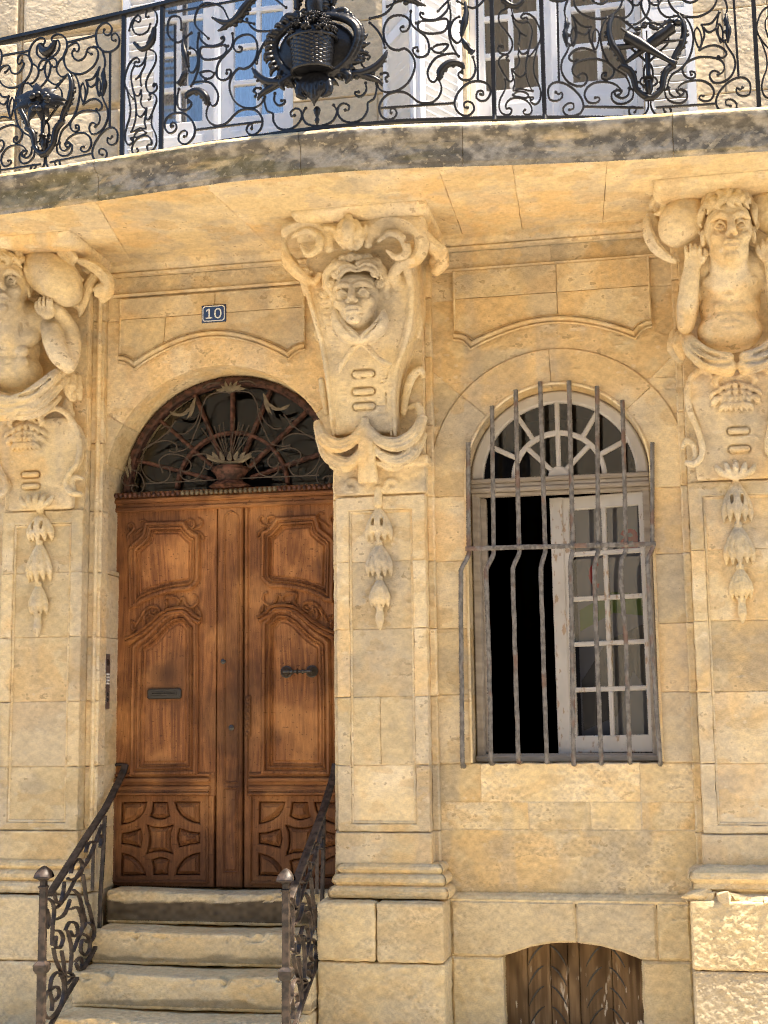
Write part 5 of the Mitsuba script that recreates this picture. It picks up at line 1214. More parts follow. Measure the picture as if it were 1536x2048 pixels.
for pts in ([(2.327,-.575,4.127),(2.362,-.575,4.148),(2.407,-.575,4.138),(2.436,-.54,4.107),(2.448,-.5,4.072)], [(2.32,-.575,4.128),(2.282,-.575,4.148),(2.24,-.575,4.142),(2.2,-.54,4.117),(2.171,-.5,4.085)], [(2.332,-.58,4.11),(2.37,-.58,4.122),(2.412,-.58,4.104),(2.429,-.53,4.076)], [(2.317,-.58,4.111),(2.279,-.58,4.126),(2.244,-.58,4.109),(2.205,-.53,4.081)]): hd.rope(pts, [.008, .013, .013, .006], .001, step=.015)
stone_clay(hd, key(MK, 'face'), .0, .0022, 34)
husks('pendant', 2.338, (2.866, 2.665, 2.467, 2.30), .066, MK, 3)

# ---- the giants
def giant(name, label, S, ax, lx, lo, hi, seed, yaw, headp, turn_w):
    """S: traced limbs of the side in view; the other side mirrors them about x = ax (body) and lx (pedestal)."""
    G = thing(name, label, 'statue', None)
    m = lambda p, c: np.array(p) * V(-1, 1, 1) + V(2 * c, 0, 0)
    bd = Clay(lo, hi, .0065)
    hc = V(*headp)
    for i, (c, r) in enumerate(S['torso']): bd.ell(c, r, .028 if i < 3 else (.008 if i < 5 else .016))
    for pts, r, k in S['trunk']: bd.rope(pts, r, k)
    for q in (lambda p: np.array(p), lambda p: m(p, ax)):
        for pts, r in S['arm']: bd.rope(q(pts), np.array(r) * .90, .012)
        bd.rope([q([hc + V(.02 * turn_w, .10, -.17)])[0], q(S['arm'][0][0])[0]], [.06, .06], .03, smooth=False)
        for c, r in S['muscle']: bd.ell(q([c])[0], r, .02)
        hand_on(bd, q([S['hand']])[0], turn_w if q([S['hand']])[0][0] == S['hand'][0] else -turn_w, .98)
    bd.rope([hc + V(0, .10, -.22), hc + V(0, .05, -.10)], [.115, .095], .02, smooth=False)
    for pts, r in S['crease']: bd.rope(pts, r * 1.5, .006, True)
    bd.ell(S['navel'], (.010, .014, .013), .006, True)
    Lh = face(bd, hc, yaw, 1.30, wide=.92)
    stone_clay(bd, key(G, 'body'), .0, .003, 26)
    hr = Clay(hc - V(.24, .27, .22), hc + V(.24, .22, .28), .0055)
    hr.ell(Lh(0, .030, .050), V(.096, .098, .102) * 1.28, .002); hair(hr, Lh, seed, s=1.25)
    stone_clay(hr, key(G, 'hair'), .0, .0016, 40)
    for q in (lambda p: np.array(p), lambda p: m(p, ax)):
        c = [q([p])[0] for p in S['sack']]
        sk = Clay(np.min(c, 0) - .2, np.max(c, 0) + .2, .008)
        sk.rope(c, np.array(S['sack_r']) * .94, .02); pleats(sk, c, np.array(S['sack_r']) * .92, 7, .10, .012, 1.5); sk.rough(.014, 9); stone_clay(sk, key(G, 'cushion'), .0, .005, 24)
    # ears of acanthus and scrolls beside the cap
    for q in (lambda p: np.array(p), lambda p: m(p, lx)):
        for part in S['volute']:
            allp = np.vstack([q(pts) for pts, r in part])
            vl = Clay(allp.min(0) - .09, allp.max(0) + .09, .0075)
            for pts, r in part: vl.rope(q(pts), np.array(r) * .9, .004); pleats(vl, q(pts), np.array(r) * .9, 4, .26)
            stone_clay(vl, key(G, 'volute'), .0, .003, 26)
    # drapery round the hips
    allp = np.vstack([np.array(q(x[0])) for x in S['drape'] for q in (lambda p: np.array(p), lambda p: m(p, ax))])
    dr_ = Clay(allp.min(0) - .07, np.maximum(allp.max(0) + .07, [0, .01, 0]), .007)
    for q in (lambda p: np.array(p), lambda p: m(p, ax)):
        for pts, r in S['drape']: dr_.rope(q(pts), np.array(r) * .86, .004); pleats(dr_, q(pts), np.array(r) * .86, 5, .30)
        for pts in S['fold']: dr_.rope(q(pts), .010, .004, True)
    stone_clay(dr_, key(G, 'drapery'), .0, .0025, 28)
    # scrolled pedestal
    rows = [(z, lx - abs(x - lx), lx + abs(x - lx), y) for x, y, z in S['ped']]
    rows += [(rows[-1][0] - .035, lx - .205, lx + .205, -.165), (2.945, lx - .20, lx + .20, -.155)]
    pd = Clay((lx - .34, -.34, 2.86), (lx + .34, .01, rows[0][0] + .12), .0065)
    loft(pd, rows, .014)
    for q in (lambda p: np.array(p), lambda p: m(p, lx)):
        for pts, r in S['border']: pd.rope(q(pts), r, .004)
        for pts in S['groove']: pd.rope(q(pts), .0055, .004, True)
        for c, r in S['leaf'][:0]: pd.rope(q(c), r, .006)
    lz = S['leaf'][0][0][0]
    for row in range(4):
        for j in range(-3, 4):
            w = (1.0, .92, .78, .5)[row]; x, z = lz[0] + j * .030 * w, lz[2] + .030 - row * .036 - .004 * j * j * (row < 2)
            pd.rope([(x * .5 + .5 * lz[0], -.205, z + .012), (x + .006 * j, -.232, z - .012), (x + .012 * j, -.222, z - .034), (x + .014 * j, -.205, z - .044)], [.010, .0145, .012, .003], .0008)
    for s in (-1, 1): pd.rope([(lz[0] + s * .02, -.22, lz[2] + .06), (lz[0] + s * .07, -.235, lz[2] + .075), (lz[0] + s * .105, -.23, lz[2] + .04), (lz[0] + s * .085, -.225, lz[2] + .015)], [.012, .018, .016, .008], .002)
    slots(pd, S['slot'], .056, .017)
    for k in range(-2, 3): pd.rope([(lx + .012 * k, -.20, 2.945), (lx + .040 * k, -.215, 2.975 + .010 * (2 - abs(k))), (lx + .050 * k, -.20, 3.01 + .010 * (2 - abs(k)))], [.010, .017, .012], .004)
    stone_clay(pd, key(G, 'pedestal'), .0, .003, 28)
    husks('pendant', lx, S['husk'], .070, G, seed)
    return G

HP_R = [(4.292,-.47,4.183)][0]
SR_ = dict(
    torso=[([(4.297,-.28,3.996)][0], V(.190, .140, .14)), ([(4.291,-.27,3.862)][0], V(.160, .135, .15)), ([(4.284,-.28,3.722)][0], V(.168, .145, .115)), ([(4.233,-.365,3.975)][0], V(.088, .060, .058)), ([(4.353,-.365,3.966)][0], V(.088, .060, .058))] + [(p, V(.046, .032, .036)) for p in [(4.246,-.385,3.827),(4.322,-.385,3.822),(4.243,-.385,3.762),(4.318,-.385,3.757)]],
    trunk=[([(4.146,-.31,4.051),(4.22,-.31,4.079),(4.3,-.31,4.091),(4.372,-.31,4.067),(4.446,-.31,4.028)], [.080, .095, .10, .095, .080], .03)],
    arm=[([(4.143,-.25,4.098),(4.094,-.3,3.959),(4.066,-.33,3.827),(4.057,-.33,3.753)], [.062, .058, .060, .046]), ([(4.056,-.34,3.75),(4.066,-.4,3.84),(4.086,-.43,3.962),(4.108,-.44,4.073),(4.116,-.45,4.114)], [.044, .054, .050, .040, .040])],
    muscle=[([(4.075,-.38,3.878)][0], V(.052, .04, .09))], hand=V(*([(4.109,-.45,4.102)][0])),
    crease=[([(4.288,-.445,4.024),(4.285,-.445,3.893),(4.279,-.43,3.775),(4.273,-.44,3.659)], .007), ([(4.184,-.44,3.902),(4.237,-.44,3.877),(4.284,-.44,3.89)], .006), ([(4.383,-.44,3.887),(4.329,-.44,3.871),(4.284,-.44,3.89)], .006), ([(4.232,-.425,3.751),(4.278,-.425,3.764),(4.346,-.425,3.739)], .009), ([(4.222,-.425,3.711),(4.276,-.425,3.712),(4.307,-.425,3.714)], .006), ([(4.166,-.4,3.998),(4.198,-.4,4.012),(4.26,-.4,3.999)], .006)],
    navel=[(4.271,-.435,3.644)][0],
    sack=[(4.142,-.33,4.384),(4.087,-.4,4.33),(4.041,-.42,4.276),(4.02,-.4,4.247)], sack_r=[.10, .118, .108, .085],
    volute=[[([(3.903,-.42,4.398),(3.921,-.42,4.434),(3.957,-.42,4.439),(3.975,-.42,4.404),(3.957,-.42,4.359),(3.922,-.42,4.354)], [.016, .022, .024, .020, .012]), ([(3.877,-.4,4.331),(3.882,-.4,4.255),(3.914,-.4,4.176),(3.968,-.4,4.122),(4.014,-.4,4.093)], [.022, .030, .030, .026, .018]), ([(3.898,-.34,4.376),(3.927,-.34,4.314),(3.937,-.34,4.254)], [.03, .034, .02]), ([(3.968,-.36,4.143),(3.999,-.36,4.116),(4.016,-.36,4.14),(4.038,-.36,4.104)], [.016, .02, .016, .01])], [([(4.002,-.1,3.778),(3.998,-.1,3.693),(4.028,-.1,3.622)], [.03, .04, .025])]],
    drape=[([(4.053,-.26,3.718),(4.087,-.36,3.603),(4.168,-.42,3.525),(4.265,-.44,3.49)], [.034, .040, .044, .046]), ([(4.062,-.28,3.725),(4.104,-.36,3.634),(4.177,-.42,3.565),(4.267,-.45,3.535)], [.024, .028, .030, .030]), ([(4.068,-.26,3.663),(4.125,-.34,3.556),(4.198,-.4,3.496),(4.265,-.42,3.47)], [.030, .036, .036, .034]), ([(4.032,-.2,3.749),(4.021,-.22,3.677),(4.035,-.2,3.614)], [.030, .036, .02])],
    fold=[[(4.094,-.4,3.584),(4.166,-.455,3.516),(4.264,-.48,3.5)], [(4.116,-.38,3.547),(4.189,-.43,3.497),(4.264,-.455,3.478)], [(4.088,-.38,3.638),(4.146,-.43,3.573),(4.213,-.46,3.54)]],
    ped=[(4.103,-.2,3.53),(4.06,-.22,3.473),(4.061,-.215,3.391),(4.085,-.2,3.31),(4.107,-.19,3.228),(4.118,-.18,3.147),(4.119,-.17,3.067)],
    border=[([(4.189,-.215,3.49),(4.173,-.215,3.519),(4.127,-.215,3.536),(4.076,-.215,3.495),(4.054,-.215,3.408),(4.063,-.215,3.308),(4.098,-.215,3.207),(4.118,-.215,3.116),(4.105,-.215,3.055),(4.066,-.215,3.024),(4.034,-.215,3.034)], [.010, .014, .018, .018, .018, .016, .016, .016, .018, .016]), ([(4.016,-.19,3.122),(4.039,-.19,3.158),(4.074,-.19,3.135),(4.083,-.19,3.081),(4.066,-.19,3.041)], [.012, .018, .018, .016, .012])],
    groove=[[(4.178,-.235,3.467),(4.148,-.235,3.494),(4.108,-.235,3.475),(4.089,-.235,3.402),(4.096,-.235,3.302),(4.127,-.235,3.202),(4.143,-.235,3.111)], [(4.153,-.225,3.433),(4.143,-.225,3.368),(4.155,-.225,3.301),(4.166,-.225,3.268)]],
    leaf=[([(4.302,-.225,3.425),(4.256,-.225,3.436),(4.218,-.225,3.463),(4.195,-.225,3.481)], [.020, .018, .014, .010]), ([(4.308,-.23,3.374),(4.253,-.23,3.377),(4.207,-.23,3.404)], [.022, .018, .008]), ([(4.306,-.23,3.337),(4.251,-.23,3.328),(4.197,-.23,3.355)], [.022, .020, .008]), ([(4.308,-.22,3.294),(4.273,-.22,3.287),(4.242,-.22,3.31)], [.016, .014, .006]), ([(4.237,-.2,3.006),(4.223,-.2,3.04),(4.255,-.2,3.063)], [.012, .014, .010])],
    slot=[(4.31,-.192,3.199),(4.311,-.182,3.102)], husk=(2.93, 2.69, 2.465, 2.29))
giant('atlas_statue', 'right-hand stone giant facing the street, bearing a cushion under the balcony', SR_, HP_R[0] + .012, 4.285, V(3.95, -.78, 3.24), V(4.62, .0, 4.42), 3, 2., HP_R, -1)

HP_L = [(.211,-.47,4.199)][0]
SL_ = dict(
    torso=[([(.161,-.28,4.016)][0], V(.168, .135, .15)), ([(.164,-.27,3.893)][0], V(.158, .135, .14)), ([(.182,-.28,3.748)][0], V(.165, .145, .125)), ([(.285,-.36,3.944)][0], V(.09, .06, .07)), ([(.138,-.36,3.954)][0], V(.085, .06, .07))] + [(p, V(.046, .032, .036)) for p in [(.179,-.385,3.854),(.274,-.385,3.847),(.181,-.385,3.784),(.276,-.385,3.778)]],
    trunk=[([(.031,-.31,4.041),(.109,-.31,4.074),(.174,-.31,4.086),(.258,-.31,4.063),(.341,-.31,4.02)], [.080, .095, .10, .095, .080], .03)],
    arm=[([(.4,-.3,4.085),(.462,-.38,3.935),(.522,-.42,3.806),(.583,-.42,3.729)], [.058, .064, .062, .046]), ([(.578,-.4,3.739),(.57,-.34,3.848),(.55,-.32,3.961),(.523,-.36,4.034),(.49,-.42,4.085)], [.044, .050, .050, .042, .038])],
    muscle=[([(.477,-.4,3.912)][0], V(.058, .045, .09))], hand=V(*([(.462,-.45,4.091)][0])),
    crease=[([(.289,-.44,3.996),(.297,-.44,3.856),(.283,-.43,3.721)], .007), ([(.189,-.44,3.884),(.25,-.44,3.859),(.292,-.44,3.873)], .006), ([(.394,-.44,3.874),(.344,-.44,3.853),(.292,-.44,3.873)], .006), ([(.187,-.43,3.776),(.273,-.43,3.787),(.401,-.43,3.767)], .009), ([(.214,-.43,3.722),(.283,-.43,3.73),(.36,-.43,3.709)], .007)],
    navel=[(.264,-.44,3.659)][0],
    sack=[(.272,-.34,4.417),(.425,-.42,4.312),(.53,-.44,4.232),(.573,-.42,4.169)], sack_r=[.09, .118, .118, .085],
    volute=[[([(.535,-.46,4.419),(.571,-.46,4.346),(.605,-.42,4.274),(.648,-.4,4.244)], [.030, .036, .030, .014]), ([(.561,-.46,4.412),(.603,-.46,4.392),(.63,-.46,4.357),(.613,-.46,4.326)], [.018, .022, .02, .012]), ([(.629,-.42,4.354),(.697,-.42,4.332),(.765,-.42,4.286),(.817,-.42,4.225),(.822,-.42,4.151),(.768,-.38,4.118)], [.020, .030, .034, .036, .034, .022]), ([(.78,-.42,4.162),(.694,-.22,4.229),(.621,-.05,4.286)], [.050, .046, .04]), ([(.628,-.36,4.341),(.663,-.36,4.313),(.705,-.36,4.326)], [.016, .02, .016]), ([(.714,-.36,4.284),(.664,-.34,4.228),(.622,-.3,4.16),(.571,-.24,4.098)], [.03, .034, .03, .016]), ([(.554,-.3,4.132),(.589,-.28,4.119),(.572,-.26,4.076)], [.02, .024, .012])]],
    drape=[([(.25,-.44,3.535),(.343,-.44,3.554),(.425,-.42,3.618),(.479,-.34,3.707),(.484,-.24,3.755)], [.040, .042, .040, .034, .024]), ([(.242,-.42,3.492),(.352,-.42,3.501),(.433,-.38,3.562),(.479,-.3,3.659),(.483,-.2,3.732)], [.040, .042, .038, .034, .024]), ([(.232,-.4,3.464),(.333,-.38,3.471),(.415,-.34,3.515),(.453,-.26,3.588)], [.030, .034, .034, .022]), ([(.501,-.2,3.731),(.503,-.22,3.66),(.512,-.2,3.598)], [.034, .042, .030]), ([(.526,-.16,3.73),(.532,-.17,3.661),(.537,-.16,3.605)], [.026, .032, .022]), ([(.459,-.14,3.589),(.46,-.14,3.531),(.482,-.13,3.515)], [.03, .034, .02])],
    fold=[[(.286,-.475,3.509),(.392,-.47,3.528),(.469,-.44,3.595),(.507,-.38,3.671)], [(.277,-.455,3.47),(.384,-.45,3.477),(.456,-.41,3.538),(.498,-.34,3.624)], [(.316,-.47,3.557),(.411,-.46,3.586),(.47,-.41,3.658)], [(.532,-.22,3.716),(.53,-.22,3.592)]],
    ped=[(.471,-.2,3.485),(.538,-.22,3.428),(.565,-.215,3.345),(.555,-.2,3.267),(.532,-.19,3.189),(.492,-.18,3.127),(.48,-.17,3.08)],
    border=[([(.31,-.215,3.459),(.348,-.215,3.509),(.417,-.215,3.535),(.495,-.215,3.488),(.549,-.215,3.395),(.57,-.215,3.304),(.555,-.215,3.199),(.507,-.215,3.137),(.487,-.215,3.081),(.523,-.215,3.027),(.582,-.215,3.016)], [.010, .014, .018, .018, .018, .016, .016, .016, .018, .016]), ([(.578,-.19,3.113),(.535,-.19,3.123),(.514,-.19,3.084),(.537,-.19,3.038)], [.012, .018, .018, .012])],
    groove=[[(.367,-.235,3.483),(.427,-.235,3.506),(.484,-.235,3.46),(.528,-.235,3.376),(.547,-.235,3.302),(.532,-.235,3.205),(.482,-.235,3.143)], [(.406,-.225,3.442),(.438,-.225,3.391),(.448,-.225,3.317),(.428,-.225,3.269)]],
    leaf=[([(.234,-.225,3.418),(.286,-.225,3.424),(.337,-.225,3.437)], [.020, .018, .012]), ([(.238,-.23,3.36),(.307,-.23,3.364),(.367,-.23,3.386)], [.022, .018, .008]), ([(.239,-.23,3.31),(.308,-.23,3.307),(.377,-.23,3.32)], [.022, .020, .008]), ([(.235,-.22,3.263),(.287,-.22,3.261),(.33,-.22,3.283)], [.016, .014, .006]), ([(.128,-.22,3.367),(.147,-.22,3.317),(.165,-.22,3.283)], [.016, .014, .006])],
    slot=[(.249,-.188,3.152),(.248,-.18,3.083)], husk=(2.92, 2.74, 2.495, 2.31))
giant('atlas_statue', 'left-hand stone giant left of the door, cut by the picture edge, head turned', SL_, HP_L[0] + .028, .300, V(-.22, -.78, 3.18), V(.62, .0, 4.42), 8, 16., HP_L, 1)

# ---------------------------------------------------------------- wrought-iron balcony railing
BR = thing('balcony_railing', 'glossy black wrought-iron balcony railing of scrolls with a cast flower-basket cartouche', 'balcony railing')
YR = PchipInterpolator([-4, -.4, 0, .336, .72, 1.09, 1.533, 1.867, 2.25, 2.643, 2.869, 3.195, 3.556, 3.914, 4.155, 4.424, 5, 5.5, 8],
                       [-v for v in (.72, .74, .77, .826, .891, .953, 1.033, 1.068, 1.098, 1.088, 1.058, 1.005, .922, .840, .80, .785, .68, .52, .38)])
BI = 'black_iron'
ZB, ZTOP = 4.71, 5.545
def R3(p, out=0.):
    p = np.asarray(p, float); return np.stack([p[:, 0], YR(p[:, 0]) - out, p[:, 1]], 1)
def strand(pts, r=.0055, kind='scroll', knob=True, out=0., taper=True):
    q = R3(catmull(pts, .012), out); n = len(q)
    rr = r * (np.interp(np.linspace(0, 1, n), [0, .15, .5, .85, 1], [.75, .95, 1.15, .95, .75]) if taper else np.ones(n))
    m = bar(q, rr * 1.75, .013)
    if knob: m = cat(m, ball(q[0], r * 1.55, 1), ball(q[-1], r * 1.55, 1))
    put(BR, kind, m, BI, 30)
xs = np.linspace(-1.4, 7.2, 220)
put(BR, 'bottom_rail', bar(R3(np.stack([xs, np.full(220, ZB)], 1)), .022, .024), BI, 30)
put(BR, 'top_rail', cat(bar(R3(np.stack([xs, np.full(220, ZTOP)], 1)), .026, .05)), BI, 30)
POSTS = (-.62, -.36, 1.114, 1.354, 3.142, 3.391, 4.455, 4.71, 6.0)
for x in POSTS:
    y = float(YR(x))
    put(BR, 'post', lathe([(.0105, 4.684), (.0105, ZTOP)], (x, y), square=True), BI, 20)
    put(BR, 'foot', lathe([(.014, 4.674), (.019, 4.680), (.019, 4.688), (.013, 4.693), (.019, 4.699), (.017, 4.707), (.011, 4.73)], (x, y), 10), BI, 40)

# half of the side panels, drawn about their axis
A1 = .631
SIDE = [[(.99,5.472),(.987,5.457),(1.001,5.437),(1.026,5.436),(1.04,5.467),(1.012,5.505),(.972,5.506),(.943,5.475),(.94,5.424),(.958,5.374),(1,5.34),(1.049,5.337),(1.082,5.361),(1.086,5.4),(1.063,5.436),(1.038,5.427),(1.042,5.399),(1.062,5.394)],
        [(1.051,4.841),(1.039,4.829),(1.025,4.84),(1.022,4.815),(1.047,4.794),(1.077,4.8),(1.086,4.838),(1.079,4.872),(1.051,4.894),(1.009,4.887),(.967,4.853),(.937,4.807),(.929,4.764),(.945,4.728),(.982,4.713),(1.012,4.722),(1.021,4.754),(.999,4.78),(.974,4.779),(.974,4.754),(.992,4.747)],
        [(.638,4.803),(.637,4.761),(.654,4.724),(.686,4.705),(.717,4.714),(.726,4.741),(.713,4.763),(.691,4.755),(.699,4.735)],
        [(.874,4.812),(.862,4.814),(.854,4.801),(.873,4.783),(.904,4.786),(.922,4.821),(.911,4.862),(.874,4.892),(.818,4.896),(.775,4.878),(.756,4.849)],
        [(.721,4.863),(.725,4.828),(.752,4.809),(.781,4.822),(.786,4.844),(.768,4.852),(.756,4.84),(.77,4.826)], [(.701,4.852),(.708,4.808),(.74,4.782),(.777,4.78),(.8,4.804),(.798,4.839),(.776,4.854)],
        [(.944,4.918),(.95,4.928),(.928,4.943),(.911,4.932),(.907,4.908),(.923,4.879),(.954,4.874),(.996,4.898),(1.021,4.95),(1.019,5.006),(.994,5.061),(.981,5.097)], [(.944,4.917),(.966,4.931),(.974,4.963),(.958,4.997),(.914,5.016),(.859,5.02),(.81,4.998),(.786,4.962),(.794,4.926),(.818,4.909),(.841,4.916),(.839,4.942),(.818,4.946),(.825,4.93)],
        [(.802,5.389),(.823,5.375),(.833,5.399),(.819,5.428),(.787,5.428),(.75,5.403),(.735,5.36),(.746,5.306),(.779,5.265),(.829,5.242),(.879,5.244),(.928,5.272),(.954,5.318),(.95,5.359),(.925,5.382),(.891,5.382),(.885,5.363),(.912,5.344)], [(.801,5.394),(.787,5.373),(.802,5.34),(.833,5.321),(.867,5.332),(.882,5.363)], [(.925,5.384),(.969,5.367),(.991,5.322),(1,5.275),(.993,5.239)],
        [(.656,5.326),(.667,5.314),(.688,5.317),(.688,5.346),(.666,5.369),(.631,5.363),(.613,5.332),(.617,5.285),(.64,5.24),(.679,5.21),(.708,5.211),(.718,5.223)], [(.674,5.465),(.66,5.465),(.652,5.484),(.662,5.499),(.691,5.505),(.729,5.486),(.752,5.449),(.753,5.403),(.735,5.366),(.707,5.343),(.689,5.311),(.697,5.275),(.724,5.247),(.754,5.247),(.78,5.255)], [(.674,5.464),(.695,5.469),(.706,5.441),(.7,5.408),(.675,5.383),(.643,5.377),(.612,5.395)],
        [(.76,5.252),(.732,5.228),(.708,5.204),(.68,5.181)], [(.81,5.243),(.83,5.199),(.841,5.14),(.833,5.067),(.81,5.004),(.773,4.959),(.736,4.931),(.719,4.889),(.713,4.859)], [(.698,5.2),(.725,5.161),(.727,5.109),(.695,5.069),(.646,5.015),(.616,4.98),(.611,4.924),(.621,4.883),(.645,4.873),(.67,4.891),(.661,4.918),(.639,4.919),(.647,4.9)],
        [(.883,5.195),(.926,5.201),(.964,5.255)], [(.964,5.255),(.953,5.21),(.947,5.16),(.958,5.118),(.98,5.095)], [(.867,5.06),(.907,5.077),(.944,5.076),(.976,5.052),(.987,5.023),(.967,5.007),(.95,5.016)], [(.883,5.195),(.892,5.142),(.882,5.104),(.869,5.061)], [(.889,5.179),(.912,5.151),(.945,5.167)],
        [(.861,5.182),(.849,5.167),(.848,5.13),(.856,5.092),(.865,5.072),(.875,5.088),(.878,5.125),(.872,5.163),(.861,5.182)], [(.96,5.192),(.954,5.159),(.957,5.113),(.965,5.089),(.973,5.11),(.974,5.155),(.966,5.185),(.96,5.192)]]
BARS = [[(1.031,5.326),(1.035,4.901)], [(.757,5.443),(.939,5.448)], [(.661,4.757),(.927,4.764)]]
RIB = [(.78,5.242),(.796,5.205),(.801,5.159),(.796,5.12),(.783,5.076),(.762,5.04),(.744,4.998),(.739,4.968)]
RIB2 = [(.753,4.973),(.717,4.951),(.698,4.909),(.692,4.859),(.673,4.828),(.646,4.805),(.609,4.798)]
LEAFSTEM = [(.994,5.234),(.992,5.197),(1,5.167),(.998,5.122),(.994,5.084)]
def clump(pts, r, n_knob, seed, kind, out=.01, k=1.0):
    """A thick cast rocaille rib: a rope of clay with lobes along one edge."""
    p = catmull(np.asarray(pts), .02); q = R3(p, out); rng = np.random.default_rng(seed)
    t = np.linspace(0, 1, len(q)); rr = np.interp(t, np.linspace(0, 1, len(r)), r)
    ms = [tube(q, rr, 8, flat=1.1)]
    _, s, w = frames(q, (0, -1, 0))
    for i in np.linspace(1, len(q) - 2, n_knob).astype(int):
        c = q[i] + k * s[i] * rr[i] * .9; ms.append(ball(c + rng.normal(0, .002, 3), rr[i] * rng.uniform(.5, .75) * np.array([1, 1, .8]), 1))
    put(BR, kind, cat(*ms), BI, 60)
def panel(ax, half, keep=None):
    f = lambda p, s: np.stack([ax + s * (np.asarray(p)[:, 0] - A1) * half / .483, np.asarray(p)[:, 1] + .008], 1)
    for s in (-1, 1):
        for i, p in enumerate(SIDE): strand(f(p, s), .0055 if i not in (22, 23) else .0045)
        for p in BARS: strand(f(p, s), .0065, 'rail_bar', False, taper=False)
        clump(f(RIB, s), [.010, .016, .018, .018, .016, .012], 9, 3, 'rocaille_rib', .02, -s)
        clump(f(RIB2, s), [.014, .020, .017, .014, .016, .015], 6, 5, 'rocaille_rib', .02, s)
        clump(f(LEAFSTEM, s), [.006, .016, .010, .018, .011, .005], 4, 6, 'leaf_bud', .005, s)
    strand(np.array([(ax, 5.18), (ax, 5.06)]), .0055, 'rail_bar', False)
    # leaf mask at the head of the panel
    b = (ax, 5.43)
    clump(np.array([(ax - .05, 5.47), (ax - .03, 5.43), (ax, 5.41), (ax + .03, 5.43), (ax + .05, 5.47)]), [.012, .022, .026, .022, .012], 5, 8, 'leaf_mask', .01, -1)
    clump(np.array([(ax, 4.90), (ax, 4.86), (ax, 4.82)]), [.020, .022, .006], 2, 9, 'leaf_mask', .012)
panel(A1, .483); panel(3.915, .535); 

# narrow panels
A2 = 3.262
NAR = [[(3.214,5.019),(3.205,5.019),(3.199,5.034),(3.213,5.043),(3.193,5.051),(3.166,5.035),(3.158,5.006),(3.174,4.968),(3.195,4.929),(3.212,4.906),(3.229,4.912),(3.234,4.934),(3.227,4.967),(3.253,4.981),(3.271,5.014),(3.264,5.052),(3.271,5.076)], [(3.177,5.103),(3.185,5.096),(3.181,5.084),(3.161,5.101),(3.156,5.073),(3.176,5.056),(3.207,5.055),(3.229,5.081),(3.235,5.119),(3.214,5.162),(3.179,5.206),(3.165,5.24),(3.17,5.278),(3.199,5.299),(3.226,5.313),(3.233,5.33),(3.229,5.349)],
       [(3.236,5.313),(3.238,5.277),(3.255,5.238),(3.286,5.222),(3.321,5.234),(3.313,5.253),(3.295,5.246),(3.284,5.253),(3.3,5.274),(3.331,5.27),(3.361,5.243),(3.384,5.191),(3.389,5.148),(3.375,5.109),(3.347,5.066),(3.325,5.042)], [(3.238,5.263),(3.246,5.219),(3.271,5.181),(3.275,5.143),(3.269,5.109)], [(3.321,5.229),(3.34,5.2),(3.343,5.162),(3.331,5.109),(3.316,5.052),(3.306,5.004),(3.303,4.957),(3.312,4.905),(3.333,4.857)], [(3.271,5.181),(3.288,5.162),(3.308,5.152)],
       [(3.229,4.972),(3.248,4.943),(3.274,4.929),(3.3,4.952)], [(3.269,5.081),(3.281,5.057),(3.303,5.057),(3.321,5.076)], [(3.19,4.92),(3.193,4.877),(3.179,4.845),(3.161,4.812),(3.154,4.77),(3.168,4.737),(3.192,4.727),(3.214,4.733),(3.222,4.754),(3.208,4.764),(3.193,4.76),(3.193,4.788),(3.218,4.813),(3.253,4.818),(3.292,4.808),(3.322,4.782),(3.33,4.749),(3.316,4.73),(3.292,4.73),(3.282,4.744),(3.293,4.754)],
       [(3.23,4.834),(3.254,4.851),(3.289,4.85),(3.313,4.834),(3.301,4.817),(3.266,4.822),(3.238,4.827),(3.23,4.834)], [(3.317,4.822),(3.341,4.82),(3.331,4.806),(3.323,4.815),(3.325,4.796),(3.348,4.782),(3.371,4.801),(3.38,4.843),(3.369,4.891),(3.348,4.943),(3.345,4.995),(3.355,5.042),(3.375,5.109)], [(3.234,4.934),(3.242,4.896),(3.232,4.858),(3.272,4.867),(3.311,4.857),(3.337,4.855)]]
UP2 = [[(1.138,5.435),(1.156,5.482),(1.198,5.513),(1.218,5.486),(1.202,5.47),(1.174,5.487),(1.159,5.453),(1.181,5.409),(1.224,5.394),(1.267,5.407),(1.284,5.443)], [(1.272,5.488),(1.253,5.489),(1.259,5.522),(1.295,5.528),(1.326,5.496),(1.33,5.444),(1.303,5.399),(1.273,5.355),(1.265,5.301)]]
def narrow(ax, s, half):
    for p in NAR:
        p = np.asarray(p); strand(np.stack([ax + s * (p[:, 0] - A2) * half / .125, p[:, 1]], 1), .0046)
    for p in UP2:
        p = np.asarray(p); strand(np.stack([ax - s * (p[:, 0] - 1.234) * half / .12, p[:, 1] + .008], 1), .0046)
    clump(np.array([(ax - s * .075, 5.42), (ax - s * .06, 5.34), (ax, 5.31), (ax + s * .05, 5.36)]), [.012, .017, .014, .009], 6, 11, 'leaf_mask', .008)
narrow(1.234, -1, .108); narrow(3.266, 1, .116); narrow(4.583, -1, .116)

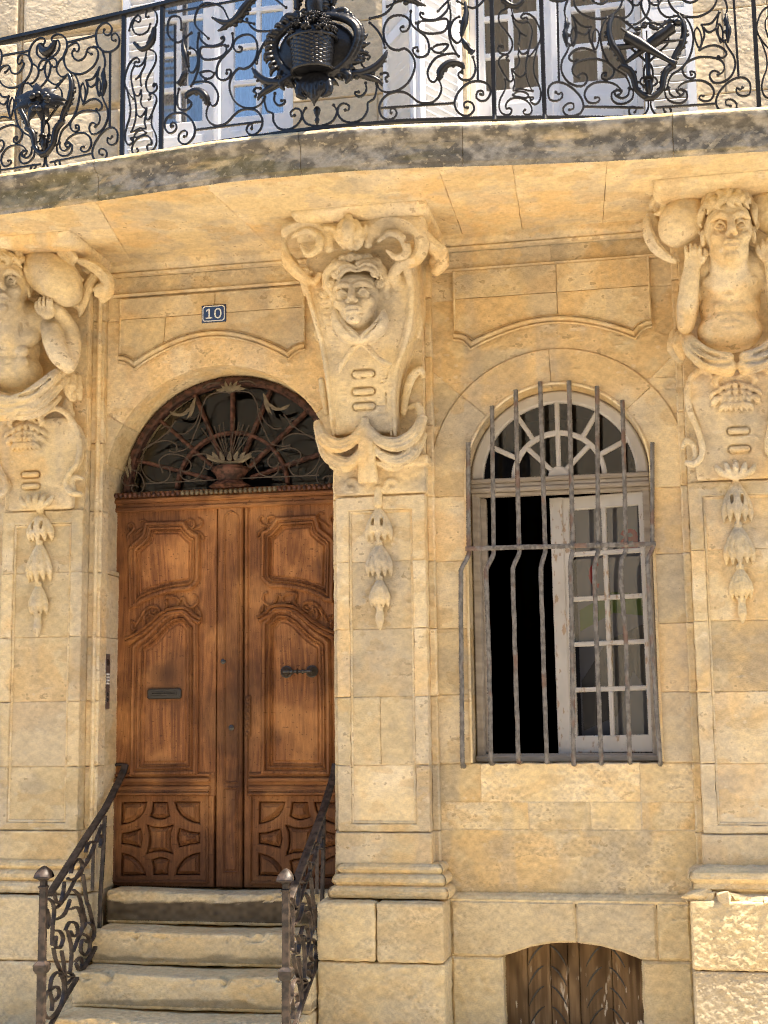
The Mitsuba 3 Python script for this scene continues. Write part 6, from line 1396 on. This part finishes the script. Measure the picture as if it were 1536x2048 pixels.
# middle panel, drawn to the right of its axis
AC = 2.25
MID = [[(3.075,4.842),(3.086,4.835),(3.089,4.852),(3.076,4.861),(3.059,4.853),(3.054,4.824),(3.075,4.805),(3.102,4.809),(3.122,4.837),(3.123,4.874),(3.099,4.903),(3.051,4.912),(3.002,4.895),(2.962,4.851),(2.944,4.8),(2.955,4.757),(2.986,4.73),(3.016,4.731),(3.041,4.759),(3.035,4.792),(3.009,4.805),(2.991,4.793),(2.994,4.772),(3.008,4.772)],
       [(2.984,4.97),(2.991,4.955),(2.973,4.964),(2.966,4.946),(2.979,4.926),(3.007,4.918),(3.034,4.929),(3.05,4.962),(3.051,5),(3.041,5.043)], [(2.861,4.936),(2.843,4.915),(2.821,4.927),(2.811,4.966),(2.823,5.003),(2.854,5.045),(2.899,5.062),(2.948,5.065),(2.97,5.05)], [(2.868,4.926),(2.88,4.883),(2.869,4.841),(2.837,4.809),(2.802,4.803),(2.762,4.811),(2.723,4.846),(2.692,4.866),(2.651,4.871),(2.601,4.857),(2.569,4.819),(2.562,4.782),(2.577,4.743),(2.609,4.724),(2.636,4.731),(2.652,4.755),(2.641,4.78),(2.621,4.782),(2.623,4.76)],
       [(2.69,5.222),(2.677,5.219),(2.681,5.198),(2.706,5.197),(2.726,5.227),(2.716,5.266),(2.68,5.285),(2.634,5.282),(2.602,5.251),(2.59,5.204),(2.598,5.15),(2.627,5.109),(2.668,5.096),(2.695,5.104),(2.726,5.079),(2.746,5.035),(2.745,4.987),(2.719,4.926),(2.674,4.886),(2.615,4.872),(2.574,4.885),(2.554,4.911)], [(2.732,5.304),(2.729,5.261),(2.742,5.222),(2.773,5.192),(2.808,5.157),(2.822,5.108),(2.815,5.07),(2.788,5.052),(2.757,5.056),(2.74,5.083),(2.742,5.102),(2.764,5.106),(2.764,5.087)],
       [(2.794,5.289),(2.783,5.297),(2.778,5.282),(2.791,5.263),(2.827,5.252),(2.872,5.26),(2.912,5.297),(2.926,5.33)], [(2.758,5.239),(2.791,5.249),(2.836,5.247),(2.88,5.255),(2.912,5.256),(2.92,5.229),(2.902,5.191),(2.861,5.179),(2.808,5.181),(2.773,5.201),(2.766,5.225),(2.773,5.244)], [(2.927,5.339),(2.934,5.272),(2.924,5.2),(2.927,5.143),(2.948,5.084),(2.97,5.05)], [(2.835,5.098),(2.86,5.114),(2.896,5.118),(2.918,5.114),(2.904,5.091),(2.877,5.073),(2.846,5.079),(2.835,5.098)], [(2.886,5.068),(2.884,5.075)], [(2.976,5.265),(2.947,5.247),(2.931,5.205),(2.934,5.157),(2.96,5.122),(2.983,5.136),(2.986,5.164)],
       [(2.519,5.259),(2.556,5.217),(2.582,5.166),(2.596,5.117)], [(2.52,5.283),(2.589,5.296),(2.63,5.33),(2.651,5.372)], [(2.456,4.888),(2.437,4.888),(2.443,4.87),(2.47,4.863),(2.496,4.892),(2.493,4.933)], [(2.549,4.923),(2.549,4.887),(2.534,4.842),(2.504,4.825),(2.501,4.784),(2.474,4.741),(2.424,4.725),(2.375,4.74),(2.347,4.778),(2.351,4.818),(2.376,4.834),(2.406,4.818),(2.401,4.793),(2.385,4.797)], [(2.507,5.063),(2.518,5.074),(2.5,5.086),(2.48,5.078),(2.47,5.048),(2.486,5.018),(2.516,5.01)], [(2.603,4.933),(2.595,4.949),(2.613,4.963),(2.599,4.98),(2.574,4.974)],
       [(2.324,4.829),(2.342,4.794),(2.321,4.745),(2.271,4.725),(2.233,4.724)]]
MB = [[(2.569,4.79),(2.941,4.798)], [(3.069,5.353),(3.063,4.914)], [(3.069,5.411),(3.069,5.353)]]
mir = lambda p, s: np.stack([AC + s * (np.asarray(p)[:, 0] - AC), np.asarray(p)[:, 1]], 1)
for s in (-1, 1):
    for p in MID: strand(mir(p, s), .0058)
    for p in MB: strand(mir(p, s), .0065, 'rail_bar', False, taper=False)
    clump(mir([(2.874,4.923),(2.873,4.954),(2.889,4.982),(2.92,5.007),(2.956,5.01),(2.987,5),(2.992,4.978)], s), [.010, .020, .020, .018, .014, .010], 7, 21, 'acanthus', .012, s)
    clump(mir([(3.009,5.341),(3.014,5.283),(3.002,5.226),(2.993,5.188),(2.988,5.155)], s), [.006, .013, .020, .014, .008], 3, 22, 'acanthus', .008, s)
    clump(mir([(2.994,5.14),(3.007,5.111),(3.024,5.086),(3.043,5.064)], s), [.008, .018, .014, .018], 3, 23, 'acanthus', .008, s)
    clump(mir([(2.387,4.953),(2.427,4.98),(2.476,4.976),(2.526,4.991),(2.57,5.023),(2.6,5.062),(2.61,5.091)], s), [.018, .020, .024, .022, .018, .013, .004], 8, 24, 'acanthus', .02, s)
    clump(mir([(2.471,4.971),(2.525,4.95),(2.569,4.926),(2.583,4.899)], s), [.018, .018, .012, .004], 5, 25, 'acanthus', .02, -s)
    clump(mir([(1.921,5.485),(1.86,5.451),(1.805,5.383),(1.755,5.359),(1.699,5.379),(1.653,5.409)], 1 if s < 0 else -1), [.010, .020, .026, .022, .014, .005], 8, 26, 'acanthus', .012, s)
    clump(mir([(1.766,5.368),(1.727,5.341),(1.688,5.326)], 1 if s < 0 else -1), [.016, .014, .004], 3, 27, 'acanthus', .012, s)
    # the parts of the panel above the frame
    strand(np.array([(AC + s * .62, 5.30), (AC + s * .70, 5.40), (AC + s * .66, 5.50), (AC + s * .55, 5.47), (AC + s * .50, 5.38)]))
    strand(np.array([(AC + s * .18, 5.40), (AC + s * .28, 5.48), (AC + s * .40, 5.46), (AC + s * .44, 5.38), (AC + s * .36, 5.34)]))
    strand(np.array([(AC + s * .86, 5.49), (AC + s * .20, 5.49)]), .0065, 'rail_bar', False, taper=False)
    for x, a in ((.80, 5.40),): strand(np.array([(AC + s * (x - .02), a - .02), (AC + s * (x - .01), a + .05), (AC + s * (x + .05), a + .06), (AC + s * (x + .06), a - .03), (AC + s * x, a - .09), (AC + s * (x - .08), a - .05)]))

# cast cartouche with a basket of fruit and flowers
CT = key(BR, 'cartouche'); labels[CT] = {'label': 'cast black cartouche with a raised rocaille rim'}
cx, cz = [(2.239,5.124)][0]; cy = float(YR(cx))
cl = Clay((cx - .40, cy - .22, cz - .36), (cx + .40, cy + .06, cz + .34), .006)
rim = [(cx + .222 * math.cos(a) * (1 + .06 * math.sin(3 * a)), cy - .03 - .02 * math.cos(a), cz + .02 + .172 * math.sin(a) * (1 + .05 * math.cos(2 * a))) for a in np.linspace(0, 2 * np.pi, 33)]
cl.ell((cx, cy + .0, cz + .02), (.205, .046, .155), .004)
cl.rope(rim, .019, .004); cl.rope([(x + (x - cx) * .10, y + .008, z + (z - cz) * .10) for x, y, z in rim], .014, .004)
rng = np.random.default_rng(4)
for a in np.linspace(0, 2 * np.pi, 41)[:-1]:
    b = a + rng.uniform(.05, .22); u = .025 * rng.random()
    e = lambda q, d, y: (cx + (.236 + d) * math.cos(q), cy + y, cz + .02 + (.186 + d) * math.sin(q))
    cl.rope([e(a, 0, -.02), e(.5 * (a + b), .020 + u * .5, -.035), e(b, .030 + u, -.012)], [.013, .013, .005], .002)
for s in (-1, 1):       # shell and volutes at the foot, crest at the head
    cl.rope([(cx + s * .03, cy - .04, cz - .15), (cx + s * .075, cy - .06, cz - .20), (cx + s * .078, cy - .07, cz - .255), (cx + s * .045, cy - .07, cz - .275)], [.020, .022, .018, .008], .003)
    cl.rope([(cx + s * .13, cy - .03, cz - .13), (cx + s * .18, cy - .05, cz - .17), (cx + s * .165, cy - .05, cz - .205)], [.018, .018, .008], .003)
    cl.rope([(cx + s * .08, cy - .03, cz + .185), (cx + s * .15, cy - .03, cz + .205), (cx + s * .20, cy - .02, cz + .165)], [.018, .016, .008], .003)
for k in range(-3, 4): cl.rope([(cx + .010 * k, cy - .06, cz - .145), (cx + .026 * k, cy - .085 + .006 * abs(k), cz - .225 + .006 * abs(k)), (cx + .014 * k, cy - .08 + .006 * abs(k), cz - .285 + .012 * abs(k)), (cx + .004 * k, cy - .06, cz - .32 + .014 * abs(k))], [.009, .013, .011, .004], .001)
cl.rough(.003, 60)
scene[CT] = mikit.ply(cl.mesh(), BI, smooth=True)
bk = Clay((cx - .19, cy - .22, cz - .16), (cx + .19, cy + .02, cz + .12), .006)
bk.cone((cx - .01, cy - .07, cz - .125), (cx - .01, cy - .07, cz + .03), .082, .096, .006, flat=(0, 1.22))
bk.box((cx - .4, cy - .4, cz + .035), (cx + .4, cy + .3, cz + .4), .002, .006, True); bk.box((cx - .4, cy - .4, cz - .4), (cx + .4, cy + .3, cz - .128), .002, .006, True)
mb = bk.mesh(); v = np.array(mb[0]); g = np.arctan2(v[:, 0] - cx, -(v[:, 1] - cy - .02)) * 24
v[:, 1] -= .006 * np.sin(g) * np.sin((v[:, 2] - cz) * 300)
put(BR, 'basket', (v, mb[1]), BI, True, label='woven cast-iron basket')
CTR = [(x, cy - .07 + (-.10) * math.cos(t), z) for t, x, z in ()]
for z, rr in ((cz + .036, .125), (cz - .128, .106)):
    p = np.array([(cx - .01 + rr * math.sin(a), cy - .065 - rr * .78 * math.cos(a), z) for a in np.linspace(-1.9, 1.9, 21)])
    put(BR, 'basket_rim', tube(p, .010, 7, up=(0, 0, 1)), BI, 50)
for i in range(46):
    a, b = rng.uniform(-1.5, 1.5), rng.random()
    x, y, z = cx - .01 + .125 * math.sin(a) * (1 - .45 * b), cy - .065 - .105 * math.cos(a) * (1 - .5 * b), cz + .045 + .115 * b ** .8
    m = trimesh.creation.icosphere(subdivisions=2); v = m.vertices * np.array([1, 1, .8]) * rng.uniform(.014, .024)
    v = v * (1 + .35 * np.sin(5 * np.arctan2(v[:, 2], v[:, 0]) + i))[:, None] + (x, y, z)
    put(BR, 'flower', (v, m.faces), BI, True)
put(BR, 'pendant', cat(lathe([(.002, cz - .40), (.010, cz - .385), (.014, cz - .37), (.007, cz - .355), (.016, cz - .335), (.02, cz - .315), (.01, cz - .30)], (cx, cy - .01), 8)), BI, 50)
clump(np.array([(cx - .10, cz + .24), (cx - .09, cz + .31), (cx - .02, cz + .37), (cx + .05, cz + .36), (cx + .10, cz + .30), (cx + .09, cz + .24)]), [.016, .024, .034, .034, .024, .016], 9, 31, 'crest', .03)
clump(np.array([(cx, cz + .20), (cx, cz + .27), (cx, cz + .33)]), [.05, .06, .04], 3, 33, 'crest', .02)

# trophy of bow, quiver and torch on the side panels
for ax, sgn in ((3.915, 1), (A1, -1)):
    y = float(YR(ax)) - .045; zc = 5.065
    def tp(kind, a, b, ra, rb, n=12, extra=()):
        a, b = np.array([ax + a[0], y + a[1], zc + a[2]]), np.array([ax + b[0], y + b[1], zc + b[2]])
        t = np.linspace(0, 1, 9)[:, None]; p = a + (b - a) * t
        r = ra + (rb - ra) * t[:, 0]
        for u, k in extra: r = r + k * np.exp(-((t[:, 0] - u) / .07) ** 2)
        put(BR, kind, tube(p, r, n), BI, 40)
    if sgn == 1:
        tp('quiver', (-.10, 0, .075), (.135, -.03, -.115), .030, .010, 14, ((.3, .008), (1., .008)))
        for i in range(5): tp('arrow', (-.085 + .012 * i, .0, .085 - .002 * i), (-.125 + .012 * i, .005, .125 - .010 * i), .006, .008, 5)
        tp('torch', (.13, .02, .105), (-.155, .02, -.085), .030, .006, 12, ((.25, .008), (.35, .01)))
        for i in range(7): put(BR, 'flame', ball((ax + .135 + .022 * math.cos(i * 2.1), y + .015 + .012 * math.sin(i * 1.7), zc + .125 + .018 * math.sin(i * 2.1)), (.020, .018, .018), 1), BI, True)
        tp('dart', (.18, .02, .035), (-.16, .02, .03), .005, .016, 6)
        for i in range(8): put(BR, 'bow_knot', ball((ax - .01 + .05 * math.cos(i * .8), y - .01, zc + .10 + .028 * math.sin(i * 1.3)), (.018, .014, .012), 1), BI, True)
        tp('stem', (0, 0, -.03), (0, 0, -.16), .016, .012, 8, ((1., .012),))
    else:
        # a bunch of leaves and blossoms
        lr = np.random.default_rng(21)
        for i in range(15):
            a = i * 2.399; L0 = lr.uniform(.10, .17)
            tip = np.array([ax + L0 * math.cos(a), y - lr.uniform(0, .04), zc + .02 + .8 * L0 * math.sin(a)]); root = np.array([ax, y - .03, zc + .02])
            t = np.linspace(0, 1, 7)[:, None]; c = root + (tip - root) * t + np.array([0, -.03, .02]) * (t * (1 - t)) * 2
            put(BR, 'leaf', tube(c, np.array([.008, .022, .032, .030, .022, .012, .002]), 8, flat=.35), BI, 50)
        for i in range(9): put(BR, 'flower', ball((ax + .05 * math.cos(i * 2.4), y - .05 - .01 * math.sin(i), zc + .02 + .045 * math.sin(i * 2.4)), (.022, .016, .020), 1), BI, True)
        tp('stem', (0, 0, -.03), (0, 0, -.16), .012, .010, 8, ((1., .012),))

# ---------------------------------------------------------------- first-floor windows and shutters
def french_window(xc, half, glasses, label, dx=0.):
    W = key(HOUSE, 'upper_window'); labels[W] = {'label': label}
    SP = 'shutter_paint'; x0, x1, yw = xc - half, xc + half, .17
    scene[W] = mikit.ply(prism(sbox(x0, 4.70, x1, 6.9).difference(sbox(x0 + .035, 4.71, x1 - .035, 6.86)), yw - .01, yw + .06, .006), SP)
    for s in (0, 1):
        a, b = (x0 + .036, xc - .002) if s == 0 else (xc + .002, x1 - .036)
        wj, wm = .052, .100
        g0, g1 = (a + wj, b - wm) if s == 0 else (a + wm, b - wj)
        L = sbox(a, 4.715, b, 6.855).difference(sbox(g0, 5.42, g1, 6.80))
        put(W, 'sash', prism(L, yw + .005, yw + .045, .004), SP, False)
        put(W, 'sunk_panel', prism(sbox(a + .08, 4.80, b - .08, 5.33), yw - .004, yw + .01, .006), SP, False)
        rows = [5.42, 5.645, 5.885, 6.12, 6.35, 6.58, 6.80]; m = .5 * (g0 + g1)
        for z in rows[1:-1]: put(W, 'glazing_bar', bx(g0 - .002, g1 + .002, yw + .007, yw + .04, z - .018, z + .018, .005), SP)
        for z0, z1 in zip(rows[:-1], rows[1:]): put(W, 'glazing_bar', bx(m - .015, m + .015, yw + .006, yw + .041, z0 + .014, z1 - .014, .005), SP)
        for z0, z1 in zip(rows[:-1], rows[1:]):
            for p, q in ((g0, m), (m, g1)): put(W, 'pane', turn(bx(p, q, yw + .024, yw + .025, z0, z1), RNG.uniform(-.6, .6), (.5 * (p + q), yw)), glasses[s])
    put(W, 'meeting_bead', bx(xc - .022, xc + .022, yw - .022, yw + .004, 4.72, 6.85, .008), SP)
    put(W, 'curtain', cat(*[bx(x0 + .04 + i * .024, x0 + .062 + i * .024, .42 + .01 * math.sin(i * 1.7), .45, 4.7, 6.9) for i in range(int((2 * half - .1) / .024))]) if False else
        (np.array([(x0 + .03 + i * .01, .42 + .014 * math.sin(i * 1.1), z) for i in range(int((2 * half - .06) / .01)) for z in (4.7, 6.9)]), quads([[2 * i, 2 * i + 2, 2 * i + 3, 2 * i + 1] for i in range(int((2 * half - .06) / .01) - 1)])), 'curtain_dark', 60)
    put(W, 'threshold', bx(x0, x1, .02, .3, 4.66, 4.705, .006), 'stone', uv=(.8, .9))
french_window(1.275, .512, ('glass', 'bright_glass'), 'white french window on the left, blue sky in its right-hand panes')
french_window(3.38, .508, ('glass', 'glass'), 'white french window on the right with grey panes')

def shutter(p, q, label, pitch=.050, slat_turn=1):
    """A louvred leaf standing between the plan points p and q (p left, q right as seen from the street)."""
    S = key(HOUSE, 'shutter'); labels[S] = {'label': label}
    p, q = np.asarray(p, float), np.asarray(q, float); L = np.linalg.norm(q - p)
    ang = math.degrees(math.atan2(q[1] - p[1], q[0] - p[0]))
    def place(m):
        v = np.array(m[0], float); return turn((v + (p[0], p[1], 0), m[1]), ang, p)
    SP = 'shutter_paint'; st = min(.052, L * .2)
    fr = sbox(0, 4.70, L, 6.85).difference(sbox(st, 4.80, L - st, 5.66)).difference(sbox(st, 5.74, L - st, 6.77))
    v_, f_ = place(prism(fr, -.017, .017, .003)); b_ = place(mirror((prism(fr, -.017, .017, .003)[0] * np.array([1, -1, 1]) , prism(fr, -.017, .017, .003)[1][:, ::-1]), 0) if False else (prism(fr, -.017, .017, .003)[0] * np.array([1, -1, 1]), prism(fr, -.017, .017, .003)[1][:, ::-1]))
    scene[S] = mikit.ply(cat((v_, f_), b_), SP)
    for z0, z1 in ((4.80, 5.66), (5.74, 6.77)):
        for z in np.arange(z0 + .02, z1 - .01, pitch):
            m = bx(st - .004, L - st + .004, -.0045, .0045, -.021, .021, .002); v = np.array(m[0]); a = math.radians(52)
            y, zz = v[:, 1].copy(), v[:, 2].copy(); v[:, 1], v[:, 2] = y * math.cos(a) - zz * math.sin(a) * -1 * -1, y * math.sin(a) + zz * math.cos(a)
            v[:, 2] += z; put(S, 'slat', place((v, m[1])), SP)
shutter((.715, -.005), (.985, -.03), 'louvred white shutter left of the left french window')
shutter((2.375, .035), (2.622, -.32), 'shaded leaf of the folding white shutter between the two windows')
shutter((2.632, -.32), (2.83, .03), 'sunlit leaf of the folding white shutter between the two windows')
shutter((3.895, .02), (4.185, .035), 'louvred white shutter right of the right french window')

# ---------------------------------------------------------------- houses across the street, seen only in the glass
for name, x0, x1, h in (('low pale stone house across the street, mirrored in the left upper window', -30, -1.6, 9.3), ('tall pale stone house across the street, mirrored in the ground-floor window panes', -1.6, 40, 17.5)):
    OP = thing('opposite_house', name, 'building')
    v_, f_ = bx(x0, x1, -30, -19, 0, h); scene[key(OP, 'wall')] = mikit.ply((v_, f_), 'far_stone')
    for x in np.arange(x0 + 1.6, x1 - 2, 4.6):
        for z in np.arange(1.0, h - 2.5, 3.7): put(OP, 'window', bx(x, x + 1.4, -19.02, -18.94, z, z + 2.1), 'room_dark')
    put(OP, 'roof', bx(x0 + .01, x1 - .01, -30.4, -18.6, h, h + .3), 'far_roof')
